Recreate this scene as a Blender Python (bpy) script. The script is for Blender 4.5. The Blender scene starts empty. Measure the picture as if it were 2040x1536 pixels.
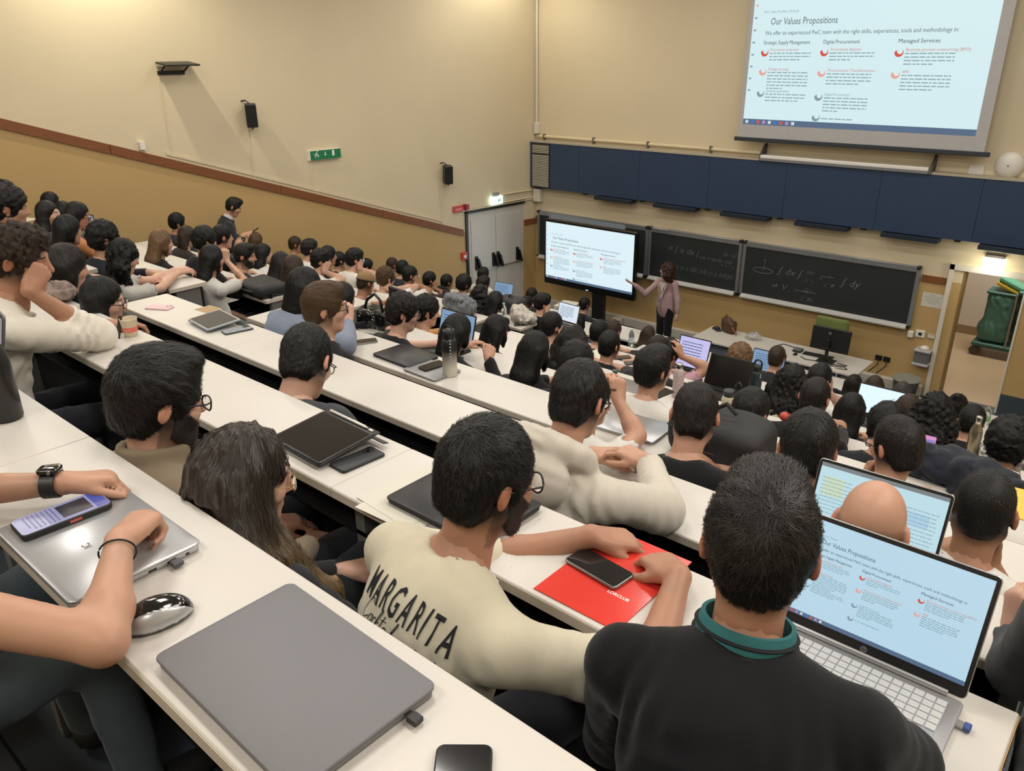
import bpy, bmesh, math, random
import numpy as np
from mathutils import Matrix, Vector, Euler
random.seed(7); RNG = np.random.default_rng(7)
SC = bpy.context.scene; COL = SC.collection
# ---------------------------------------------------------------- camera (lecture floor is z = 0, camera stands 4.9 m above it)
ZO = 4.9
RC = np.array([[0.75674451, -0.24842623, 0.60466698], [0.65363995, 0.30116364, -0.69430201], [-0.00962087, 0.92064373, 0.39028524]])
FPX = 1582.09
_cam = bpy.data.cameras.new('camera'); CAM = bpy.data.objects.new('camera', _cam); COL.objects.link(CAM)
_cam.sensor_width = 36.0; _cam.sensor_fit = 'HORIZONTAL'; _cam.lens = FPX / 2040 * 36; _cam.clip_start = 0.02; _cam.clip_end = 100
_m = Matrix.Identity(4)
for i in range(3):
    for j in range(3): _m[i][j] = RC[i][j]
_m[2][3] = ZO; CAM.matrix_world = _m; SC.camera = CAM
# ---------------------------------------------------------------- exposure, world, room lamps
SC.view_settings.view_transform = 'Standard'; SC.view_settings.look = 'None'
SC.view_settings.gamma = 1; SC.view_settings.use_curve_mapping = False; SC.view_settings.exposure = -0.04
_w = bpy.data.worlds.new('world'); SC.world = _w; _w.use_nodes = True
_w.node_tree.nodes['Background'].inputs[0].default_value = (0.9, 0.88, 0.85, 1); _w.node_tree.nodes['Background'].inputs[1].default_value = 0.05

def lamp(name, kind, loc, power, color=(1, .93, .82), rot=(0, 0, 0), size=1.0, sy=None, spot=None, blend=.5):
    d = bpy.data.lights.new(name, kind); d.energy = power; d.color = color
    if kind == 'AREA':
        d.shape = 'RECTANGLE'; d.size = size; d.size_y = sy or size
    else: d.shadow_soft_size = size
    if kind == 'SPOT': d.spot_size = math.radians(spot); d.spot_blend = blend
    o = bpy.data.objects.new(name, d); COL.objects.link(o); o.location = loc; o.rotation_euler = rot
    return o
CEIL = 6.9
for lx in (-7.6, -4.8, -2.0, 0.8):
    for ly in (-1.2, 1.8, 4.8, 7.6):
        lamp('ceiling_panel_lamp', 'AREA', (lx, ly, CEIL - .06), 40, (1, .95, .88), size=1.2, sy=.6)
for lx in (-8.6, -5.2, -1.8):
    lamp('ceiling_panel_lamp', 'AREA', (lx, 10.2, CEIL - .06), 36, (1, .95, .88), size=1.2, sy=.6)
lamp('wall_wash_lamp', 'SPOT', (-10.05, 4.7, 6.75), 210, (1, .92, .74), size=.05, spot=150, blend=.7)
lamp('wall_wash_lamp', 'SPOT', (-9.6, 11.2, 6.6), 90, (1, .92, .74), size=.05, spot=150, blend=.7)
lamp('corridor_lamp', 'AREA', (-2.0, 14.6, 3.0), 60, (1, .92, .8), size=1.0, sy=.4)
lamp('backroom_lamp', 'AREA', (1.6, 3.0, 6.3), 60, (1, .95, .88), size=1.5)

# ---------------------------------------------------------------- pixel helpers (reference pixels 2040 x 1536 -> world, for measuring only)
def ray(px, py):
    v = RC @ np.array([px - 1020, 768 - py, -FPX]); return v
def on_z(px, py, z):
    v = ray(px, py); return v * ((z - ZO) / v[2]) + np.array([0, 0, ZO])
def on_y(px, py, y):
    v = ray(px, py); return v * (y / v[1]) + np.array([0, 0, ZO])
def on_x(px, py, x):
    v = ray(px, py); return v * (x / v[0]) + np.array([0, 0, ZO])

# ---------------------------------------------------------------- materials
def lin(c):
    return tuple(((v / 12.92) if v <= .04045 else ((v + .055) / 1.055) ** 2.4) for v in c)
def hexc(h): return lin(tuple(int(h[i:i + 2], 16) / 255 for i in (0, 2, 4)))
_M = {}
def mat(name, color, rough=.5, metal=0., var=.06, scale=8., bump=0., bscale=60., emit=0., spec=.5, trans=0., sss=0., stretch=None, attr=None, sheen=0., coat=0.):
    if name in _M: return _M[name]
    if isinstance(color, str): color = hexc(color)
    m = bpy.data.materials.new(name); m.use_nodes = True; nt = m.node_tree; b = nt.nodes['Principled BSDF']
    b.inputs['Roughness'].default_value = rough; b.inputs['Metallic'].default_value = metal
    b.inputs['Specular IOR Level'].default_value = spec; b.inputs['Transmission Weight'].default_value = trans
    if sheen: b.inputs['Sheen Weight'].default_value = sheen
    if coat: b.inputs['Coat Weight'].default_value = coat; b.inputs['Coat Roughness'].default_value = .08
    if sss:
        b.inputs['Subsurface Weight'].default_value = sss; b.inputs['Subsurface Radius'].default_value = (1, .35, .2); b.inputs['Subsurface Scale'].default_value = .006
    tc = nt.nodes.new('ShaderNodeTexCoord'); mp = nt.nodes.new('ShaderNodeMapping'); nt.links.new(tc.outputs['Object'], mp.inputs[0])
    if stretch: mp.inputs['Scale'].default_value = stretch
    n = nt.nodes.new('ShaderNodeTexNoise'); n.inputs['Scale'].default_value = scale; n.inputs['Detail'].default_value = 4
    nt.links.new(mp.outputs[0], n.inputs['Vector'])
    mr = nt.nodes.new('ShaderNodeMapRange'); mr.inputs[3].default_value = 1 - var; mr.inputs[4].default_value = 1 + var
    nt.links.new(n.outputs['Fac'], mr.inputs[0])
    mx = nt.nodes.new('ShaderNodeMix'); mx.data_type = 'RGBA'; mx.blend_type = 'MULTIPLY'; mx.inputs[0].default_value = 1
    if attr:
        at = nt.nodes.new('ShaderNodeAttribute'); at.attribute_name = attr
        nt.links.new(at.outputs['Color'], mx.inputs[6])
    else: mx.inputs[6].default_value = (*color, 1)
    nt.links.new(mr.outputs[0], mx.inputs[7]); nt.links.new(mx.outputs[2], b.inputs['Base Color'])
    if emit:
        b.inputs['Emission Color'].default_value = (*color, 1); b.inputs['Emission Strength'].default_value = emit
    if bump:
        n2 = nt.nodes.new('ShaderNodeTexNoise'); n2.inputs['Scale'].default_value = bscale; n2.inputs['Detail'].default_value = 3
        nt.links.new(mp.outputs[0], n2.inputs['Vector'])
        bp = nt.nodes.new('ShaderNodeBump'); bp.inputs['Strength'].default_value = bump; bp.inputs['Distance'].default_value = .003
        nt.links.new(n2.outputs['Fac'], bp.inputs['Height']); nt.links.new(bp.outputs[0], b.inputs['Normal'])
    _M[name] = m; return m
def screen_mat(name, color, strength):
    if name in _M: return _M[name]
    m = mat(name, (0.02, 0.02, 0.02), .25, var=0.01)
    b = m.node_tree.nodes['Principled BSDF']; c = hexc(color) if isinstance(color, str) else color
    b.inputs['Emission Color'].default_value = (*c, 1); b.inputs['Emission Strength'].default_value = strength
    return m

# ---------------------------------------------------------------- objects
def _link(o, parent):
    COL.objects.link(o)
    if parent is not None:
        o.parent = parent; o.matrix_parent_inverse = _world(parent).inverted()
    return o
def _world(o):
    if o.parent is None: return o.matrix_basis.copy()
    return _world(o.parent) @ o.matrix_parent_inverse @ o.matrix_basis
def obj(name, me, m=None, parent=None):
    """one mesh object, coordinates given in world space"""
    if isinstance(me, bmesh.types.BMesh):
        bm = me; me = bpy.data.meshes.new(name); bm.to_mesh(me); bm.free()
    if m is not None and len(me.materials) == 0:
        for mm in (m if isinstance(m, (list, tuple)) else [m]): me.materials.append(mm)
    o = bpy.data.objects.new(name, me); return _link(o, parent)
def tag(o, label=None, cat=None, group=None, kind=None):
    if label: o['label'] = label
    if cat: o['category'] = cat
    if group: o['group'] = group
    if kind: o['kind'] = kind
    return o
def thing(name, loc, label, cat, group=None):
    o = bpy.data.objects.new(name, None); o.empty_display_size = .05; COL.objects.link(o); o.location = loc
    return tag(o, label, cat, group)
def struct(name, bm, m, parent=None):
    o = obj(name, bm, m, parent)
    if parent is None: o['kind'] = 'structure'
    return o
def smooth(bm, ang=40):
    for f in bm.faces: f.smooth = True
    for e in bm.edges:
        if len(e.link_faces) == 2 and e.calc_face_angle(0) > math.radians(ang): e.smooth = False
    return bm
def NB(): return bmesh.new()
def FR(o=(0, 0, 0), rz=0., rx=0., ry=0.):
    return Matrix.Translation(Vector(o)) @ Euler((math.radians(rx), math.radians(ry), math.radians(rz)), 'XYZ').to_matrix().to_4x4()
def add_box(bm, lo, hi, M=None, bev=0., seg=1):
    lo = Vector(lo); hi = Vector(hi); c = (lo + hi) / 2; s = hi - lo
    t = Matrix.Translation(c) @ Matrix.Diagonal((*s, 1)); t = (M @ t) if M else t
    r = bmesh.ops.create_cube(bm, size=1, matrix=t); vs = r['verts']
    if bev > 0:
        es = list({e for v in vs for e in v.link_edges})
        bmesh.ops.bevel(bm, geom=es, offset=bev, segments=seg, affect='EDGES', profile=.5)
    return bm
def box(lo, hi, M=None, bev=0., seg=1): return add_box(NB(), lo, hi, M, bev, seg)
def add_rbox(bm, w, d, h, r, M=None, n=5, bev=.0):
    """slab with rounded corners: w x d, thickness h, resting on local z = 0, centred"""
    pts = []
    for cx, cy, a0 in ((w / 2 - r, d / 2 - r, 0), (-w / 2 + r, d / 2 - r, 90), (-w / 2 + r, -d / 2 + r, 180), (w / 2 - r, -d / 2 + r, 270)):
        for i in range(n + 1):
            a = math.radians(a0 + 90 * i / n); pts.append((cx + r * math.cos(a), cy + r * math.sin(a)))
    zs = [(0, bev), (bev, 0), (h - bev, 0), (h, bev)] if bev else [(0, 0), (h, 0)]
    L = []
    for z, ins in zs:
        sx = (w - 2 * ins) / w; sy = (d - 2 * ins) / d
        L.append([bm.verts.new((M @ Vector((x * sx, y * sy, z))) if M else (x * sx, y * sy, z)) for x, y in pts])
    n_ = len(pts)
    bm.faces.new(L[0][::-1]); bm.faces.new(L[-1])
    for a, b in zip(L[:-1], L[1:]):
        for i in range(n_): bm.faces.new((a[i], a[(i + 1) % n_], b[(i + 1) % n_], b[i]))
    return bm
def add_poly(bm, pts, ext, M=None):
    """planar polygon extruded along vector ext"""
    ext = Vector(ext); P = [Vector(p) for p in pts]
    a = [bm.verts.new(M @ p if M else p) for p in P]; b = [bm.verts.new(M @ (p + ext) if M else p + ext) for p in P]
    bm.faces.new(a[::-1]); bm.faces.new(b); n = len(a)
    for i in range(n): bm.faces.new((a[i], a[(i + 1) % n], b[(i + 1) % n], b[i]))
    bmesh.ops.recalc_face_normals(bm, faces=bm.faces)
    return bm
def add_tube(bm, pts, r, seg=8, cap=True):
    pts = [Vector(p) for p in pts]; rs = r if isinstance(r, (list, tuple)) else [r] * len(pts)
    rings = []; up = Vector((0.137, .21, .97))
    for i, p in enumerate(pts):
        t = (pts[min(i + 1, len(pts) - 1)] - pts[max(i - 1, 0)]).normalized()
        if abs(t.dot(up)) > .95: up = Vector((.9, .3, .1))
        a = t.cross(up).normalized(); b = t.cross(a).normalized()
        rings.append([bm.verts.new(p + (a * math.cos(2 * math.pi * k / seg) + b * math.sin(2 * math.pi * k / seg)) * rs[i]) for k in range(seg)])
    for A, B in zip(rings[:-1], rings[1:]):
        for k in range(seg): bm.faces.new((A[k], A[(k + 1) % seg], B[(k + 1) % seg], B[k]))
    if cap and seg > 2: bm.faces.new(rings[0][::-1]); bm.faces.new(rings[-1])
    return bm
def add_lathe(bm, prof, M=None, seg=24):
    """profile [(r, z)] turned about local z"""
    rings = []
    for r, z in prof:
        ring = []
        for k in range(seg):
            a = 2 * math.pi * k / seg; v = Vector((r * math.cos(a), r * math.sin(a), z)); ring.append(bm.verts.new(M @ v if M else v))
        rings.append(ring)
    for A, B in zip(rings[:-1], rings[1:]):
        for k in range(seg): bm.faces.new((A[k], A[(k + 1) % seg], B[(k + 1) % seg], B[k]))
    bm.faces.new(rings[0][::-1]); bm.faces.new(rings[-1])
    return bm
def text_mesh(s, size, M, ext=.0004, shear=0., sx=1., bold=0., res=3, align='LEFT'):
    """letters as a mesh, baseline along local x of M, facing local z"""
    c = bpy.data.curves.new('t', 'FONT'); c.body = s; c.size = size; c.extrude = ext; c.shear = shear; c.offset = bold; c.resolution_u = res; c.align_x = align
    o = bpy.data.objects.new('t', c); COL.objects.link(o)
    dg = bpy.context.evaluated_depsgraph_get(); dg.update()
    me = bpy.data.meshes.new_from_object(o.evaluated_get(dg)); bpy.data.objects.remove(o); bpy.data.curves.remove(c)
    me.transform(M @ Matrix.Diagonal((sx, 1, 1, 1))); return me
def mesh_np(name, V, F, mats=None, midx=None, smooth_=True, col=None):
    """V (n,3), F (m,4) or (m,3) -> mesh datablock"""
    me = bpy.data.meshes.new(name); k = F.shape[1]
    me.vertices.add(len(V)); me.vertices.foreach_set('co', np.ascontiguousarray(V, np.float32).ravel())
    me.loops.add(F.size); me.loops.foreach_set('vertex_index', np.ascontiguousarray(F, np.int32).ravel())
    me.polygons.add(len(F)); me.polygons.foreach_set('loop_start', np.arange(0, F.size, k, dtype=np.int32)); me.polygons.foreach_set('loop_total', np.full(len(F), k, np.int32))
    if midx is not None: me.polygons.foreach_set('material_index', np.ascontiguousarray(midx, np.int32))
    me.polygons.foreach_set('use_smooth', np.full(len(F), bool(smooth_)))
    me.update(calc_edges=True)
    if col is not None:
        a = me.color_attributes.new('Col', 'FLOAT_COLOR', 'POINT'); a.data.foreach_set('color', np.concatenate([col, np.ones((len(col), 1))], 1).astype(np.float32).ravel())
    for m in (mats or []): me.materials.append(m)
    return me
# ================================================================ room shell
ZK = [ZO - z for z in ([.852, 1.10, 1.352, 1.615] + [1.615 + .268 * i for i in range(1, 10)])]   # desk-top heights, back row first
YF = [.63, 1.40, 2.156, 2.93, 3.716, 4.50, 5.29, 6.08, 6.865, 7.655, 8.45, 9.245, 10.10]      # far edges of the desks
YN = [y - .30 for y in YF]
D = 12.4
def LWX(y): return -10.115 - .0876 * (D - y)          # the left wall runs slightly askew
def RAILZ(y): return ZO - 3.12 + (10.5 - y) * .3395
cream = mat('cream_wall_paint', hexc('d6c8aa'), .75, var=.05, scale=1.3, bump=.05, bscale=90)
ochre = mat('ochre_wall_paint', hexc('bd9e6a'), .6, var=.06, scale=1.1, bump=.05, bscale=90)
wood = mat('reddish_brown_wood', hexc('7d4b2b'), .5, var=.25, scale=3, stretch=(1, 1, 9), bump=.1)
floor_m = mat('blue_grey_linoleum', hexc('3f4650'), .55, var=.15, scale=6)
tile_m = mat('beige_floor_tile', hexc('b7a184'), .35, var=.1, scale=1.6)
white_p = mat('off_white_paint', hexc('d8d2c6'), .45, var=.03)
white_d = mat('white_plastic', hexc('e4e0d8'), .35, var=.02)
grey_door = mat('light_grey_door_paint', hexc('c6c2ba'), .4, var=.03, scale=2)
alu = mat('brushed_aluminium', hexc('a9adb2'), .35, .75, var=.05, scale=4, stretch=(1, 30, 30))
steel = mat('steel', hexc('b9b9b6'), .25, 1., var=.04)
black_p = mat('black_plastic', hexc('1b1b1c'), .45, var=.1)
black_m = mat('black_painted_metal', hexc('161617'), .4, var=.1)
slate = mat('slate_blackboard', hexc('23282a'), .6, var=.35, scale=2.2, bump=.02)
navy = mat('navy_board_laminate', hexc('2a3d5a'), .5, var=.12, scale=2.5, bump=.03, bscale=200)
# left wall
wl = NB(); T = (-.2, 0, 0)
def LW(y, z, off=0.): return (LWX(y) + off, y, z)
DY0, DY1, DZ1 = 10.56, 12.04, ZO - 2.76
add_poly(wl, [LW(-2.5, RAILZ(-2.5)), LW(DY0, RAILZ(DY0)), LW(DY0, DZ1), LW(DY1, DZ1), LW(DY1, RAILZ(10.5)), LW(D, RAILZ(10.5)), LW(D, CEIL), LW(-2.5, CEIL)], T)
wall_left = struct('wall_left', wl, cream)
wd = NB(); add_poly(wd, [LW(-2.5, -.2), LW(DY0, -.2), LW(DY0, RAILZ(DY0)), LW(-2.5, RAILZ(-2.5))], T); add_poly(wd, [LW(DY1, -.2), LW(D, -.2), LW(D, RAILZ(10.5)), LW(DY1, RAILZ(10.5))], T)
struct('dado', wd, ochre, wall_left)
# rail boards along the slope, in lengths that butt
trim1 = thing('trim_1', LW(5, RAILZ(5)), None, None); trim1['kind'] = 'structure'
ys = [-2.5, .4, 2.9, 4.6, 6.9, 8.7, 10.47]
for a, b in zip(ys[:-1], ys[1:]):
    p = NB(); add_poly(p, [LW(a + .004, RAILZ(a) - .075, .0), LW(b - .004, RAILZ(b) - .075, .0), LW(b - .004, RAILZ(b) + .045, .0), LW(a + .004, RAILZ(a) + .045, .0)], (.028, 0, 0)); obj('board', p, wood, trim1)
p = NB(); add_poly(p, [LW(12.06, RAILZ(10.5) - .1, 0), LW(12.385, RAILZ(10.5) - .1, 0), LW(12.385, RAILZ(10.5), 0), LW(12.06, RAILZ(10.5), 0)], (.028, 0, 0)); obj('board', p, wood, trim1)
# thin pale batten just above the rail
p = NB(); add_poly(p, [LW(5.3, RAILZ(5.3) + .09), LW(10.0, RAILZ(10.0) + .09), LW(10.0, RAILZ(10.0) + .125), LW(5.3, RAILZ(5.3) + .125)], (.016, 0, 0)); struct('trim_2', p, cream)
# front wall with doorway
wf = NB(); OX0, OX1, OZ = -2.33, -1.56, ZO - 2.93; DZ = ZO - 3.12; TF = (0, .2, 0)
add_poly(wf, [(LWX(D) - .3, D, DZ), (OX0, D, DZ), (OX0, D, OZ), (OX1, D, OZ), (OX1, D, DZ), (3.2, D, DZ), (3.2, D, CEIL), (LWX(D) - .3, D, CEIL)], TF)
wall_front = struct('wall_front', wf, cream)
wf = NB(); add_poly(wf, [(LWX(D) - .3, D, -.2), (OX0, D, -.2), (OX0, D, DZ), (LWX(D) - .3, D, DZ)], TF); add_poly(wf, [(OX1, D, -.2), (3.2, D, -.2), (3.2, D, DZ), (OX1, D, DZ)], TF)
struct('dado', wf, ochre, wall_front)
t = thing('trim_3', (-5, D, DZ), None, None); t['kind'] = 'structure'
for a, b in ((-10.1, -9.75), (-2.86, -2.54)): obj('board', box((a, D - .025, DZ - .05), (b, D, DZ + .045)), wood, t)
# skirting along the front wall
sk = thing('baseboard_front', (-5, D, .1), None, None); sk['kind'] = 'structure'
sk_m = mat('grey_white_skirting', hexc('c9c3b6'), .5)
for a, b in ((-10.09, -8.0), (-8.0, -6.2), (-6.2, -4.4), (-4.4, -2.55)): obj('board', box((a + .004, D - .10, 0), (b - .004, D, .17), bev=.008), sk_m, sk)
sk2 = struct('baseboard_right', box((OX1 + .02, D - .03, 0), (3.2, D, .3)), mat('slate_blue_skirting', hexc('3b464e'), .5))
struct('wall_right', box((3.2, -2.5, -.2), (3.4, D + .2, CEIL)), cream)
struct('wall_back', box((-11.8, -2.7, -.2), (3.4, -2.5, CEIL)), cream)
struct('ceiling', box((-11.8, -2.7, CEIL), (3.4, D + .2, CEIL + .2)), white_p)
fl = struct('floor', box((-11.8, 9.3, -.2), (3.4, D + .2, 0)), floor_m)
# stepped treads
edge_m = mat('dark_step_nosing', hexc('23262a'), .5)
for k in range(13):
    zt = ZK[k] - .75; y0 = YN[k] - .50; y1 = YN[k] + (.29 if k < 12 else .5)
    if k == 0: y0 = -2.5
    b = NB(); add_poly(b, [(LWX(y0) - .02, y0, zt - .6), (LWX(y1) - .02, y1, zt - .6), (3.2, y1, zt - .6), (3.2, y0, zt - .6)], (0, 0, .6))
    obj('step', b, floor_m, fl)
    b = NB(); add_box(b, (LWX(y1) + .02, y1 - .03, zt - .02), (3.19, y1 + .006, zt + .004)); obj('nosing', b, edge_m, fl)
# corridor beyond the doorway
struct('floor_2', box((-5.2, D + .2, -.2), (2.5, 18, 0)), tile_m)
pinkw = mat('pinkish_white_wall', hexc('cfc4b6'), .6, var=.03)
cw = struct('wall_corridor', box((-5.2, 15.9, 0), (2.5, 16.1, 4)), pinkw)
struct('baseboard_corridor', box((-5.2, 15.87, 0), (2.5, 15.9, .14)), mat('tan_skirting', hexc('8d7658'), .5))
for i in range(4):
    obj('panel', box((-4.4 + i * 1.3, 15.885, .15), (-3.12 + i * 1.3, 15.9, 3.9)), pinkw, cw)
struct('ceiling_2', box((-5.2, D + .2, 3.4), (2.5, 16.1, 3.5)), white_p)
struct('wall_corridor_end', box((-5.3, D + .2, 0), (-5.2, 16.1, 3.5)), pinkw)
# doorway frame
d2 = thing('door_2', ((OX0 + OX1) / 2, D, 0), None, None); d2['kind'] = 'structure'
obj('jamb', box((OX0 - .19, D - .05, 0), (OX0 - .13, D + .0, OZ + .08)), white_p, d2)
obj('reveal', box((OX0 - .006, D - .004, 0), (OX0 + .012, D + .21, OZ)), mat('tan_reveal', hexc('8f7346'), .6), d2)
obj('jamb', box((OX1 - .012, D - .012, .0), (OX1 + .012, D + .21, OZ)), white_p, d2)
obj('header', box((OX0 - .19, D - .05, OZ + .0), (3.0, D, OZ + .075)), white_p, d2)
# double fire door in the left wall
d1 = thing('door_1', LW(11.3, 0), None, None); d1['kind'] = 'structure'
def dbox(y0, y1, z0, z1, o0, o1, bev=0):
    b = NB(); add_poly(b, [LW(y0, z0, o0), LW(y1, z0, o0), LW(y1, z1, o0), LW(y0, z1, o0)], (o1 - o0, 0, 0)); return b
obj('frame', dbox(DY0 - .035, DY0 + .02, 0, DZ1 + .035, -.12, .03), black_m, d1); obj('frame', dbox(DY0 - .035, DY1 + .02, DZ1 - .03, DZ1 + .04, -.12, .03), black_m, d1)
for (y0, y1) in ((DY0 + .02, 11.28), (11.286, DY1)):
    lf = obj('door_leaf', dbox(y0, y1, 0.01, DZ1 - .03, -.06, .0), grey_door, d1)
obj('raised_panel', dbox(DY0 + .10, 11.275, .03, DZ1 - .17, .0, .014), grey_door, d1); obj('raised_panel', dbox(11.291, DY1 - .10, .03, DZ1 - .17, .0, .014), grey_door, d1)
# panic bars: two lever arms each and a bar
for ya, yb in ((10.76, 11.20), (11.32, 11.84)):
    for y in (ya, yb):
        b = NB(); add_box(b, (LWX(y) + .012, y - .03, 1.02), (LWX(y) + .05, y + .03, 1.28), bev=.006)
        add_poly(b, [LW(y - .015, 1.24, .03), LW(y + .02, 1.24, .03), LW(y + .10, 1.0, .03), LW(y + .06, .98, .03)], (.06, 0, 0)); obj('lever', b, black_m, d1)
    b = NB(); add_tube(b, [LW(ya + .07, 1.0, .075), LW(yb + .07, 1.0, .075)], .014, 10); obj('push_bar', b, steel, d1)

# ---------------------------------------------------------------- boards on the front wall
def P(x, z, o=0.): return Vector((x, D - o, z))
rb = thing('raised_blackboard', (-5, D, ZO - 2.1), 'long navy blue board bank parked high above the chalkboards', 'board')
zt_, zb_ = ZO - 1.645, ZO - 2.49
xs = [-9.63, -8.95, -7.64, -6.3, -5.0, -3.6, -2.3, -.9, .5]
for a, b in zip(xs[:-1], xs[1:]):
    obj('panel', box((a + .0025, D - .18, zb_), (b - .0025, D, zt_)), navy, rb)
obj('panel', box((-10.12, D - .17, zb_), (-9.633, D, zt_)), navy, rb)
obj('ledge', box((-10.12, D - .19, zt_), (.5, D, zt_ + .03)), mat('pale_ledge', hexc('b5ab97'), .5), rb)
for i, (a, b) in enumerate(((-8.55, -7.75), (-7.3, -6.48), (-6.02, -5.2), (-4.76, -3.95), (-3.47, -2.7), (-2.2, -1.4))):
    obj('tray', box((a, D - .24, zb_ - .075), (b, D - .05, zb_ - .012), bev=.004), mat('navy_tray', hexc('1a2636'), .5), rb)
    obj('catch', box((a - .32, D - .15, zb_ - .03), (a - .24, D - .08, zb_ + .0)), black_m, rb)
gr = obj('grille_frame', box((-10.05, D - .186, zb_ + .02), (-9.64, D - .17, zt_ - .02)), mat('dark_grille_back', hexc('2c2c2a'), .6), rb)
n = 0
for i in range(26):
    z = zb_ + .035 + i * .0297
    if i == 20: continue
    obj('slat', box((-10.04, D - .205, z), (-9.65, D - .184, z + .017)), mat('cream_slat', hexc('b9b2a2'), .5), gr)
# conduit above the board
cd = thing('cable_conduit', (-7, D, ZO - 1.5), 'cream conduit pipe running over the navy boards', 'conduit')
b = NB(); add_tube(b, [P(-10.05, ZO - 1.545, .03), P(-7.5, ZO - 1.545, .03), P(-5.45, ZO - 1.55, .03)], .026, 10); obj('pipe', b, cream, cd)
for x in (-9.9, -8.75, -7.6, -6.4): obj('clip', box((x, D - .065, ZO - 1.61), (x + .03, D - .003, ZO - 1.5)), mat('dull_clip', hexc('6d675c'), .5), cd)
# conduit up the corner with a junction box
cd = thing('corner_conduit', (-10.08, D - .03, ZO), 'white vertical conduit with junction box in the room corner', 'conduit')
b = NB(); add_tube(b, [(-10.06, D - .05, ZO - 1.33), (-10.06, D - .05, CEIL - .02)], .022, 10); obj('pipe', b, white_p, cd)
obj('junction_box', box((-10.10, D - .10, ZO - 1.50), (-10.0, D - .0, ZO - 1.30), bev=.008), white_p, cd)
cb = tag(obj('junction_box', box((-10.09, D - .13, ZO - 2.78), (-9.92, D, ZO - 2.53), bev=.01), white_p), 'grey white junction box under the louvred grille', 'junction box')
cd = thing('wall_conduit', LW(11.7, ZO - 2.55), 'pair of thin cream conduits on the wall above the fire door', 'conduit')
for z0, z1, ya in ((2.545, 2.56, 11.32), (2.70, 2.70, 11.45), (2.73, 2.735, 10.45)):
    b = NB(); add_tube(b, [LW(ya, ZO - z0, .02), LW(12.3, ZO - z1, .02)], .014, 8); obj('pipe', b, cream, cd)
# roller case with brackets under the projection screen
rc = thing('roller_case', (-4.2, D - .1, ZO - 1.55), 'slim white housing with dark brackets below the projection screen', 'housing')
obj('case', box((-5.45, D - .21, ZO - 1.645), (-3.0, D - .06, ZO - 1.555), bev=.02, seg=3), white_d, rc)
obj('case_lip', box((-5.45, D - .216, ZO - 1.64), (-3.0, D - .21, ZO - 1.60)), alu, rc)
for x in (-5.46, -2.99):
    b = NB(); add_poly(b, [(x, D - .003, ZO - 1.64), (x, D - .22, ZO - 1.64), (x, D - .2, ZO - 1.56), (x, D - .05, ZO - 1.40), (x, D - .003, ZO - 1.40)], (.03, 0, 0)); obj('bracket', b, mat('dark_grey_metal', hexc('4b4a47'), .5), rc)
tag(obj('socket', box((-2.55, D - .03, ZO - 1.62), (-2.36, D, ZO - 1.50), bev=.006), white_d), 'small cream socket beside the round white speaker', 'socket')
# round wall speaker
sp = thing('round_speaker', (-2.08, D, ZO - 1.48), 'round white domed wall fitting at upper right of the navy boards', 'fitting')
b = NB(); add_lathe(b, [(.17, 0), (.17, .03), (.15, .07), (.09, .10), (.02, .108)], FR((-2.08, D, ZO - 1.47), rx=90), 32); smooth(b); obj('dome', b, white_d, sp)
b = NB(); add_lathe(b, [(.012, .107), (.012, .113)], FR((-2.08, D, ZO - 1.47), rx=90), 10); obj('dot', b, mat('grey_plastic', hexc('8c8a86'), .5), sp)
obj('mount', box((-2.2, D - .05, ZO - 1.66), (-1.98, D, ZO - 1.55)), mat('cream_mount', hexc('b9a98a'), .5), sp)
# three framed chalkboards
def chalkboard(x0, x1, label):
    z0, z1 = ZO - 3.87, ZO - 2.96
    t = thing('chalkboard', ((x0 + x1) / 2, D, z0), label, 'chalkboard')
    obj('writing_surface', box((x0 + .03, D - .05, z0 + .03), (x1 - .03, D - .01, z1 - .03)), slate, t)
    obj('frame_rail', box((x0 + .05, D - .07, z1 - .085), (x1 - .05, D - .005, z1), bev=.006), alu, t)
    for x in (x0, x1 - .055): obj('frame_stile', box((x, D - .07, z0 + .02), (x + .055, D - .005, z1 - .02), bev=.006), alu, t)
    b = NB(); add_poly(b, [(x0 + .05, D - .005, z0 + .035), (x0 + .05, D - .055, z0 + .03), (x0 + .05, D - .125, z0 - .01), (x0 + .05, D - .125, z0 - .03), (x0 + .05, D - .005, z0 - .03)], (x1 - x0 - .1, 0, 0)); obj('chalk_tray', b, mat('pale_aluminium', hexc('cfcfcc'), .4, .3), t)
    for x in (x0 + .0, x1 - .06):
        for z in (z0 - .025, z1 - .04): obj('corner_cap', box((x, D - .09, z), (x + .06, D - .0, z + .05), bev=.015, seg=2), black_p, t)
    return t
cb1 = chalkboard(-10.03, -7.46, 'chalkboard behind the big display with a pale strip along its top')
cb2 = chalkboard(-7.45, -5.65, 'chalkboard beside the standing lecturer with faint chalk formulas')
cb3 = chalkboard(-5.63, -2.88, 'wide chalkboard above the lecturer desk with chalk integrals')
obj('pale_strip', box((-9.72, D - .075, ZO - 3.075), (-7.95, D - .05, ZO - 2.985)), mat('grey_blue_strip', hexc('8f98a6'), .5), cb1)
chalk = mat('chalk', hexc('73797c'), .9, var=.5, scale=60)
def chalktext(t_, x, z, size, par, rot=0, w=.3):
    me = text_mesh(t_, size, Matrix.Identity(4), shear=.25, res=1, ext=.0004, bold=-.0015); k = w / max(q.co.x for q in me.vertices); me.transform(FR((x, D - .0515, z), rx=90) @ FR(rz=rot) @ Matrix.Diagonal((k, 1, 1, 1))); o = obj('chalk_writing', me, chalk, par); o['kind'] = 'stuff'
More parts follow.
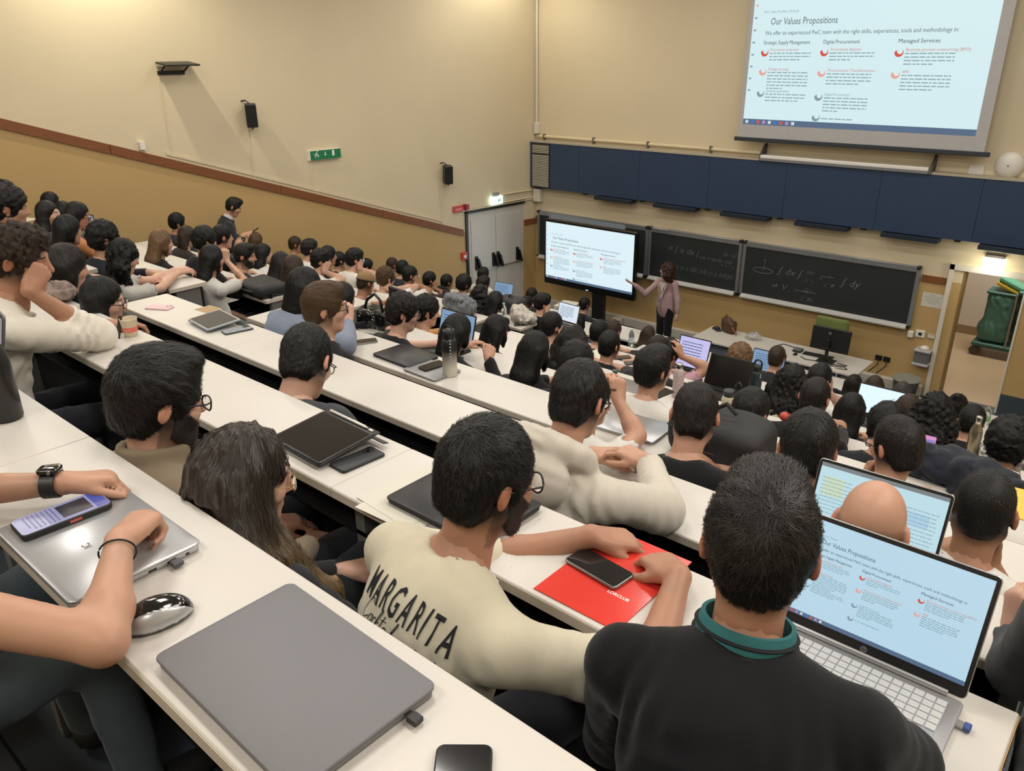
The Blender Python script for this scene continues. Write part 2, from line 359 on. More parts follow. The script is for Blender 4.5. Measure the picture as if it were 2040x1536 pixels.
chalktext('= ∫ x dx |', -7.05, ZO - 3.33, .15, cb2, -1, w=.62); chalktext('xdx + xyxdy - xdy', -6.42, ZO - 3.38, .10, cb2, -1, w=.62); chalktext('(x - y)', -5.98, ZO - 3.26, .10, cb2, w=.24); chalktext('= x - y', -6.02, ZO - 3.45, .08, cb2, w=.26)
chalktext('y, (o, y, (xz), (xd), (o, y, (xd)(y))', -6.85, ZO - 3.62, .12, cb2, -1, w=1.08)
chalktext('∫ dx ∫', -5.0, ZO - 3.40, .15, cb3, -1, w=.42); chalktext('dx', -4.55, ZO - 3.33, .09, cb3, w=.14); chalktext('2πr', -4.55, ZO - 3.47, .08, cb3, w=.16); chalktext('=', -4.33, ZO - 3.40, .09, cb3, w=.06); chalktext('1', -4.18, ZO - 3.34, .08, cb3, w=.03); chalktext('2πε', -4.25, ZO - 3.48, .08, cb3, w=.18); chalktext('∫ dy', -3.98, ZO - 3.42, .15, cb3, w=.30)
chalktext('⇒ V', -5.1, ZO - 3.66, .13, cb3, w=.30); chalktext('r', -4.79, ZO - 3.69, .07, cb3, w=.03); chalktext('=', -4.70, ZO - 3.66, .09, cb3, w=.06); chalktext('Qo', -4.55, ZO - 3.63, .10, cb3, w=.15); chalktext('2πεy', -4.58, ZO - 3.77, .09, cb3, w=.22)
b = NB(); add_box(b, (-4.64, D - .052, ZO - 3.63), (-4.34, D - .0505, ZO - 3.622)); add_box(b, (-4.3, D - .052, ZO - 3.335), (-4.1, D - .0505, ZO - 3.328)); obj('chalk_line', b, chalk, cb3)
b = NB(); add_tube(b, [(-5.25 + .17 * math.cos(a), D - .052, ZO - 3.4 + .045 * math.sin(a)) for a in np.linspace(0, 6.28, 24)], .004, 4); add_tube(b, [(-5.25, D - .052, ZO - 3.4), (-5.22, D - .052, ZO - 3.2), (-5.27, D - .052, ZO - 3.25)], .004, 4); obj('chalk_drawing', b, chalk, cb3)
# notice sheet, switches, wall boxes right of the boards
nt = thing('notice_sheet', (-2.68, D, ZO - 3.42), 'white paper notice on the ochre wall beside the doorway', 'notice')
obj('paper', box((-2.81, D - .004, ZO - 3.535), (-2.53, D - .0005, ZO - 3.325)), mat('paper', hexc('cdcabd'), .8), nt)
b = NB()
for i, (a, c) in enumerate(((.1, .18), (.03, .25), (.05, .23), (.04, .25), (.09, .2))): add_box(b, (-2.81 + a, D - .0048, ZO - 3.36 - i * .03), (-2.81 + c, D - .004, ZO - 3.352 - i * .03))
obj('print', b, mat('grey_print', hexc('9a9a98'), .8), nt)
def wbox(name, x0, x1, z0, z1, d, m, label, cat): return tag(obj(name, box((x0, D - d, ZO - z1), (x1, D, ZO - z0), bev=min(.01, d * .3)), m), label, cat)
wbox('wall_socket', -2.90, -2.82, 3.93, 4.03, .07, white_d, 'small white cube fitting below the wide chalkboard', 'fitting')
sw = thing('thermostat', (-2.74, D, ZO - 3.95), 'white wall panel with a dark square button', 'switch')
obj('plate', box((-2.80, D - .025, ZO - 4.01), (-2.67, D, ZO - 3.90), bev=.005), white_d, sw); obj('button', box((-2.755, D - .032, ZO - 3.975), (-2.71, D - .025, ZO - 3.935)), black_p, sw)
sw = thing('light_switch', (-2.58, D, ZO - 3.95), 'cream switch plate next to the doorway frame', 'switch')
obj('plate', box((-2.64, D - .018, ZO - 4.0), (-2.53, D, ZO - 3.925), bev=.004), mat('beige_plate', hexc('b5a684'), .5), sw)
for i in range(3): obj('rocker', box((-2.62 + i * .03, D - .024, ZO - 3.985), (-2.597 + i * .03, D - .018, ZO - 3.945)), white_d, sw)
wb = thing('wall_box', (-2.62, D, ZO - 4.25), 'grey wall cabinet with a white dome on top near the doorway', 'wall box')
obj('body', box((-2.73, D - .16, ZO - 4.37), (-2.53, D, ZO - 4.17), bev=.01), mat('mid_grey_plastic', hexc('6c6c6e'), .4), wb)
obj('lid', box((-2.745, D - .18, ZO - 4.19), (-2.515, D, ZO - 4.15), bev=.01), mat('grey_lid', hexc('b0aeb0'), .4), wb); obj('base', box((-2.745, D - .18, ZO - 4.40), (-2.515, D, ZO - 4.36), bev=.01), mat('grey_lid', hexc('b0aeb0'), .4), wb)
b = NB(); add_lathe(b, [(.065, 0), (.062, .03), (.03, .05)], FR((-2.62, D - .09, ZO - 4.15)), 20); smooth(b); obj('dome', b, white_d, wb)
so = thing('power_socket', (-3.2, D, ZO - 4.5), 'pair of black power sockets low on the ochre wall', 'socket')
for x in (-3.30, -3.18): obj('plate', box((x, D - .02, ZO - 4.50), (x + .10, D, ZO - 4.42), bev=.004), black_p, so)
for x in (-3.25, -3.13): 
    b = NB(); add_tube(b, [(x, D - .03, ZO - 4.46), (x + .02, D - .06, ZO - 4.55), (x - .1, D - .07, ZO - 4.7)], .008, 6); obj('cord', b, black_p, so)
for x0, x1, z in ((-3.75, -3.5, 4.32), (-3.05, -2.75, 4.33)): pass
bn = thing('waste_bin', (-2.72, D - .35, 0), 'grey plastic waste bin with lid flaps by the front wall', 'bin')
b = NB(); add_lathe(b, [(.14, 0), (.18, .30), (.185, .33), (.175, .33), (.165, .30), (.13, .02)], FR((-2.72, D - .35, 0)), 28); smooth(b); obj('bucket', b, mat('grey_green_plastic', hexc('5d6058'), .5), bn)
b = NB(); add_lathe(b, [(.19, .32), (.2, .335), (.19, .35)], FR((-2.72, D - .35, 0)), 28); obj('rim', b, mat('pale_grey_plastic', hexc('8b8e86'), .5), bn)
# emergency lamp above the doorway
el = thing('emergency_lamp', (-2.0, D, ZO - 2.75), 'bright glowing emergency lamp above the doorway', 'lamp')
obj('bracket', box((-2.12, D - .06, ZO - 2.69), (-1.88, D, ZO - 2.655)), mat('dark_grey_metal', hexc('4b4a47'), .5), el)
obj('diffuser', box((-2.13, D - .10, ZO - 2.83), (-1.86, D - .02, ZO - 2.69), bev=.015, seg=2), screen_mat('warm_lamp_glow', 'fff6cf', 6), el)
lamp('emergency_lamp_light', 'POINT', (-2.0, D - .25, ZO - 2.8), 6, (1, .95, .75), size=.1)
# ================================================================ lecture desks and benches
desk_m = mat('white_desk_laminate', hexc('cbc6be'), .38, var=.025, scale=2.2, bump=.02, bscale=300)
edge_d = mat('greige_desk_edge', hexc('c9bfb0'), .5, var=.05)
bench_m = mat('black_bench_laminate', hexc('17181a'), .45, var=.15, scale=5)
leg_m = mat('grey_desk_steel', hexc('83837f'), .45, .4)
LABW = ['rearmost', 'second', 'third', 'fourth', 'fifth', 'sixth', 'seventh', 'eighth', 'ninth', 'tenth', 'eleventh', 'twelfth', 'front']
def desk(k, x0, x1, seams, block):
    zt = ZK[k]; y0, y1 = YN[k], YF[k]; th = .032
    t = thing('lecture_desk', ((x0 + x1) / 2, (y0 + y1) / 2, zt - .75), f'long white lecture desk, {LABW[k]} row counted from the camera, {block} the aisle stairs', 'desk', 'white lecture desks')
    e = [x0] + [s for s in seams if x0 < s < x1] + [x1]
    for a, b in zip(e[:-1], e[1:]):
        tp = obj('desk_top', box((a + .0008, y0, zt - th), (b - .0008, y1, zt), bev=.0025), desk_m, t)
        obj('edge_band', box((a + .001, y0 - .0015, zt - th + .003), (b - .001, y0, zt - .004)), edge_d, tp)
    obj('end_band', box((x1 - .0005, y0 + .003, zt - th + .003), (x1 + .0015, y1 - .003, zt - .004)), edge_d if k != 1 else mat('bare_wood_edge', hexc('b98f57'), .6), t)
    obj('modesty_panel', box((x0 + .02, y1 - .05, zt - .62), (x1 - .02, y1 - .03, zt - th)), bench_m, t)
    obj('shelf', box((x0 + .03, y0 + .06, zt - .17), (x1 - .03, y1 - .05, zt - .155)), bench_m, t)
    n = max(2, int((x1 - x0) / 1.3) + 1)
    for i in range(n):
        x = x0 + .04 + (x1 - x0 - .08) * i / (n - 1)
        obj('leg', box((x - .02, y0 + .06, zt - .75), (x + .02, y1 - .05, zt - th)), leg_m, t)
    # flip seats behind this desk
    bt = thing('bench', ((x0 + x1) / 2, y0 - .3, zt - .75), f'black flip seats behind the {LABW[k]} desk row, {block} the aisle stairs', 'bench', 'black flip seat benches')
    obj('beam', box((x0 + .05, y0 - .42, zt - .46), (x1 - .05, y0 - .36, zt - .40)), black_m, bt)
    ns = int((x1 - x0) / .56)
    for i in range(ns):
        xa = x0 + (x1 - x0) * i / ns + .03; xb = x0 + (x1 - x0) * (i + 1) / ns - .03
        b = box((xa, y0 - .42, zt - .335), (xb, y0 - .12, zt - .31), bev=.008); obj('seat', b, bench_m, bt)
        b = NB(); add_poly(b, [(xa, y0 - .425, zt - .12), (xa, y0 - .445, zt - .12), (xa, y0 - .44, zt - .33), (xa, y0 - .42, zt - .33)], (xb - xa, 0, 0)); obj('backrest', b, bench_m, bt)
XL = [-.2, 0, .02, .0, .0, .0, .02, .05, .06, .08, .12, .13, .57]
DESKS = {}
for k in range(13):
    rx0 = -4.66; rx1 = (-.025 if k >= 1 else .9)
    desk(k, rx0 + (.05 if k > 2 else 0), rx1, [-3.3, -1.62, -.4] if k == 1 else [-3.5, -3.06 + .0 * k, -1.5] if k != 0 else [-3.2, -1.9, .3], 'right of')
    if k >= 1:
        lx0 = LWX(YN[k]) + 1.0
        desk(k, lx0, -5.64 + XL[k], [lx0 + 1.4, lx0 + 2.8], 'left of')
# ================================================================ implicit-surface modeller for people, hair, bags and cloth
def V3(*a): return np.array(a, float)
def nrm(v): return v / (np.linalg.norm(v) + 1e-12)
class Fr:
    """rigid frame: columns right, forward, up"""
    def __init__(s, o, R=None): s.o = np.asarray(o, float); s.R = np.eye(3) if R is None else R
    def __call__(s, *p): return s.o + s.R @ np.array(p, float)
    def v(s, *p): return s.R @ np.array(p, float)
def rot(yaw=0., pitch=0., roll=0.):
    """yaw to the person's right (+), pitch nods down (+), roll tilts to the right shoulder (+); degrees"""
    y, p, r = (math.radians(a) for a in (-yaw, -pitch, roll))
    Rz = np.array([[math.cos(y), -math.sin(y), 0], [math.sin(y), math.cos(y), 0], [0, 0, 1]])
    Rx = np.array([[1, 0, 0], [0, math.cos(p), -math.sin(p)], [0, math.sin(p), math.cos(p)]])
    Ry = np.array([[math.cos(r), 0, math.sin(r)], [0, 1, 0], [-math.sin(r), 0, math.cos(r)]])
    return Rz @ Rx @ Ry
def fnoise(P, f, seed=0):
    """cheap smooth noise in about -1..1"""
    r = np.random.default_rng(seed); out = np.zeros(P.shape[:-1])
    for i in range(5):
        k = r.normal(size=3); k = k / np.linalg.norm(k) * f * (.6 + .8 * r.random()); ph = r.random(2) * 6.28; k2 = r.normal(size=3); k2 = k2 / np.linalg.norm(k2) * f
        out += np.sin(P @ k + ph[0] + 1.3 * np.sin(P @ k2 + ph[1]))
    return out / 2.6
class Field:
    def __init__(s): s.pr = []
    def cone(s, a, b, ra, rb=None, k=.02): s.pr.append(('c', np.asarray(a, float), np.asarray(b, float), ra, ra if rb is None else rb, k, 1)); return s
    def chain(s, pts, rs, k=.02):
        if not isinstance(rs, (list, tuple)): rs = [rs] * len(pts)
        for i in range(len(pts) - 1): s.cone(pts[i], pts[i + 1], rs[i], rs[i + 1], k)
        return s
    def ell(s, c, r, R=None, k=.03): s.pr.append(('e', np.asarray(c, float), np.asarray(r, float), np.eye(3) if R is None else R, None, k, 1)); return s
    def box(s, c, h, R=None, rd=.01, k=.01): s.pr.append(('b', np.asarray(c, float), np.asarray(h, float), np.eye(3) if R is None else R, rd, k, 1)); return s
    def sub(s, k=.015):   # the last primitive carves instead of adding
        p = s.pr.pop(); s.pr.append((*p[:5], k, -1)); return s
    def cut(s, o, n):     # keep the side where (p-o).n < 0
        s.pr.append(('p', np.asarray(o, float), nrm(np.asarray(n, float)), None, None, 0, -1)); return s
    def noise(s, amp, f, seed=0, stretch=None, ridge=False, centre=None, rad=None): s.pr.append(('n', amp, f, seed, stretch, 0, ridge, centre, rad)); return s
    def fold(s, amp, wl, ax, c, rad, seed=0, warp=2.2): s.pr.append(('n', amp, wl, seed, ('fold', np.asarray(ax, float), warp), 0, False, c, rad)); return s
    def build(s, h):
        lo = np.full(3, 1e9); hi = -lo
        for p in s.pr:
            if p[0] == 'n' or p[6] < 0: continue
            a, b = s.bb(p); lo = np.minimum(lo, a); hi = np.maximum(hi, b)
        lo -= 2.5 * h; hi += 2.5 * h; n = np.ceil((hi - lo) / h).astype(int) + 1
        g = np.full(n, .25, np.float32); s.lo, s.h, s.n = lo, h, n
        for p in s.pr:
            if p[0] == 'n':
                act = np.argwhere(np.abs(g) < p[1] * 1.6 + 2 * h); Pp = lo + act * h
                if isinstance(p[4], tuple):
                    u = Pp @ p[4][1]; wv = fnoise(Pp, 17, p[3]); v = np.sin(u * (6.283 / p[2]) + p[4][2] * wv + 1.2 * fnoise(Pp, 31, p[3] + 5)); v = np.sign(v) * np.abs(v) ** .8 * (.55 + .45 * fnoise(Pp, 26, p[3] + 2))
                else:
                    q = Pp if p[4] is None else Pp @ np.asarray(p[4])
                    v = fnoise(q, p[2], p[3])
                if p[6]: v = 1 - 2 * np.abs(v)
                w = 1.
                if p[7] is not None: w = np.clip(1.4 - np.linalg.norm(Pp - p[7], axis=1) / p[8], 0, 1)
                g[tuple(act.T)] += (p[1] * v * w).astype(np.float32); continue
            if p[0] == 'p': i0, i1 = np.zeros(3, int), n
            else:
                a, b = s.bb(p); m = p[5] + 3 * h
                i0 = np.clip(np.floor((a - m - lo) / h).astype(int), 0, n); i1 = np.clip(np.ceil((b + m - lo) / h).astype(int) + 1, 0, n)
                if (i1 <= i0).any(): continue
            X = [lo[i] + h * np.arange(i0[i], i1[i], dtype=np.float32) for i in range(3)]
            x, y, z = X[0][:, None, None].astype(np.float32), X[1][None, :, None].astype(np.float32), X[2][None, None, :].astype(np.float32)
            sl = tuple(slice(i0[i], i1[i]) for i in range(3)); d = s.dist(p, x, y, z); o = g[sl]; k = p[5]
            if p[6] > 0:
                if k > 0:
                    hh = np.clip(k - np.abs(o - d), 0, None); g[sl] = np.minimum(o, d) - hh * hh * (.25 / k)
                else: g[sl] = np.minimum(o, d)
            else:
                d = -d
                if k > 0:
                    hh = np.clip(k - np.abs(o - d), 0, None); g[sl] = np.maximum(o, d) + hh * hh * (.25 / k)
                else: g[sl] = np.maximum(o, d)
        s.g = g; return s
    def bb(s, p):
        if p[0] == 'c': r = max(p[3], p[4]); return np.minimum(p[1], p[2]) - r, np.maximum(p[1], p[2]) + r
        e = np.abs(p[3]) @ p[2] if p[0] == 'b' else np.sqrt((p[3] ** 2) @ (p[2] ** 2))
        return p[1] - e, p[1] + e
    def dist(s, p, x, y, z):
        if p[0] == 'c':
            a, b = p[1], p[2]; ab = b - a; L = float(ab @ ab) + 1e-12
            px, py, pz = x - a[0], y - a[1], z - a[2]
            t = np.clip((px * ab[0] + py * ab[1] + pz * ab[2]) / L, 0, 1)
            return np.sqrt((px - t * ab[0]) ** 2 + (py - t * ab[1]) ** 2 + (pz - t * ab[2]) ** 2) - (p[3] + (p[4] - p[3]) * t)
        if p[0] == 'p': n = p[2]; o = p[1]; return -((x - o[0]) * n[0] + (y - o[1]) * n[1] + (z - o[2]) * n[2])
        c, r, R = p[1], p[2], p[3]; px, py, pz = x - c[0], y - c[1], z - c[2]
        q = [(px * R[0, i] + py * R[1, i] + pz * R[2, i]) for i in range(3)]
        if p[0] == 'e':
            k0 = np.sqrt((q[0] / r[0]) ** 2 + (q[1] / r[1]) ** 2 + (q[2] / r[2]) ** 2); k1 = np.sqrt((q[0] / r[0] ** 2) ** 2 + (q[1] / r[1] ** 2) ** 2 + (q[2] / r[2] ** 2) ** 2)
            return k0 * (k0 - 1) / (k1 + 1e-6)
        rd = p[4]; e = [np.abs(q[i]) - (r[i] - rd) for i in range(3)]
        return np.sqrt(np.clip(e[0], 0, None) ** 2 + np.clip(e[1], 0, None) ** 2 + np.clip(e[2], 0, None) ** 2) + np.minimum(np.maximum(e[0], np.maximum(e[1], e[2])), 0) - rd
    def sample(s, P):
        q = (P - s.lo) / s.h; q = np.clip(q, 0, s.n - 1.001); i = q.astype(int); f = q - i; out = 0
        for dx in (0, 1):
            for dy in (0, 1):
                for dz in (0, 1):
                    w = (f[:, 0] if dx else 1 - f[:, 0]) * (f[:, 1] if dy else 1 - f[:, 1]) * (f[:, 2] if dz else 1 - f[:, 2])
                    out = out + w * s.g[i[:, 0] + dx, i[:, 1] + dy, i[:, 2] + dz]
        return out
    def grad(s, P):
        e = s.h * .7; G = np.stack([s.sample(P + d) - s.sample(P - d) for d in np.eye(3) * e], 1)
        return G / (np.linalg.norm(G, axis=1, keepdims=True) + 1e-9)
    def mesh(s):
        """surface nets -> (V, F quads)"""
        g = s.g; h = s.h; ins = g < 0; n = g.shape
        c = np.zeros((n[0] - 1, n[1] - 1, n[2] - 1), np.int8)
        for dx in (0, 1):
            for dy in (0, 1):
                for dz in (0, 1): c += ins[dx:n[0] - 1 + dx, dy:n[1] - 1 + dy, dz:n[2] - 1 + dz]
        act = np.argwhere((c > 0) & (c < 8)); idx = np.full(c.shape, -1, np.int32); idx[tuple(act.T)] = np.arange(len(act))
        acc = np.zeros((len(act), 3)); cnt = np.zeros(len(act))
        corners = [(a, b, d) for a in (0, 1) for b in (0, 1) for d in (0, 1)]
        vals = {q: g[act[:, 0] + q[0], act[:, 1] + q[1], act[:, 2] + q[2]] for q in corners}
        for q in corners:
            for ax in range(3):
                if q[ax] == 0:
                    q2 = list(q); q2[ax] = 1; a, b = vals[q], vals[tuple(q2)]; m = (a < 0) != (b < 0)
                    t = np.where(m, a / np.where(m, a - b, 1), 0); p = np.tile(np.array(q, float), (len(act), 1)); p[:, ax] = t
                    acc[m] += p[m]; cnt[m] += 1
        V = s.lo + h * (act + acc / np.maximum(cnt, 1)[:, None]); Fs = []
        for ax in range(3):
            sl0 = [slice(None)] * 3; sl1 = [slice(None)] * 3; sl0[ax] = slice(0, n[ax] - 1); sl1[ax] = slice(1, n[ax])
            a, b = ins[tuple(sl0)], ins[tuple(sl1)]; e = np.argwhere(a != b)
            u, v = [(1, 2), (2, 0), (0, 1)][ax]
            e = e[(e[:, u] > 0) & (e[:, v] > 0) & (e[:, u] < n[u] - 1) & (e[:, v] < n[v] - 1)]
            flip = ~a[tuple(e.T)]; q = []
            for du, dv in ((-1, -1), (0, -1), (0, 0), (-1, 0)):
                w = e.copy(); w[:, u] += du; w[:, v] += dv; q.append(idx[tuple(w.T)])
            f = np.stack(q, 1); f[flip] = f[flip][:, ::-1]; Fs.append(f)
        return V, np.concatenate(Fs)
def field_mesh(F, h, name, m, parent=None, lap=1, col=None):
    F.build(h); V, Q = F.mesh(); V = relax(V, Q, lap)
    return obj(name, mesh_np(name, V, Q, [m]), None, parent)
def relax(V, Q, it):
    for _ in range(it):
        s = np.zeros_like(V); c = np.zeros(len(V))
        for a in range(4):
            b = (a + 1) % 4
            np.add.at(s, Q[:, a], V[Q[:, b]]); np.add.at(c, Q[:, a], 1)
        V = V * .5 + .5 * s / np.maximum(c, 1)[:, None]
    return V

# ---------------------------------------------------------------- hands and arms
def hand(F, W, fwd, nup, side, curl=(25, 35, 25), spread=1., thumb=(35, 20, 15), s=1., pinch=False, point=False):
    """palm and five fingers; W wrist, fwd along the forearm, nup out of the back of the hand, side +1 when the thumb leaves to +x of (fwd x nup)"""
    f = nrm(fwd); n = nrm(nup - f * (nup @ f)); x = np.cross(f, n) * side     # x points to the thumb side
    kn = [(.030, .088), (.010, .093), (-.010, .089), (-.028, .079)]; ln = [(.042, .026, .021), (.047, .030, .022), (.043, .028, .022), (.034, .021, .019)]
    K = []
    for (a, b) in kn:
        base = W + (x * a * .75 + f * .012) * s; k = W + (x * a + f * b + n * .002) * s; K.append(k)
        F.cone(base, k, .0135 * s, .0115 * s, .014)
    F.ell(W + (f * .048 - n * .004) * s, V3(.034, .045, .014) * s, np.stack([x, f, n], 1), .012)
    for i, k in enumerate(K):
        ang = 0.; p = k; off = (1.5 - i) * .09 * spread
        c = curl if not (point and i == 0) else (5, 5, 5)
        for j, (L, cu) in enumerate(zip(ln[i], c)):
            ang += math.radians(cu + (i * 3 if not point else 0)); d = f * math.cos(ang) - n * math.sin(ang) + x * off * math.cos(ang)
            d = nrm(d); q = p + d * L * s; F.cone(p, q, (.0092 - .0009 * j) * s, (.0084 - .0011 * j) * s, .0035); p = q
    tb = W + (x * .018 + f * .022 - n * .006) * s; a = math.radians(thumb[0])
    d = nrm(f * math.cos(a) + x * math.sin(a) - n * .25); q = tb + d * .042 * s; F.cone(tb, q, .0155 * s, .0118 * s, .012)
    for L, dt, r0, r1 in ((.034, thumb[1], .0112, .0098), (.027, thumb[2], .0098, .0078)):
        a -= math.radians(dt); d = nrm(f * math.cos(a) + x * math.sin(a) - n * .28); p = q; q = p + d * L * s; F.cone(p, q, r0 * s, r1 * s, .004)
    return K
def ik(S, W, la, lb, pole):
    d = W - S; L = np.linalg.norm(d)
    if L > (la + lb) * .995: W = S + d / L * (la + lb) * .995; d = W - S; L = np.linalg.norm(d)
    L = max(L, abs(la - lb) + .02)
    a = (la * la - lb * lb + L * L) / (2 * L); hgt = math.sqrt(max(la * la - a * a, 1e-6)); u = nrm(d)
    p = nrm(pole - u * (pole @ u)); return S + u * a + p * hgt, W

# ---------------------------------------------------------------- looks
SKIN = {'fair': 'c99f8a', 'light': 'bb8f77', 'tan': 'ab7d64', 'olive': '9c7258', 'brown': '7a523e'}
HAIRC = {'black': '0d0c0b', 'dark': '171310', 'brown': '33261c', 'mid': '46331f', 'light': '6a5137', 'grey': '3c3936', 'auburn': '34201a'}
def skin_mat(k): return mat('skin_' + k, hexc(SKIN[k]), .48, var=.07, scale=22, bump=.06, bscale=420, sss=.12, spec=.4)
def hair_mat(k): return mat('hair_' + k, hexc(HAIRC[k]), .55, var=.35, scale=40, bump=.25, bscale=260, spec=.28)
def cloth_mat(c, fuzz=.15): return mat('cloth_' + c, hexc(c), .88, var=.08, scale=30, bump=fuzz, bscale=380, spec=.2, sheen=.12)
def spectacles(H, parent, style='round', color='black', lensy=True):
    m = {'black': black_p, 'gold': mat('gold_wire', hexc('b08d57'), .25, .9), 'brown': mat('tortoise_frame', hexc('3a261b'), .35)}[color]
    rw = .0012 if color == 'gold' else .0022; b = NB()
    g = obj('spectacles', NB(), m, parent)
    for sx in (-1, 1):
        pts = []
        for i in range(21):
            a = 2 * math.pi * i / 20; rx, rz = (.023, .021) if style == 'round' else (.026, .017)
            e = 1 if style == 'round' else .82
            cx, sz = math.copysign(abs(math.cos(a)) ** e, math.cos(a)), math.copysign(abs(math.sin(a)) ** e, math.sin(a))
            pts.append(H(sx * .033 + rx * cx, .108 - .004 * abs(cx), -.012 + rz * sz))
        add_tube(b, pts, rw, 6)
        add_tube(b, [H(sx * .057, .103, -.004), H(sx * .074, .085, -.003), H(sx * .080, .0, -.006), H(sx * .079, -.012, -.012), H(sx * .074, -.03, -.04)], rw, 6)
    add_tube(b, [H(-.011, .111, -.008), H(0, .114, -.004), H(.011, .111, -.008)], rw, 6)
    b.to_mesh(g.data); b.free(); [setattr(f, 'use_smooth', True) for f in g.data.polygons]
    if lensy:
        lm = mat('spectacle_lens', (.95, .95, .95), .05, trans=.95, var=0.)
        for sx in (-1, 1):
            b = NB(); vs = [b.verts.new(H(sx * .033 + .0215 * math.cos(a), .108, -.012 + (.0195 if style == 'round' else .0155) * math.sin(a))) for a in np.linspace(0, 2 * math.pi, 18)[:-1]]
            b.faces.new(vs); obj('lens', b, lm, g)
def strands(Fh, V, flow, n, seg, step, width, lift, seed, colr, name, m, parent, jit=.25, pick=None, keep=None):
    """hair laid along the hair surface: thin tapered ribbons following flow(P) projected on the surface"""
    r = np.random.default_rng(seed); P = V[r.integers(0, len(V), n)] if pick is None else pick[r.integers(0, len(pick), n)]
    P = P + r.normal(size=P.shape) * .002; N = Fh.grad(P); pts = []; nor = []
    ln = step * (.6 + .8 * r.random(n))[:, None]; lf = (lift * r.random(n))[:, None]; J = r.normal(size=P.shape) * jit
    for i in range(seg + 1):
        d = Fh.sample(P)[:, None]; P = P - N * (d - .0008 - lf * (i / seg)); pts.append(P); nor.append(N)
        f = flow(P) + J; f = f - N * np.sum(f * N, 1, keepdims=True); f = f / (np.linalg.norm(f, axis=1, keepdims=True) + 1e-6)
        P = P + f * ln; N = Fh.grad(P)
    pts = np.stack(pts, 1); nor = np.stack(nor, 1); ok = np.linalg.norm(np.diff(pts, axis=1), axis=2).max(1) < step * 2.2 + .006; ok = ok if keep is None else ok & keep(pts); pts = pts[ok]; nor = nor[ok]; n = len(pts); t = np.gradient(pts, axis=1); sd = np.cross(t, nor); sd /= (np.linalg.norm(sd, axis=2, keepdims=True) + 1e-9)
    w = width * np.linspace(1, .25, seg + 1)[None, :, None]; A = pts - sd * w; B = pts + sd * w
    Vv = np.stack([A, B], 2).reshape(-1, 3); base = (np.arange(n) * 2 * (seg + 1))[:, None]; j = np.arange(seg)[None, :] * 2
    i0 = base + j; Fq = np.stack([i0, i0 + 1, i0 + 3, i0 + 2], 2).reshape(-1, 4)
    c = np.array(hexc(colr)) if isinstance(colr, str) else None
    shade = (.55 + .75 * r.random(n))
    if callable(colr): cc = colr(pts.reshape(-1, 3)).reshape(n, seg + 1, 3) * shade[:, None, None]; cc = np.repeat(cc, 2, axis=1).reshape(n, (seg + 1), 2, 3) if False else np.stack([cc, cc], 2)
    else: cc = np.broadcast_to(c * shade[:, None, None, None] if False else (c[None, None, None, :] * shade[:, None, None, None]), (n, seg + 1, 2, 3))
    o = obj(name, mesh_np(name, Vv, Fq, [m], col=cc.reshape(-1, 3)), None, parent); o['kind'] = 'stuff'; return o
strand_m = mat('hair_strand', (.5, .5, .5), .5, var=.1, attr='Col', spec=.5)

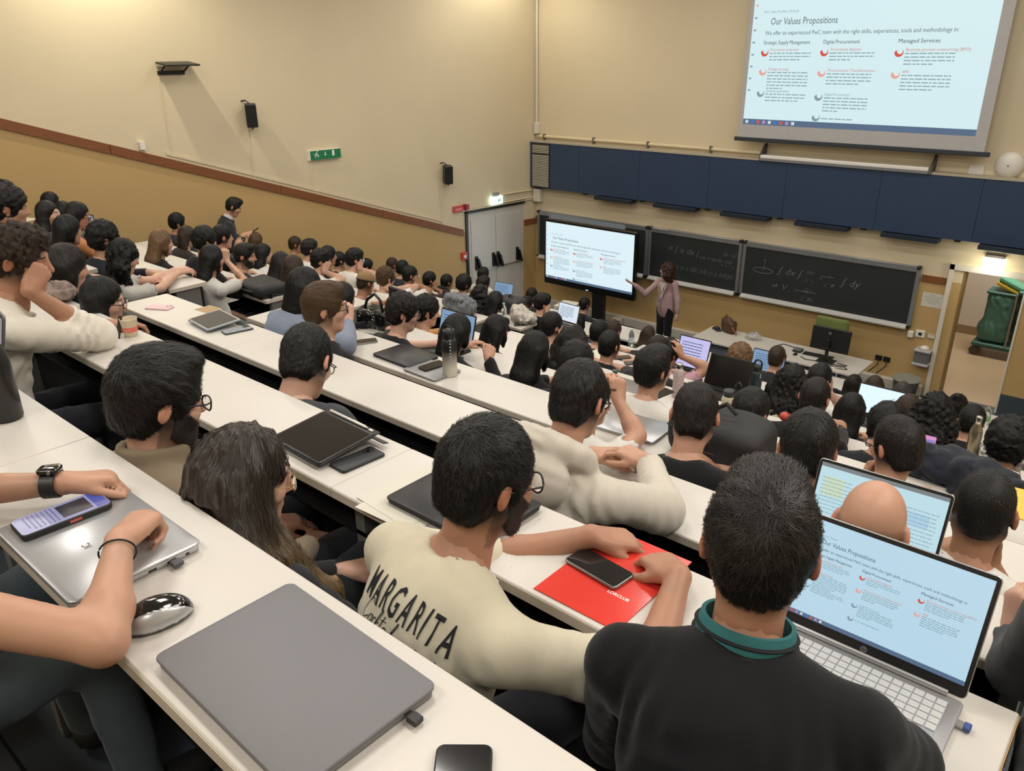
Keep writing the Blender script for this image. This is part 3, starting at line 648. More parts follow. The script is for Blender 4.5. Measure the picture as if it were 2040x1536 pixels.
# ---------------------------------------------------------------- a seated or standing person
def person(label, px, py, k, dy=.12, by=0., hy=0., hp=8., hr=0., hair='short', hc='black', skin='light', top='tee', tc='1c1c1e', sleeve='short', s=1., fem=False,
           glasses=None, gcol='black', beard=False, L='desk', R='desk', lod=2, group=None, pants='1d2026', headphones=False, cap=None, H=None, pelvis=None, Z0=None, stand=False, extra=None, seed=None, hood=False, hs=.94, arms=True, lean=0., face=None, sho=None):
    zt = ZK[k]; tread = zt - .75 if Z0 is None else Z0
    C = on_y(px, py, YN[k] - dy) if H is None else np.asarray(H, float)
    seed = 50 + int(px * 7 + py) if seed is None else seed; rg = np.random.default_rng(seed)
    hd = {0: .0052, 1: .0088, 2: .0138}[lod]; hb = {0: .032, 1: .038, 2: .045}[lod]; ha = {0: .011, 1: .017, 2: .022}[lod]; hcl = {0: .0096, 1: .017, 2: .027}[lod]; hh = {0: .005, 1: .0082, 2: .0115}[lod]; hh = hh * 1.5 if (L == 'lap' and R == 'lap') else hh
    sm = skin_mat(skin); hm = hair_mat(hc); wq = s * (.93 if fem else 1.)
    HF = Fr(C, rot(hy, hp, hr) * (wq * hs)); Hn = Fr(C, rot(hy, hp, hr))
    pa = math.radians(max(hp, 0) * .75); nb = C + rot(by, 0, 0) @ V3(0, -.045 * math.cos(pa) - .182 * math.sin(pa), -.182 * math.cos(pa) + .045 * math.sin(pa)) * wq                      # base of the neck
    if not stand and k: nb[1] = max(nb[1], YF[k - 1] + .075)
    TL = .50 * s
    if pelvis is None:
        pz = tread + .52 if not stand else tread + .93
        dz = nb[2] - pz; pz = max(pz, nb[2] - .56) if not stand else pz; dz = nb[2] - pz
        back = math.sqrt(max(TL * TL - dz * dz, .0009)); back = min(back, .30)
        pel = np.array([nb[0], nb[1], pz]) - rot(by) @ V3(lean, back if not stand else .02, 0)
        if not stand: pel[1] = min(max(pel[1], (YF[k - 1] if k else -.4) + .15), YN[k] - .13)
    else: pel = np.asarray(pelvis, float)
    U = nrm(nb - pel); Rr = rot(by) @ V3(1, 0, 0); Rr = nrm(Rr - U * (Rr @ U)); Fw = np.cross(U, Rr); TR = np.stack([Rr, Fw, U], 1)
    T = Fr(nb, TR); tl = float(np.linalg.norm(nb - pel)); sw = (.178 if not fem else .155) * s
    root = thing('person', (pel[0], pel[1], tread), label, 'person', group)
    # ----- head
    Fd = Field(); h = HF; q = wq * hs
    def sc(*a): return np.array(a) * q
    R0 = Hn.R
    Fd.ell(h(0, -.012, .018), sc(.074, .093, .092), R0, .02); Fd.ell(h(0, .03, -.05), sc(.058, .062, .07), R0, .045 * q)
    Fd.cone(h(-.012, .062, -.108), h(.012, .062, -.108), .020 * q, None, .03 * q)
    for sx in (-1, 1): Fd.cone(h(sx * .052, .005, -.068), h(sx * .016, .058, -.108), .018 * q, .016 * q, .03 * q)
    Fd.cone(h(0, -.02, -.05), nb + T.v(0, .012, .0), (.052 if not fem else .046) * q, (.058 if not fem else .05) * q, .03 * q)
    if lod < 2 or face:
        Fd.cone(h(-.034, .076, .012), h(.034, .076, .012), .013 * q, None, .02 * q)
        for sx in (-1, 1): Fd.ell(h(sx * .042, .055, -.032), sc(.024, .028, .022), R0, .025 * q); Fd.ell(h(sx * .031, .098, -.006), sc(.017, .014, .011), R0, .01).sub(.012 * q)
        Fd.cone(h(0, .086, .004), h(0, .108, -.036), .009 * q, .012 * q, .012 * q); Fd.cone(h(-.011, .094, -.04), h(.011, .094, -.04), .008 * q, None, .008 * q)
        Fd.cone(h(-.018, .084, -.072), h(.018, .084, -.072), .008 * q, None, .006 * q); Fd.cone(h(-.015, .082, -.082), h(.015, .082, -.082), .008 * q, None, .006 * q)
    else: Fd.cone(h(0, .084, .0), h(0, .104, -.036), .010 * q, .013 * q, .014 * q)
    for sx in (-1, 1):
        Re = R0 @ rot(sx * -22, 12, 0); Fd.ell(h(sx * .081, -.016, -.012), sc(.010, .019, .031), Re, .010 * q)
        if lod < 2: Fd.ell(h(sx * .092, -.008, -.010), sc(.009, .010, .017), Re, .01).sub(.006 * q)
    Fd.build(hd); Vh, Qh = Fd.mesh(); Vh = relax(Vh, Qh, 1)
    # ----- body
    Fb = Field(); kk = .05 * s
    Fb.ell(T(0, -.015, -.16 * s), V3(.150 if not fem else .132, .098, .17) * s, TR, kk); Fb.ell(T(0, -.03, -.09 * s), V3(.13 if not fem else .11, .075, .10) * s, TR, kk)
    Fb.ell(pel + T.v(0, .0, .12), V3(.135 if not fem else .12, .095, .17) * s, TR, kk); Fb.ell(pel, V3(.155, .115, .12) * s, TR, kk)
    sh = {sx: (T(sx * sw, -.005, -.062 * s) if not sho or sx not in sho else np.asarray(sho[sx], float)) for sx in (-1, 1)}
    for sx in (-1, 1): Fb.cone(nb + T.v(sx * .03, -.02, -.012), sh[sx], .044 * s, .048 * s, kk)
    hands = {}; Fh = Field(); Fa = Field()
    for sx, spec in ((-1, L), (1, R)):
        if spec == 'desk' and C[1] < YN[k] - .27: spec = 'lap'
        S = sh[sx]; la, lb = .285 * s * (.94 if fem else 1), .25 * s * (.94 if fem else 1); pole = T.v(sx * .75, -.35, -.7); nup = V3(0, 0, 1); fwd = None; kw = {}
        if spec == 'desk' or (isinstance(spec, tuple) and spec[0] == 'desk'):
            ox, oy = (sx * -.02, .10) if spec == 'desk' else spec[1:3]
            W = np.array([C[0] + sx * .12 + ox, YN[k] + oy, zt + .028]); pole = T.v(sx * .8, -.5, -.3); kw = dict(curl=(18, 25, 18))
            if len(spec) > 3 and isinstance(spec, tuple): kw.update(spec[3])
        elif spec == 'lap': W = pel + T.v(sx * .10, .28, .06); W[2] = tread + .56; kw = dict(curl=(20, 25, 20)); nup = V3(0, 0, 1)
        elif spec == 'cheek' or (isinstance(spec, tuple) and spec[0] == 'cheek'):
            a = (sx * .085, .035, -.105) if spec == 'cheek' else spec[1]
            W = h(*a); pole = np.array([sx * .55, .25, -1.]); fwd = h.v(-sx * .25, .30, 1.); nup = h.v(sx * 1., .35, -.1); kw = dict(curl=(55, 60, 40), thumb=(30, 15, 10))
        elif spec == 'chin': W = h(sx * .05, .12, -.19); pole = np.array([sx * .6, .2, -1.]); fwd = h.v(-sx * .4, -.15, 1.); nup = h.v(sx * .3, 1., 0); kw = dict(curl=(50, 60, 40))
        elif spec == 'head': W = h(sx * .13, .02, .0); pole = np.array([sx * .9, .25, -1.]); fwd = h.v(-sx * .45, -.25, 1.); nup = h.v(sx * 1., .2, .3); kw = dict(curl=(25, 30, 20))
        elif spec == 'side': W = sh[sx] + np.array([0, .03, -.5 * s]) + T.v(sx * .06, 0, 0); pole = T.v(sx * .3, -1, 0); fwd = V3(0, .1, -1); nup = T.v(sx, 0, 0); kw = dict(curl=(25, 30, 20))
        elif spec == 'phone': W = np.array([C[0] + sx * .07, YN[k] + .02, zt + .09]); pole = T.v(sx * .8, -.4, -.6); nup = V3(0, -.5, -1.) if False else V3(sx * .9, .2, .3); kw = dict(curl=(45, 50, 30))
        elif spec is None: continue
        else: W = np.asarray(spec['w'](h) if callable(spec['w']) else spec['w'], float); pole = np.asarray(spec.get('pole', pole), float); fwd = spec.get('f'); fwd = fwd(h, W) if callable(fwd) else fwd; nup = spec.get('n', nup); nup = np.asarray(nup(h) if callable(nup) else nup, float); kw = spec.get('kw', {}); S = np.asarray(spec.get('s', S), float); sh[sx] = S
        if isinstance(spec, dict) and 'e' in spec: E = np.asarray(spec['e'], float)
        else: E, W = ik(S, W, la, lb, pole)
        fw = nrm(W - E); fdir = fw if fwd is None else nrm(np.asarray(fwd, float)); 
        if spec == 'desk' or (isinstance(spec, tuple) and spec[0] == 'desk'): E[2] = max(E[2], zt + .045) if E[1] > YN[k] - .02 else E[2]; fdir = nrm(nrm(W - E) * V3(1, 1, .2) + V3(0, .15, -.10))
        ra = (.047 if not fem else .040) * s; rf = (.041 if not fem else .035) * s; rw = (.0255 if not fem else .0225) * s
        for FF in (Fa,):
            FF.cone(S, E, ra * 1.08, rf * .98, .03); FF.cone(E, E + (W - E) * .3, rf * .95, rf, .02); FF.cone(E + (W - E) * .3, W, rf, rw, .02)
        Fh.cone(E + (W - E) * .62, W, (rf * .48 + rw * .52) * .97, rw * 1.0, .01); Fh.cone(W, W + fdir * .025, rw * .95, rw * .85, .012)
        hand(Fh, W + fdir * .006, fdir, nup, sx * -1., s=s * (.92 if fem else 1.0), **kw); hands[sx] = (S, E, W, fdir, nup)
    # ----- legs
    kne, ank = {}, {}
    for sx in (-1, 1):
        hp_ = pel + T.v(sx * .085, .02, -.03)
        if stand: K_ = np.array([pel[0], pel[1], tread + .48]) + rot(by) @ V3(sx * .085, .03, 0); A_ = np.array([pel[0], pel[1], tread + .08]) + rot(by) @ V3(sx * .09, 0., 0)
        else: K_ = hp_ + rot(by) @ V3(sx * .06, .40, 0); K_[2] = tread + .50; A_ = K_ + rot(by) @ V3(0, .02, 0); A_[2] = tread + .09
        kne[sx], ank[sx] = K_, A_
        Fb.cone(hp_, K_, .078 * s, .052 * s, kk); Fb.cone(K_, A_, .052 * s, .036 * s, .03); Fb.cone(A_ - np.array([0, 0, .03]), A_ + rot(by) @ V3(0, .13, -.045), .022, .016, .02)
    Fb.cone(nb + T.v(0, .012, -.03), nb + (h(0, -.02, -.05) - nb) * .55, (.056 if not fem else .048) * q, (.050 if not fem else .043) * q, .03)
    Fb.build(hb); Vb, Qb = Fb.mesh(); Vb = relax(Vb, Qb, 1); Vs = [Vb, Vh]; Qs = [Qb, Qh + len(Vb)]
    if Fa.pr: Fa.build(ha); Va, Qa = Fa.mesh(); Va = relax(Va, Qa, 1); Qs.append(Qa + len(Vb) + len(Vh)); Vs.append(Va)
    if Fh.pr:
        Fh.build(hh); Va, Qa = Fh.mesh(); Va = relax(Va, Qa, 1); Qs.append(Qa + sum(len(v) for v in Vs)); Vs.append(Va)
    Vall = np.concatenate(Vs); Qall = np.concatenate(Qs)
    col = np.tile(np.array(hexc(SKIN[skin])), (len(Vall), 1))
    loc = (Vall - C) @ Hn.R / q                                       # head space
    lips = (np.abs(loc[:, 0]) < .022) & (loc[:, 1] > .078) & (np.abs(loc[:, 2] + .077) < .010); col[lips] = col[lips] * np.array([.85, .55, .55])
    ear = (np.abs(loc[:, 0]) > .078) & (np.abs(loc[:, 1] + .012) < .035) & (np.abs(loc[:, 2] + .01) < .04); col[ear] = col[ear] * np.array([1.02, .82, .78])
    brow = (np.abs(np.abs(loc[:, 0]) - .032) < .018) & (loc[:, 1] > .07) & (np.abs(loc[:, 2] - .016) < .0045); col[brow] = np.array(hexc(HAIRC[hc])) * 1.3
    if beard or hair in ('buzz', 'bald'):
        stub = (loc[:, 1] > -.02) & (loc[:, 2] < -.045) & (loc[:, 2] > -.135) & (np.linalg.norm(loc, axis=1) < .16) & ~lips; col[stub] = col[stub] * .55 if beard else col[stub] * .85
    if not fem and hair in ('crop', 'fade', 'cfade', 'buzz', 'short', 'thin', 'quiff', 'swept'):
        tt = np.clip((loc[:, 2] + .105) / .05, 0, 1) * (loc[:, 1] < .03 + .02 * (loc[:, 2] > 0)) * (np.linalg.norm(loc, axis=1) < .135) * ~ear; hcv = np.array(hexc(HAIRC[hc])); col = col * (1 - .9 * tt[:, None]) + hcv * .9 * tt[:, None]
    if hair == 'bald':
        st = (loc[:, 2] < .012 + .03 * (loc[:, 1] > .02)) & (loc[:, 2] > -.075) & (loc[:, 1] < .035) & (np.linalg.norm(loc, axis=1) < .13) & ~ear; col[st] = col[st] * (1 - .30 * np.clip((.03 - loc[st][:, 2]) / .03, 0, 1)[:, None])
    bodym = mat('skin_painted', (.5, .4, .3), .46, var=.06, scale=22, bump=.05, bscale=420, sss=.12, spec=.4, attr='Col')
    body = obj('body', mesh_np('body', Vall, Qall, [bodym], col=col), None, root)
    if face:
        for sx in (-1, 1):
            b = NB(); bmesh.ops.create_uvsphere(b, u_segments=12, v_segments=8, radius=.0125 * q, matrix=Matrix.Translation(Vector(h(sx * .031, .0795, -.005)))); smooth(b, 180); e = obj('eye', b, mat('eye_white', hexc('d8d2cc'), .2), root)
            b = NB(); bmesh.ops.create_uvsphere(b, u_segments=10, v_segments=6, radius=.006 * q, matrix=Matrix.Translation(Vector(h(sx * .031, .0870, -.006)))); smooth(b, 180); obj('iris', b, mat('dark_iris', hexc('241710'), .15), e)
    # ----- clothes
    tm = cloth_mat(tc); Fc = Field(); o = .014
    Fc.ell(T(0, -.018, -.16 * s), V3(.165 if not fem else .146, .112, .185) * s, TR, kk); Fc.ell(T(0, -.032, -.09 * s), V3(.144 if not fem else .124, .088, .112) * s, TR, kk)
    Fc.ell(pel + T.v(0, .0, .12), V3(.155 if not fem else .138, .118, .19) * s, TR, kk); Fc.ell(pel + T.v(0, 0, .02), V3(.172, .132, .12) * s, TR, kk)
    for sx in (-1, 1): Fc.cone(nb + T.v(sx * .035, -.022, -.016), sh[sx], .056 * s, .056 * s, kk * .8)
    bulky = top in ('hoodie', 'jacket', 'sweater', 'blazer')
    for sx in hands:
        S, E, W, fd, nu = hands[sx]; fr = {'cap': .22, 'short': .62, 'mid': .95, 'long': 1, 'roll': 1}[sleeve]; g = 1.32 if bulky else 1.2
        ra = (.050 if not fem else .043) * s * g
        if sleeve in ('cap', 'short', 'mid'): Eh = S + (E - S) * fr; Fc.cone(S, Eh, ra * .96, ra * 1.06, .025)
        else:
            fr2 = .93 if sleeve == 'long' else .45
            Fc.cone(S, E, ra * .96, ra * .95, .025); Wc = E + (W - E) * fr2; Fc.cone(E, Wc, ra * .98, (.036 if sleeve == 'long' else .045) * s * (1.1 if bulky else 1.), .02)
    fs = 1.25 if bulky else 1.
    for sx in hands:
        S, E, W, fd, nu = hands[sx]; Fc.fold(.0042 * fs, .042 if lod < 2 else .055, nrm(E - S) + .35 * T.v(0, 0, 1), E + (S - E) * .25, .12, seed + sx); Fc.fold(.0040 * fs, .038 if lod < 2 else .05, nrm(W - E), E + (W - E) * .35, .13, seed + 4 + sx)
        Fc.fold((.0075 if lod == 0 else .0045) * fs, .05, nrm(nrm(nb - S) + .5 * T.v(0, 0, -1)), S + T.v(-sx * .05, -.04, -.07), .13, seed + 8 + sx)
    Fc.fold((.0065 if lod == 0 else .0045) * fs, .075, nrm(T.v(.35 * (1 if seed % 2 else -1), 0, 1)), T(0, -.05, -.33), .22, seed + 11); Fc.noise(.0045, 24, seed)
    for sx in hands:
        S, E, W, fd, nu = hands[sx]
        if sleeve in ('cap', 'short', 'mid'): fr = {'cap': .22, 'short': .62, 'mid': .95}[sleeve]; Eh = S + (E - S) * fr; ax_ = nrm(E - S); Fc.cone(Eh + ax_ * .075, Eh + ax_ * .30, .085 * s, .085 * s, .0).sub(.006); Fc.cone(Eh - ax_ * .02, Eh + ax_ * .12, (.050 if not fem else .043) * s, (.050 if not fem else .043) * s, 0).sub(.004)
        else: Wc = E + (W - E) * (.93 if sleeve == 'long' else .45); ax_ = nrm(W - E); Fc.cone(Wc + ax_ * .06, Wc + ax_ * .2, .062, .062, 0).sub(.004)
    ax = nrm(h(0, -.02, -.06) - nb); c0 = nb + T.v(0, .006, .0); e1 = nrm(np.cross(T.v(0, 1, 0), ax)); e2 = np.cross(ax, e1)
    Fc.cone(c0 + ax * .018, h(0, -.015, -.04), (.062 if not fem else .054) * s, (.068) * s, 0).sub(.006)
    def band(z, R_, r_, front=.02):
        pr_ = [c0 + ax * (z - front * (.5 + .5 * math.sin(a_))) + (e1 * math.cos(a_) + e2 * math.sin(a_) * 1.04) * R_ * (1 + .10 * max(0, math.sin(a_))) for a_ in np.linspace(0, 2 * math.pi, 21)]
        Fc.chain(pr_, r_, .006)
    fq = .89 if fem else 1.; rb = max(.0085, .72 * hcl)
    if top == 'varsity': pass
    elif top in ('tee', 'sweater', 'hoodie'): band(.006, .068 * s * fq, rb, .028)
    elif top == 'turtleneck':
        for z_ in (.0, .018, .036, .054): band(z_, (.070 - .05 * z_) * s * fq, max(.011, rb), .0)
    else:
        band(.008, .071 * s * fq, max(.010, rb), .02); band(.026, .069 * s * fq, max(.010, rb), .01)
    if hood or top == 'hoodie':
        for i in range(9):
            a0, a1 = math.radians(-120 + i * 240 / 9), math.radians(-120 + (i + 1) * 240 / 9)
            def hp3(a): return nb + T.v(.105 * math.sin(a), -.035 - .075 * math.cos(a), .062 - .06 * (1 - math.cos(a)) * .6) * s
            r_ = .040 * s; Fc.cone(hp3(a0), hp3(a1), r_, r_, .006)
        Fc.ell(nb + T.v(0, -.115, -.04) * s, V3(.125, .055, .10) * s, TR, .006)
        Fc.fold(.005, .05, T.v(.3, .2, 1), nb + T.v(0, -.08, .0), .15, seed + 21, 3.0)
    Fc.cut(pel + T.v(0, 0, -.06), -U); Fc.build(hcl); Vc, Qc = Fc.mesh(); Vc = relax(Vc, Qc, 1)
    nm = {'tee': 't_shirt', 'hoodie': 'hoodie', 'sweater': 'sweater', 'shirt': 'shirt', 'polo': 'polo_shirt', 'turtleneck': 'turtleneck_jumper', 'jacket': 'jacket', 'blazer': 'blazer', 'varsity': 'bomber_jacket'}[top]
    garment = obj(nm, mesh_np(nm, Vc, Qc, [tm]), None, root)
    Fp = Field()
    for sx in (-1, 1): Fp.cone(pel + T.v(sx * .085, .02, -.03), kne[sx], .094 * s, .066 * s, .04); Fp.cone(kne[sx], ank[sx], .066 * s, .055 * s, .03)
    Fp.ell(pel + T.v(0, 0, -.01), V3(.165, .125, .11) * s, TR, .04)
    if lod == 0: Fp.noise(.004, 70, seed, None, True)
    field_mesh(Fp, {0: .020, 1: .036, 2: .048}[lod], 'trousers', cloth_mat(pants), root)
    b = NB()
    for sx in (-1, 1):
        Fs = Field(); A_ = ank[sx]; fo = rot(by) @ V3(0, 1, 0); Fs.cone(A_ + V3(0, 0, -.045), A_ + fo * .16 + V3(0, 0, -.055), .048, .036, .02); Fs.cut(np.array([0, 0, tread + .004]), V3(0, 0, -1))
        field_mesh(Fs, .024 if lod == 0 else .032, 'shoe', mat('dark_shoe', hexc('222222'), .6), root)
    # ----- hair
    info = dict(root=root, h=h, Hn=Hn, q=q, T=T, TR=TR, nb=nb, pel=pel, C=C, hands=hands, Fc=Fc, garment=garment, body=body, s=s, sh=sh, U=U, Fw=Fw)
    hairdo(info, hair, hc, hm, lod, seed, fem)
    if beard:
        Fd2 = Field(); Fd2.pr = list(Fd.pr); Fd2.build(hd); Fd2.g -= (.0048 * q); g0 = Fd2.g.copy(); lo_, n_ = Fd2.lo, Fd2.n
        ii = np.argwhere(np.abs(g0) < .04); Lc = ((lo_ + ii * hd) - C) @ Hn.R / q
        line = .004 - .85 * np.clip(Lc[:, 1] - .012, 0, .085); pen = np.maximum.reduce([Lc[:, 2] - line, -.080 - .82 * np.clip(Lc[:, 1], 0, .062) - Lc[:, 2], .012 - Lc[:, 1] + .2 * (Lc[:, 2] + .05)])
        mouth = .010 - np.sqrt((Lc[:, 0] * .42) ** 2 + (Lc[:, 2] + .077) ** 2); mouth = np.where(Lc[:, 1] > .06, mouth, -1)
        cheek = np.where((np.abs(Lc[:, 0]) < .042) & (Lc[:, 2] > -.058), Lc[:, 2] + .058, -1)
        Fd2.g[tuple(ii.T)] = np.maximum(g0[tuple(ii.T)], np.maximum.reduce([pen, mouth, cheek])); Fd2.g[np.abs(g0) >= .04] = .2
        Vd, Qd = Fd2.mesh(); Vd = relax(Vd, Qd, 3); bm_ = mat('beard_' + hc, hexc('211b18'), .75, var=.3, scale=160, bump=.6, bscale=500)
        bo = obj('beard', mesh_np('beard', Vd, Qd, [bm_]), None, root)
        if lod == 0: strands(Fd2, Vd, lambda P: np.array([0, 0, -1.]) + .3 * Hn.R[:, 1], 2500, 2, .004, .0006, .003, seed, '2a211c', 'loose_beard_hair', strand_m, root, jit=.4)
    if glasses: spectacles(Hn_scaled(h), root, glasses, gcol, lod < 2)
    if headphones:
        b = NB(); add_tube(b, [h(.092 * math.cos(a), -.01, .02 + .098 * math.sin(a)) for a in np.linspace(-.1, math.pi + .1, 16)], .009, 8)
        hp_o = obj('headband', smooth(b, 180), black_p, root)
        for sx in (-1, 1): field_mesh(Field().ell(h(sx * .093, -.008, -.01), V3(.022, .036, .042) * q, Hn.R, 0), .006, 'ear_cup', black_p, root)
    if extra: extra(info)
    return info
def Hn_scaled(h): return lambda *p: Vector(h(*p))
def hairdo(I, style, hc, hm, lod, seed, fem):
    h, q, R0, root, T, nb = I['h'], I['q'], I['Hn'].R, I['root'], I['T'], I['nb']
    if style == 'bald': return
    F = Field(); sc = lambda *a: np.array(a) * q
    parts = style.split('+'); st = parts[0]
    th = {'buzz': .004, 'crop': .011, 'short': .016, 'quiff': .018, 'curly': .026, 'afro': .034, 'long': .016, 'longcurly': .026, 'wavy': .024, 'bob': .020, 'bun': .012, 'thin': .008, 'swept': .02, 'mop': .024, 'fade': .014, 'cfade': .02, 'pony': .012}[st]
    F.ell(h(0, -.014, .020), sc(.074, .093, .092) + th * q * np.array([.9, .8, 1.]), R0, .02)
    if st in ('quiff', 'swept', 'fade', 'cfade'): F.ell(h(0, .045, .092), sc(.058, .052, .032), R0, .03 * q)
    if st == 'mop': F.ell(h(0, .04, .08), sc(.075, .055, .04), R0, .03 * q)
    # nape
    if st not in ('fade', 'buzz', 'cfade'): F.ell(h(0, -.058, -.048), sc(.058, .042, .05) + th * .4, R0, .025 * q)
    else: F.ell(h(0, -.058, -.04), sc(.055, .040, .045), R0, .025 * q)
    # sideburns
    if not fem:
        for sx in (-1, 1): F.cone(h(sx * .071, .018, .01), h(sx * .071, .020, -.028), .009 * q + th * .2, .006 * q, .015 * q)
    longh = st in ('long', 'longcurly', 'wavy', 'bob')
    if longh:
        drop = {'long': .40, 'longcurly': .30, 'wavy': .26, 'bob': .10}[st]; wd = {'long': .075, 'longcurly': .095, 'wavy': .105, 'bob': .078}[st]
        bk = T.v(0, -1, 0); dn = V3(0, 0, -1)
        for x in (-.75, -.25, .25, .75):
            p0 = h(x * .085, -.07 + .03 * abs(x), .0); p1 = nb + T.v(x * wd * 1.05, -.075 + .03 * abs(x), .03) * q; p2 = nb + T.v(x * wd * 1.1, -.105 + .03 * abs(x), .05 - drop * .5); p3 = nb + T.v(x * wd * .9, -.115 + .03 * abs(x), .05 - drop)
            if st == 'bob': F.chain([p0, p1], [.045 * q, .034 * q], .03 * q)
            else: F.chain([p0, p1, p2, p3], [.042 * q, .042 * q, .038 * q, .014 * q], .03 * q)
        for sx in (-1, 1):
            F.chain([h(sx * .072, -.005, .03), h(sx * .082, .0, -.06), h(sx * .075, .01, -.12 if st != 'bob' else -.09)], [.024 * q, .024 * q, .016 * q], .025 * q)
            if st in ('wavy', 'longcurly'): F.chain([h(sx * .085, -.02, .02), h(sx * .12, -.02, -.08), nb + T.v(sx * .13, .0, -.05)], [.035 * q, .045 * q, .03 * q], .04 * q)
    if st == 'bun': F.ell(h(0, -.07, .105), sc(.042, .042, .036), R0, .012 * q)
    if st == 'pony': F.chain([h(0, -.105, .04), h(0, -.15, -.02), h(0, -.13, -.14)], [.022 * q, .028 * q, .012 * q], .015)
    if 'x' in parts: pass
    # keep the face clear
    fz = {'mop': .030, 'short': .045, 'curly': .045, 'long': .05, 'bob': .035, 'buzz': .06, 'thin': .062}.get(st, .05)
    F.ell(h(0, .100, -.045), sc(.070, .062, .045 + fz), R0, 0).sub(.010 * q)
    F.ell(h(0, .085, -.10), sc(.060, .075, .075), R0, 0).sub(.010 * q)
    for sx in (-1, 1):
        if not longh: F.ell(h(sx * .088, -.006, -.030), sc(.022, .026, .040), R0, 0).sub(.008 * q)
    if not longh:
        F.cut(h(0, -.05, -.092), -R0[:, 2] - .35 * R0[:, 1])
    amp = {'cfade': (.0065, 190), 'curly': (.0065, 210), 'afro': (.007, 190), 'longcurly': (.009, 150), 'wavy': (.009, 95), 'mop': (.005, 140)}.get(st, (.0020, 260))
    if st != 'buzz': F.noise(amp[0], amp[1], seed); F.noise(amp[0] * .5, amp[1] * 2.1, seed + 9)
    if I.get('hair_extra'): I['hair_extra'](F)
    hv = {0: .006, 1: .0100, 2: .0148}[lod]
    F.build(hv); V, Q = F.mesh(); V = relax(V, Q, 1)
    ho = obj('hair', mesh_np('hair', V, Q, [hm]), None, root); I['hair'] = ho
    crown = h(.01, -.065, .085); up = R0[:, 2]; fw = R0[:, 1]; rt = R0[:, 0]
    if st in ('curly', 'afro', 'longcurly', 'wavy', 'mop', 'cfade'):
        flow = lambda P: np.stack([fnoise(P, 200, seed + i) for i in (1, 2, 3)], 1) + (np.array([0, 0, -.6]) if longh else 0)
        n, seg, step, lift = 2600, 4, .009, .010
    elif longh: flow = lambda P: np.array([0, 0, -1.]) + .9 * nrm_rows(P - crown) * np.clip(1 - np.linalg.norm(P - h(0, 0, 0), axis=1) / .16, 0, 1)[:, None]; n, seg, step, lift = 3000, 6, .018, .002
    elif st in ('quiff', 'swept', 'fade'): flow = lambda P: nrm_rows(P - crown) + .5 * fw + .15 * up; n, seg, step, lift = 4200, 3, .010, .006
    else: flow = lambda P: nrm_rows(P - crown) + .12 * np.stack([fnoise(P, 110, seed + i) for i in (1, 2, 3)], 1); n, seg, step, lift = 4200, 3, .008, .0045
    if st == 'buzz': n, seg, step, lift = 3000, 2, .003, .0025
    if st == 'thin': n = 2600
    n = int(n * {0: 1.35, 1: .20, 2: .045}[lod]); wdt = {0: .0007, 1: .0013, 2: .0026}[lod]
    if n > 100: strands(F, V, flow, n, seg if lod < 2 else max(2, seg - 1), step if lod < 2 else step * 1.5, wdt, lift, seed, HAIRC[hc], 'loose_hair', strand_m, root, jit=.35)
    I['Fhair'] = F
def nrm_rows(A): return A / (np.linalg.norm(A, axis=1, keepdims=True) + 1e-9)
# ================================================================ the audience
def dz(px, py, k, hgt=.03): return on_z(px, py, ZK[k] + hgt)
# ---- the people near the camera
DBG = []
def project(I, me, F=None, d=.0016, start=.35, org=None):
    """lay flat letters (u right, v up, in the plane of the back) on the garment by marching along the torso's forward axis"""
    F = F or I['Fc']; n = len(me.vertices); co = np.zeros(n * 3, np.float32); me.vertices.foreach_get('co', co); co = co.reshape(-1, 3).astype(float)
    P = np.stack([I['T'](u, -start, v) for u, v, w in co]); f = I['TR'][:, 1]
    t = np.zeros(n)
    for _ in range(60): t += np.clip(F.sample(P + t[:, None] * f), -.02, .05) * .7
    t = np.minimum(t, start + .12)
    Q = P + t[:, None] * f; N = F.grad(Q); Q = Q + N * (d + 1.0 * co[:, 2:3])
    DBG.append((Q.mean(0), F.sample(Q).mean(), t.mean()))
    me.vertices.foreach_set('co', Q.astype(np.float32).ravel()); me.update(); return me
def fine(me, L=.008):
    bm = bmesh.new(); bm.from_mesh(me); bmesh.ops.triangulate(bm, faces=bm.faces)
    for _ in range(4):
        es = [e for e in bm.edges if e.calc_length() > L]
        if not es: break
        bmesh.ops.subdivide_edges(bm, edges=es, cuts=1); bmesh.ops.triangulate(bm, faces=[f for f in bm.faces if len(f.verts) > 3])
    bm.to_mesh(me); bm.free(); return me
ink = mat('black_print_ink', hexc('1d1d22'), .8, var=.2, scale=60)
def flatstroke(strokes, w):
    """strokes: polylines in 2D -> thin flat ribbon mesh"""
    bm = NB()
    for st in strokes:
        P = [Vector((x, y, 0)) for x, y in st]
        # resample smoothly
        Q = []
        for i in range(len(P) - 1):
            p0, p1, p2, p3 = P[max(i - 1, 0)], P[i], P[i + 1], P[min(i + 2, len(P) - 1)]
            for t in (0, .25, .5, .75): Q.append(.5 * ((2 * p1) + (p2 - p0) * t + (2 * p0 - 5 * p1 + 4 * p2 - p3) * t * t + (3 * p1 - p0 - 3 * p2 + p3) * t ** 3))
        Q.append(P[-1]); L = []
        for i, q in enumerate(Q):
            tn = (Q[min(i + 1, len(Q) - 1)] - Q[max(i - 1, 0)]); tn = tn.normalized() if tn.length > 1e-9 else Vector((1, 0, 0)); nn = Vector((-tn.y, tn.x, 0)) * w
            L.append((bm.verts.new(q - nn), bm.verts.new(q + nn)))
        for a, b in zip(L[:-1], L[1:]): bm.faces.new((a[0], b[0], b[1], a[1]))
    me = bpy.data.meshes.new('stroke'); bm.to_mesh(me); bm.free(); return me
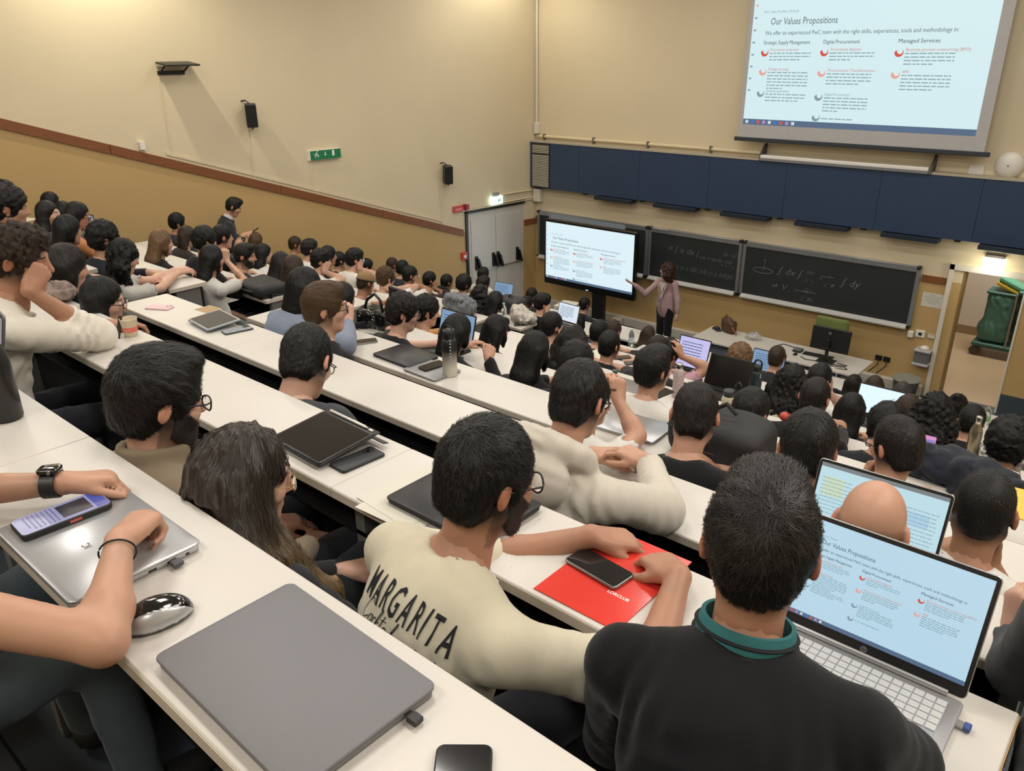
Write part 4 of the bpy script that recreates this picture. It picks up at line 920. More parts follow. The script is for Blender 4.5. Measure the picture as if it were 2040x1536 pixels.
GLY = {  # handwritten letters, unit x-height
 'C': (1.5, [[(1.3, 1.9), (1.0, 2.3), (.5, 2.1), (.15, 1.2), (.1, .3), (.5, -.1), (1.0, .1), (1.4, .5)]]), 'o': (.8, [[(.55, .9), (.2, .8), (.1, .3), (.4, .0), (.65, .4), (.5, .9), (.85, .7)]]), 'c': (.7, [[(.6, .8), (.3, .95), (.1, .4), (.3, .0), (.75, .3)]]),
 'k': (.8, [[(.1, .2), (.4, 1.6), (.35, 2.2), (.15, 1.4), (.1, .0)], [(.6, .9), (.2, .5), (.7, .0), (.85, .3)]]), 't': (.6, [[(.3, 1.9), (.2, .5), (.3, .0), (.6, .3)], [(-.1, 1.3), (.8, 1.45)]]), 'a': (.85, [[(.6, .8), (.3, .95), (.1, .4), (.3, .0), (.6, .5), (.62, .9), (.6, .2), (.85, .2)]]),
 'i': (.5, [[(.2, .9), (.15, .2), (.3, .0), (.5, .3)], [(.25, 1.3), (.28, 1.36)]]), 'l': (.5, [[(.05, .2), (.4, 1.7), (.3, 2.2), (.15, 1.2), (.2, .1), (.5, .2)]]), 'u': (.85, [[(.1, .9), (.1, .2), (.35, .0), (.6, .4), (.65, .9), (.62, .2), (.85, .2)]]), 'b': (.8, [[(.05, .2), (.35, 1.8), (.25, 2.1), (.12, 1.0), (.15, .1), (.45, .0), (.6, .4), (.4, .75), (.2, .5)]])}
def script_word(wd, x0, y0, sz, slope=0.):
    out = []; x = 0
    for ch in wd:
        if ch == ' ': x += .7; continue
        wd_, S = GLY[ch]
        for s_ in S: out.append([(x0 + (x + px + py * .35) * sz, y0 + py * sz * 1.25 + (x + px) * sz * slope) for px, py in s_])
        x += wd_
    return out
def margarita(I):
    g = I['garment']; x = -.100
    for i, ch in enumerate('MARGARITA'):
        me = text_mesh(ch, .086, FR((0, 0, 0)), ext=0, sx=.40, bold=.0012, res=2, shear=.10); xs = [v.co.x for v in me.vertices]; w = max(xs) - min(xs)
        ar = ((i - 4) / 4.5); me.transform(Matrix.Translation((x - min(xs), -.096 - .010 * ar * ar + .006, 0))); x += w + .0065
        obj('print_letter', project(I, fine(me)), ink, g)
    me = flatstroke(script_word('Cocktail', -.084, -.132, .0165, -.04) + script_word('Club', .056, -.160, .0165, -.04), .0010); o = obj('script_print', project(I, fine(me, .01)), ink, g); o['kind'] = 'stuff'
    S = []
    cx, cy = .06, -.215
    for r_ in (.046, .041, .036): S.append([(cx + r_ * math.cos(a), cy + r_ * math.sin(a)) for a in np.linspace(0, 6.4, 28)])
    for a in np.linspace(0, 2 * math.pi, 9)[:-1]: S.append([(cx + .006 * math.cos(a), cy + .006 * math.sin(a)), (cx + .034 * math.cos(a + .25), cy + .034 * math.sin(a + .25)), (cx + .034 * math.cos(a + .55), cy + .034 * math.sin(a + .55)), (cx + .007 * math.cos(a + .6), cy + .007 * math.sin(a + .6))])
    for (lx, ly, an, L) in ((lx + .025, ly + .102, an, L) for lx, ly, an, L in ((-.075, -.305, 150, .06), (-.05, -.30, 70, .05), (-.03, -.33, 120, .05), (-.095, -.325, 190, .05), (.0, -.315, 60, .04), (-.02, -.345, 160, .05))):
        a = math.radians(an); ux, uy = math.cos(a), math.sin(a); vx, vy = -uy, ux
        for wv in (.014, -.014, 0): S.append([(lx, ly), (lx + ux * L * .5 + vx * wv, ly + uy * L * .5 + vy * wv), (lx + ux * L, ly + uy * L)])
        for t in (.25, .45, .65): S.append([(lx + ux * L * t, ly + uy * L * t), (lx + ux * L * (t + .18) + vx * .010, ly + uy * L * (t + .18) + vy * .010)]); S.append([(lx + ux * L * t, ly + uy * L * t), (lx + ux * L * (t + .18) - vx * .010, ly + uy * L * (t + .18) - vy * .010)])
    o = obj('fruit_print', project(I, fine(flatstroke(S, .0009), .012)), ink, g)
M_ = on_z(1185, 1062, ZK[1] + .05)
P90 = person('man in cream cocktail club t-shirt with round dark glasses leaning over the red folder', 972, 945, 1, dy=.10, s=1.05, by=8, hy=12, hp=15, hair='short', hc='black', skin='tan', top='tee', tc='d3cbb4', sleeve='mid', lod=0, beard=True, glasses='round', gcol='black', hs=.93, pants='22242a',
    L=dict(w=dz(1178, 1068, 1, .035), f=nrm(dz(1262, 1078, 1, .01) - dz(1178, 1068, 1, .035)), kw=dict(curl=(25, 40, 30))), R=dict(w=dz(1352, 1150, 1, .04), f=nrm(dz(1290, 1100, 1, .01) - dz(1352, 1150, 1, .035)), kw=dict(curl=(35, 45, 30), thumb=(45, 15, 10))), extra=margarita)
def varsity(I):
    nb, T, s, h = I['nb'], I['T'], I['s'], I['h']; ax = nrm(h(0, -.02, -.06) - nb); c0 = nb + T.v(0, .004, 0); e1 = nrm(np.cross(ax, T.v(0, 1, 0))); e2 = np.cross(ax, e1)
    teal = mat('teal_rib_knit', hexc('2f6f73'), .85, var=.15, scale=90, bump=.3, bscale=600); dk = mat('black_rib_stripe', hexc('141a1c'), .9)
    for nm, z, r_, w_, m_ in (('rib_collar', .040, .0735, .026, teal), ('collar_stripe', .050, .0768, .0028, dk), ('collar_stripe', .034, .0790, .0032, dk), ('collar_stripe', .016, .0805, .003, dk)):
        b = NB(); pr = []
        for i in range(40):
            a = 2 * math.pi * i / 40 ; d_ = e1 * math.cos(a) + e2 * math.sin(a); pr.append((d_, z))
        L = []
        for d_, z_ in pr:
            q = c0 + ax * z_; L.append([b.verts.new(Vector(q + d_ * (r_ + dr) + ax * dz_)) for dr, dz_ in ((-.006, -w_), (.004, -w_), (.0065, 0), (.001, w_), (-.006, w_))])
        for A, B in zip(L, L[1:] + L[:1]):
            for i in range(5): b.faces.new((A[i], A[(i + 1) % 5], B[(i + 1) % 5], B[i]))
        bmesh.ops.recalc_face_normals(b, faces=b.faces); obj(nm, smooth(b), m_, I['garment'])
P89 = person('man in black bomber jacket with teal striped collar, seen from behind at the open laptop', 1516, 1076, 1, dy=.04, by=-14, hy=-20, hp=6, hair='fade', hc='dark', skin='tan', top='varsity', tc='18191c', sleeve='long', lod=0, hs=.96, s=1.04,
    L=('desk', .07, .02), R=('desk', -.07, .02), extra=varsity)
P88 = person('bald man in front of an open laptop with a ring on his raised hand', 1738, 1042, 2, dy=.10, hy=-4, hp=14, hair='bald', hc='dark', skin='light', top='tee', tc='3a3d42', sleeve='long', lod=0, hs=.95, R='chin')
P91 = person('woman with long brown to blonde hair and thin gold glasses beside the bearded man', 490, 944, 1, dy=.345, by=-5, hy=24, hp=12, hair='bald', hc='brown', skin='fair', top='tee', tc='2a2a2c', sleeve='long', lod=0, fem=True, glasses='square', gcol='gold', R='lap', L='lap', hs=1.0, s=.98)
def longhair91(I):
    h, T, nb, q, root = I['h'], I['T'], I['nb'], I['q'], I['root']; F = Field(); R0 = I['Hn'].R; dn = V3(0, 0, -1)
    F.ell(h(0, -.014, .022), (np.array([.074, .093, .092]) + .014) * q, R0, .02); F.ell(h(0, -.06, -.06), np.array([.066, .05, .08]) * q, R0, .03)
    tip = nb + T.v(.10, -.10, -.36); r0 = h(.05, -.05, -.03)
    for x in (-1, -.5, 0, .5, 1.):
        F.chain([h(x * .062, -.045 - .03 * (1 - abs(x)), .0), nb + T.v(x * .10, -.065 - .03 * (1 - abs(x)), .02), nb + T.v(x * .115 + .02, -.105, -.14), nb + T.v(x * .10 + .04, -.115, -.29), nb + T.v(x * .05 + .06, -.11, -.42)], [.046, .048, .044, .036, .014], .035)
    F.chain([h(.06, -.04, -.03), nb + T.v(.13, -.045, -.03), nb + T.v(.19, -.04, -.18), nb + T.v(.22, -.03, -.36)], [.046, .052, .048, .018], .045)
    F.chain([h(.066, .0, .03), h(.080, .0, -.05), nb + T.v(.105, .03, -.02), nb + T.v(.13, .08, -.16), nb + T.v(.13, .10, -.30)], [.026, .034, .034, .026, .012], .04)
    F.chain([h(-.07, -.01, .02), h(-.082, .0, -.06), nb + T.v(-.10, -.02, .0), nb + T.v(-.11, -.05, -.15)], [.024, .028, .030, .02], .04)
    F.ell(h(0.005, .104, -.045), np.array([.066, .064, .088]) * q, R0, 0).sub(.012); F.ell(h(0, .085, -.12), np.array([.062, .085, .08]) * q, R0, 0).sub(.012)
    F.box((nb[0], YF[0] - .29, ZK[0] - .25), (2, .30, .256), None, .002, 0).sub(.004); F.noise(.004, 150, 5, np.diag([1, 1, .22]), True); F.build(.005); V, Q = F.mesh(); V = relax(V, Q, 1)
    z1, z0 = C91[2] + .05, C91[2] - .30
    def cf(P):
        t = np.clip((z1 - P[:, 2]) / (z1 - z0), 0, 1)[:, None]; t = np.clip((t - .25) / .75, 0, 1) * (.55 + .45 * (fnoise(P, 60, 3)[:, None] > -.1)); a = np.array(hexc('2b211b')); b_ = np.array(hexc('9a7f5a')); return a * (1 - t) + b_ * t
    hm = mat('ombre_hair', (.1, .08, .06), .48, var=.3, scale=30, stretch=(6, 6, .6), attr='Col', spec=.45)
    obj('hair', mesh_np('hair', V, Q, [hm], col=cf(V)), None, root)
    crown = h(-.01, .02, .115)
    def fl(P):
        w = np.clip(1.2 - np.linalg.norm(P - h(0, 0, 0), axis=1) / .13, 0, 1)[:, None]; d = nrm(tip - r0)
        return w * 1.6 * nrm_rows(P - crown) + (1 - w) * (dn * .75 + d * .8 * (P @ np.array([.75, .65, 0]) > (h(0, 0, 0) @ np.array([.75, .65, 0])))[:, None])
    strands(F, V, fl, 9500, 6, .020, .0008, .003, 11, cf, 'loose_hair', mat('ombre_strand', (.5, .5, .5), .42, var=.1, attr='Col', spec=.5), root, jit=.10, keep=lambda A: ~((A[..., 1] < YF[0] + .012) & (A[..., 2] < ZK[0] + .02)).any(1))
C91 = P91['C']; longhair91(P91)
P92 = person('bearded man in taupe turtleneck with dark wavy hair and metal glasses', 316, 790, 1, dy=.34, by=-4, hy=6, hp=14, hair='swept', hc='black', skin='fair', top='turtleneck', tc='877864', sleeve='long', lod=0, beard=True, glasses='square', gcol='black', hs=1.0, L='lap', R='lap')
P65 = person('man in oatmeal hoodie with cropped black hair, arms folded on the desk', 1154, 790, 2, dy=.06, by=0, hy=-6, hp=22, hair='crop', hc='black', skin='light', top='hoodie', tc='c6bfb3', sleeve='long', lod=0, s=1.06, hs=.90, glasses='square', gcol='black',
    R=dict(e=dz(1318, 1015, 2, .06), w=dz(1293, 922, 2, .07), f=nrm(dz(1225, 890, 2, .08) - dz(1293, 922, 2, .06)), kw=dict(curl=(25, 30, 20))), L=dict(w=dz(1180, 905, 2, .05), f=nrm(dz(1262, 905, 2, .05) - dz(1180, 905, 2, .05))))
P18 = person('man with dark curly quiff in white long sleeve shirt resting his face on his fist', 40, 512, 1, dy=.10, by=12, hy=36, hp=12, hair='cfade', hc='brown', skin='tan', top='sweater', tc='d6d0c4', sleeve='roll', lod=0, hs=.97,
    R=dict(e=dz(196, 668, 1, .06), w=lambda h: h(.095, .055, -.10), f=lambda h, W: h.v(-.45, .35, .8), n=lambda h: h.v(1., .2, -.2), kw=dict(curl=(60, 70, 45), thumb=(20, 10, 10))), L=dict(w=dz(215, 648, 1, .03), f=nrm(dz(285, 640, 1, .02) - dz(215, 648, 1, .03))))
P44 = person('man in dark grey shirt with short black hair and black glasses looking down', 612, 714, 2, dy=.26, s=1.05, by=-15, hy=-28, hp=36, hair='crop', hc='black', skin='fair', top='shirt', tc='3c3e44', sleeve='long', lod=0, hs=1.02, glasses='square', gcol='black', L='lap', R='lap')
P71 = person('man in black t-shirt with thinning dark hair at a black backpack', 1385, 824, 3, dy=.15, s=1.08, by=-12, hy=-20, hp=26, hair='thin', hc='dark', skin='light', top='tee', tc='17181a', sleeve='short', lod=1, hs=.95)
P73 = person('person with thick glossy black hair behind the open laptop lid', 1610, 888, 3, dy=.25, hy=-16, hp=18, hair='short', hc='black', skin='tan', top='tee', tc='24262b', sleeve='long', lod=1, hs=1.02)
P84 = person('man with dark glasses in maroon jumper, hand at his chin, beside the navy jacket', 1786, 886, 4, dy=.25, hy=-54, hp=12, hair='crop', hc='dark', skin='light', top='sweater', tc='33212a', sleeve='long', lod=1, hs=1.04, glasses='square', L='chin')
P87 = person('man with buzzed black hair and white shirt behind the open laptop', 1960, 1010, 3, dy=.25, hy=-6, hp=14, hair='buzz', hc='black', skin='olive', top='tee', tc='cfccc6', sleeve='mid', lod=1, hs=1.0, R='chin')
P95 = person('person in grey sweatshirt at the right edge, hand raised by the laptop', 2480, 1010, 2, dy=.18, hy=-10, hp=10, hair='short', hc='dark', skin='fair', top='sweater', tc='4b4d50', sleeve='long', lod=1,
    L=dict(e=dz(2030, 1330, 2, .07), w=on_y(2018, 1262, YN[2] + .02), f=(-.1, .2, 1.), n=(-.6, -.6, .2), kw=dict(curl=(40, 50, 30))), R='desk')
# the person at the camera's own row: forearms and knees in view
def watch(I):
    S, E, W, fd, nu = I['hands'][-1]; ax = nrm(W - E); c = W - ax * .022; n = nrm(nu - ax * (nu @ ax)); sd = np.cross(ax, n); t = obj('wristwatch', NB(), black_p, I['root']); b = NB()
    R3 = np.stack([sd, ax, n], 1)
    M3 = Matrix([[*R3[i], c[i]] for i in range(3)] + [[0, 0, 0, 1]])
    for i in range(24):
        a0 = 2 * math.pi * i / 24
    pts = [[(M3 @ Vector(((.031 + o_) * math.cos(a), y_, (.0255 + o_) * math.sin(a)))) for o_, y_ in ((-.001, -.014), (.0025, -.014), (.0025, .014), (-.001, .014))] for a in np.linspace(0, 2 * math.pi, 29)[:-1]]
    L = [[b.verts.new(p) for p in r_] for r_ in pts]
    for i in range(28):
        for j in range(4): b.faces.new((L[i][j], L[(i + 1) % 28][j], L[(i + 1) % 28][(j + 1) % 4], L[i][(j + 1) % 4]))
    bmesh.ops.recalc_face_normals(b, faces=b.faces); smooth(b); b.to_mesh(t.data); b.free()
    case = NB(); add_rbox(case, .036, .042, .011, .009, M3 @ FR((0, 0, .0255)), bev=.002); obj('watch_case', smooth(case), mat('black_glossy_case', hexc('101012'), .12, coat=1), t)
    cr = NB(); add_lathe(cr, [(.004, 0), (.004, .003)], M3 @ FR((.018, .006, .031), ry=90), 10); obj('crown', cr, steel, t)
    S, E, W, fd, nu = I['hands'][1]; ax = nrm(W - E); c = W - ax * .03; n = nrm(nu - ax * (nu @ ax)); sd = np.cross(ax, n); b = NB()
    add_tube(b, [Vector(c + (sd * math.cos(a) * .0295 + n * math.sin(a) * .0275)) for a in np.linspace(0, 2 * math.pi, 30)], .0018, 6); obj('hair_tie_bracelet', b, black_p, I['root'])
z0 = ZK[0]
WL = on_z(128, 962, z0 + .055); HL = on_z(235, 950, z0 + .045); EL = on_z(-150, 985, z0 + .05); WR = on_z(238, 1078, z0 + .075); HR = on_z(255, 1010, z0 + .07); ER = on_z(205, 1278, z0 + .045)
SR = ER + np.array([-.24, -.19, .07]); SL = EL + np.array([-.14, -.24, .10])
P94 = person('person at the near left with bare forearms on the silver laptop and a black watch', 0, 0, 0, H=(SR + SL) / 2 + np.array([-.10, .0, .32]), hy=20, hair='short', hc='dark', skin='light', top='tee', tc='2a2c30', sleeve='cap', lod=0, s=.88, pants='59656e', pelvis=((SR + SL) / 2 + np.array([-.02, -.08, -.42])), sho={-1: SL, 1: SR},
    L=dict(s=SL, e=EL, w=WL, f=nrm(HL - WL), n=(-.25, -.15, 1), kw=dict(curl=(55, 40, 25), thumb=(35, 15, 10), s=None) if False else dict(curl=(50, 45, 25), thumb=(30, 15, 10))), R=dict(s=SR, e=ER, w=WR, f=nrm(HR - WR + V3(.03, .06, 0)), n=(.1, -.35, 1), kw=dict(curl=(60, 60, 35), thumb=(25, 15, 10))), extra=watch)
# ---- the rest of the audience: pixel of the head, desk row, and looks
def leftarm(k, ex, ey, wx, wy, up=True, hgt=.05): return dict(e=dz(ex, ey, k, hgt), w=lambda h: h(wx, wy, -.10))
def PP(label, px, py, k, dy, **kw): return person(label, px, py, k, dy=dy, **kw)
V = dict
# left block, rearmost rows first
PP('person with thick black curls in a dark jacket at the left edge of the hall', 18, 410, 2, .25, hy=20, hp=12, hair='curly', hc='black', skin='light', top='jacket', tc='23272c', sleeve='long', lod=1)
PP('person with black curls half hidden behind the curly haired one at left edge', 12, 384, 3, -.05, hy=15, hair='curly', hc='black', skin='tan', tc='1d1f22', sleeve='long')
PP('woman with black hair held by a clip, beside the ochre wall', 102, 402, 4, .10, hy=10, hair='long', hc='black', skin='light', tc='202124', sleeve='long', fem=True)
PP('woman with dark hair tucked behind her ear, behind the grey laptop lid', 97, 425, 3, .08, hy=48, hp=0, hair='long', hc='dark', skin='fair', tc='3a3c3e', sleeve='long', fem=True, lod=1, face=True)
PP('woman with sleek black hair next to the person in the orange jumper', 128, 421, 4, .12, hy=10, hair='long', hc='black', skin='light', tc='1c1d20', sleeve='long', fem=True)
PP('person in orange jumper wearing dark glasses, hands at the chin', 156, 428, 3, .02, hy=38, hp=14, hair='long', hc='black', skin='tan', top='sweater', tc='b57a4f', sleeve='long', fem=True, glasses='square', R='chin', L='chin')
PP('person with smooth black bowl-cut hair in front of the orange jumper', 136, 457, 3, .33, hy=6, hair='bob', hc='black', skin='light', tc='1a1b1e', sleeve='long', fem=True)
PP('person with big dark hair and black padded jacket in front of the small laptop', 208, 474, 3, .22, hy=8, hair='afro', hc='black', skin='light', top='jacket', tc='1b1d22', sleeve='long', lod=1)
PP('woman with long black curls in pale grey t-shirt stretching both arms over the desk', 247, 510, 3, .36, by=10, hy=14, hp=20, hair='longcurly', hc='black', skin='fair', tc='b6b3ac', sleeve='short', fem=True, lod=1,
   R=V(e=dz(320, 575, 3, .05), w=dz(352, 545, 3, .04), f=(.3, .9, .15)), L=V(e=dz(300, 560, 3, .08), w=dz(348, 538, 3, .06), f=(.5, .8, .1)))
PP('woman with long light brown hair and black top, arm resting on the desk', 322, 482, 4, .28, hy=4, hair='long', hc='light', skin='fair', tc='1a1a1c', sleeve='mid', fem=True, lod=1, R=('desk', .12, .05))
PP('person with short black hair close to the ochre wall', 354, 443, 6, .10, hy=15, hair='curly', hc='black', skin='tan', tc='2a2a2d', sleeve='long')
PP('person with brown bob looking right, behind the black curls', 374, 470, 5, .02, hy=40, hair='bob', hc='brown', skin='fair', tc='2b2422', sleeve='long', fem=True)
PP('person with loose black curls beside the brown bob', 409, 478, 4, .10, hy=10, hair='afro', hc='black', skin='light', tc='1d1d20', sleeve='long', fem=True)
PP('person in black holding up a phone, in front of the man in the suit', 444, 470, 5, .12, hy=14, hair='short', hc='black', skin='light', top='sweater', tc='17181a', sleeve='long', R=V(w=dz(482, 488, 5, .20), f=(.2, .3, 1), n=(.5, -.8, 0)))
PP('woman with very long straight black hair in white t-shirt, elbow raised', 423, 514, 4, .30, hy=0, hair='long', hc='black', skin='light', tc='c3c0ba', sleeve='short', fem=True, lod=1, R=V(e=dz(488, 560, 4, .06), w=dz(452, 520, 4, .16), f=(-.3, .1, 1), n=(.6, -.6, .2), kw=dict(curl=(50, 55, 35))))
PP('bearded man with short dark hair looking to the right', 488, 508, 5, .25, hy=40, hp=10, hair='fade', hc='dark', skin='light', tc='2a2c31', sleeve='short', beard=True, lod=1)
PP('person with brown hair tucked under the raised elbow', 134, 530, 2, .40, hy=4, hp=12, hair='bob', hc='dark', skin='light', tc='202124', sleeve='long', fem=True, lod=1)
PP('woman with long black hair and black glasses behind the desk end with the pink phone', 207, 596, 2, .40, hy=34, hp=12, hair='long', hc='black', skin='fair', top='sweater', tc='8f9296', sleeve='long', fem=True, glasses='square', lod=1, face=True)
PP('woman with light brown hair leaning by the ochre wall', 511, 479, 7, .12, hy=-10, hair='long', hc='mid', skin='light', tc='25262a', sleeve='long', fem=True)
PP('woman with straight black hair in white top, hand on her chin', 526, 504, 6, .15, hy=30, hair='long', hc='black', skin='fair', tc='c9c6c0', sleeve='short', fem=True, R='chin')
PP('man with cropped hair in khaki jacket at the wall side', 589, 486, 8, .10, hy=28, hair='crop', hc='brown', skin='tan', top='jacket', tc='8a7a58', sleeve='long')
PP('person with dark brown mop of hair in white top at the wall side', 617, 495, 7, .12, hy=14, hair='mop', hc='dark', skin='fair', tc='cfccc6', sleeve='short')
PP('woman with long dark brown hair, left of the other brown haired head', 561, 524, 5, .15, hy=0, hair='long', hc='dark', skin='light', tc='24252a', sleeve='long', fem=True)
PP('person with rounded brown hair behind the man in blue grey jumper', 586, 533, 5, .30, hy=2, hair='bob', hc='brown', skin='light', tc='2a2a2e', sleeve='long', fem=True)
PP('person with black fringe resting a cheek on one fist, bare forearm upright', 640, 518, 6, .12, hy=34, hp=10, hair='mop', hc='black', skin='fair', tc='d3cdc2', sleeve='short', R='cheek', lod=1)
PP('person with black hair peeking out beside the resting fist', 655, 508, 7, .05, hy=20, hair='short', hc='black', skin='tan', tc='26282c', sleeve='long')
PP('person with dark hair between two white tops', 677, 518, 8, .10, hy=14, hair='short', hc='black', skin='light', tc='2d2f34', sleeve='short')
PP('person with thick black hair and glasses in white top, hand to the face', 707, 515, 7, .12, hy=22, hp=8, hair='mop', hc='black', skin='fair', tc='d6d1c7', sleeve='short', glasses='square', R='cheek', lod=1)
PP('person whose face shows just right of the thick black hair', 732, 530, 9, .10, hy=30, hair='short', hc='black', skin='tan', tc='2a2c30', sleeve='long')
def bcap(I):
    h, q = I['h'], I['q']; F = Field(); F.ell(h(0, -.008, .03), np.array([.086, .104, .088]) * q, I['Hn'].R, .01); F.cut(h(0, 0, .02), -I['Hn'].R[:, 2]); field_mesh(F, .007, 'cap', cloth_mat('8a7350'), I['root'])
    b = NB(); add_tube(b, [h(.088 * math.cos(a), -.008 + .106 * math.sin(a), .022) for a in np.linspace(0, 6.3, 28)], .005, 6, False); obj('cap_band', b, cloth_mat('2a2522'), I['root'])
PP('person in tan cap at the end of the white desk', 729, 562, 6, .22, hy=4, hp=18, hair='buzz', hc='brown', skin='tan', tc='3a3833', sleeve='short', extra=bcap)
def offduty(I):
    g = I['garment']
    me = text_mesh('OFF DUTY', .105, FR((-.165, -.115, 0)), ext=0, sx=.62, bold=.002, res=1, shear=.1); obj('print', project(I, fine(me, .02), d=.004), ink, g)
    me = text_mesh('IS THE A', .055, FR((-.16, -.175, 0)), ext=0, sx=.75, bold=.001, res=1); obj('print', project(I, fine(me, .02), d=.004), ink, g)
PP('man with brown hair in white OFF DUTY printed t-shirt, hand at his neck', 769, 553, 7, .35, by=-6, hy=4, hp=10, hair='curly', hc='mid', skin='fair', tc='d8d5cf', sleeve='short', R=V(e=dz(828, 572, 7, .10), w=lambda h: h(.12, -.02, -.12), f=lambda h, W: h.v(-.8, -.1, .5), n=(.5, -.5, .5)), extra=offduty, lod=1)
PP('person with black hair and white glasses frame, forearm raised to the chin', 818, 547, 8, .12, hy=26, hp=6, hair='short', hc='black', skin='tan', tc='d0ccc4', sleeve='short', glasses='square', R='cheek', lod=1)
PP('person with dark hair just behind the one with the raised forearm', 803, 534, 9, .05, hy=10, hair='short', hc='black', skin='light', tc='2b2d31', sleeve='long')
PP('person with dark brown hair furthest along the wall beyond the white printed t-shirt', 782, 527, 10, .05, hy=10, hair='short', hc='brown', skin='light', tc='2b2d31', sleeve='long')
PP('person with black hair resting the chin on a hand, tattooed forearm beside', 857, 557, 9, .12, hy=26, hair='short', hc='black', skin='tan', top='sweater', tc='2c2226', sleeve='roll', R='cheek')
PP('person with black hair in a hood near the white door', 891, 561, 10, .08, hy=14, hair='short', hc='black', skin='tan', top='hoodie', tc='17181a', sleeve='long')
PP('person with frizzy black hair in front of the white door', 925, 565, 9, .12, hy=10, hair='afro', hc='black', skin='tan', tc='1d1e21', sleeve='long')
PP('person with black bob in blue grey jumper leaning an elbow on the desk', 608, 572, 3, .0, by=6, hy=10, hp=14, hair='bob', hc='black', skin='fair', top='sweater', tc='7c8698', sleeve='long', lod=1, R=V(e=dz(688, 688, 3, .06), w=dz(694, 640, 3, .10), f=(-.3, .3, 1), n=(.8, -.4, .2), kw=dict(curl=(55, 60, 40))), L=('desk', .05, .05))
PP('young man with swept brown hair, black glasses and black t-shirt', 648, 610, 3, .36, by=6, hy=32, hp=4, hair='swept', hc='mid', skin='fair', tc='1b1b1d', sleeve='short', lod=1, glasses='square', L='lap', R='lap', hs=1.0)
PP('person with long black hair behind the young man in glasses', 684, 592, 4, .20, hy=2, hair='long', hc='black', skin='fair', tc='1e1f22', sleeve='long', fem=True)
PP('man with messy dark hair and glasses in black t-shirt near the black handbag', 804, 620, 4, .25, by=4, hy=34, hp=12, hair='curly', hc='dark', skin='fair', tc='1a1a1c', sleeve='short', lod=1, glasses='square', R=('desk', -.05, .12))
PP('person with dark wavy hair and white earphone beside the blue laptop screen', 850, 618, 5, .22, hy=30, hp=12, hair='curly', hc='black', skin='fair', top='sweater', tc='b98558', sleeve='long', lod=1)
PP('woman with black bob and black coat holding a phone over the desk', 912, 660, 4, .15, by=0, hy=2, hp=14, hair='bob', hc='black', skin='light', top='jacket', tc='17181a', sleeve='long', fem=True, lod=1, R=V(w=dz(972, 716, 4, .07), f=(-.2, .5, .5), n=(.7, -.6, .3), kw=dict(curl=(50, 50, 30))), L=V(w=dz(925, 690, 4, .08), f=(.6, .5, .3)))
PP('person with dark hair closest to the white fire door', 964, 546, 11, .08, hy=20, hair='short', hc='dark', skin='tan', tc='d5d1c8', sleeve='short')
PP('person with dark brown hair below the panic bar of the fire door', 963, 566, 10, .15, hy=6, hair='mop', hc='dark', skin='light', tc='1f2023', sleeve='long')
PP('person with black wavy hair and dark coat left of the small open laptop', 957, 586, 8, .10, hy=0, hair='wavy', hc='black', skin='light', tc='1a1b1d', sleeve='long', fem=True)
PP('person with round black hair in front of the small open laptop', 988, 599, 8, .32, hy=0, hair='bob', hc='black', skin='light', tc='1c1d20', sleeve='long', fem=True)
PP('person with dark hair leaning down left of the tall display', 1060, 588, 11, .10, hy=10, hp=18, hair='short', hc='black', skin='tan', tc='24262a', sleeve='long')
PP('man with black hair bowed beside the white crumpled bag', 1048, 606, 10, .05, hy=20, hp=26, hair='fade', hc='black', skin='brown', tc='3a2a2c', sleeve='long')
PP('person with black hair and silver earring, arm folded behind the head', 1081, 603, 9, .25, hy=28, hp=8, hair='mop', hc='black', skin='fair', tc='191a1d', sleeve='short', R='cheek')
PP('man in dark jacket seated right below the display stand', 1165, 606, 12, .12, hy=10, hair='short', hc='black', skin='light', top='jacket', tc='25272e', sleeve='long')
PP('woman with long dark hair and dark coat beside the white laptop screen', 1154, 640, 10, .28, hy=0, hair='long', hc='black', skin='light', top='jacket', tc='22242b', sleeve='long', fem=True)
# right block
PP('woman with long black hair in beige blouse', 989, 656, 5, .28, hy=0, hair='long', hc='black', skin='fair', top='tee', tc='b3927c', sleeve='long', fem=True, lod=1)
PP('person with black hair resting the head on a hand at the white laptop', 1100, 648, 6, .12, hy=12, hair='short', hc='black', skin='fair', tc='c9c5be', sleeve='short', R='cheek')
PP('woman with long black hair and black jacket behind the frosted bottle', 1067, 696, 4, .18, hy=0, hair='long', hc='black', skin='light', top='jacket', tc='161719', sleeve='long', fem=True, lod=1)
PP('person with wavy black hair in the sixth row beside the long black hair', 1141, 684, 5, .22, hy=6, hair='wavy', hc='black', skin='light', tc='1c1d20', sleeve='long')
PP('person with tousled black hair directly in front of the oatmeal hoodie', 1148, 722, 4, .22, hy=0, hair='curly', hc='black', skin='light', tc='1c1d20', sleeve='long')
PP('person with black hair left of the two folded phones', 1194, 661, 7, .05, hy=-4, hair='short', hc='black', skin='fair', tc='2a2a2d', sleeve='short')
PP('man with neat black hair in black t-shirt at the desk with two phones', 1215, 686, 6, .12, hy=4, hp=8, hair='crop', hc='black', skin='light', tc='151618', sleeve='short', lod=1)
PP('person with brown black hair behind the man with neat black hair', 1222, 658, 8, .08, hy=0, hair='short', hc='brown', skin='light', tc='25262a', sleeve='long')
PP('woman with long brown hair next to the small water bottle', 1292, 666, 10, .22, hy=-4, hair='long', hc='brown', skin='light', tc='3a3c42', sleeve='long', fem=True)
PP('person in pink shirt with black curls, hand on the head, at the lilac screen', 1333, 702, 7, .18, hy=12, hp=12, hair='curly', hc='black', skin='light', top='tee', tc='c79aa5', sleeve='short', R='head', lod=1)
PP('man with tall dark hair and bare neck beside the speckled pink bottle', 1301, 733, 4, .18, hy=10, hp=4, hair='quiff', hc='black', skin='light', tc='d0ccc5', sleeve='short', lod=1)
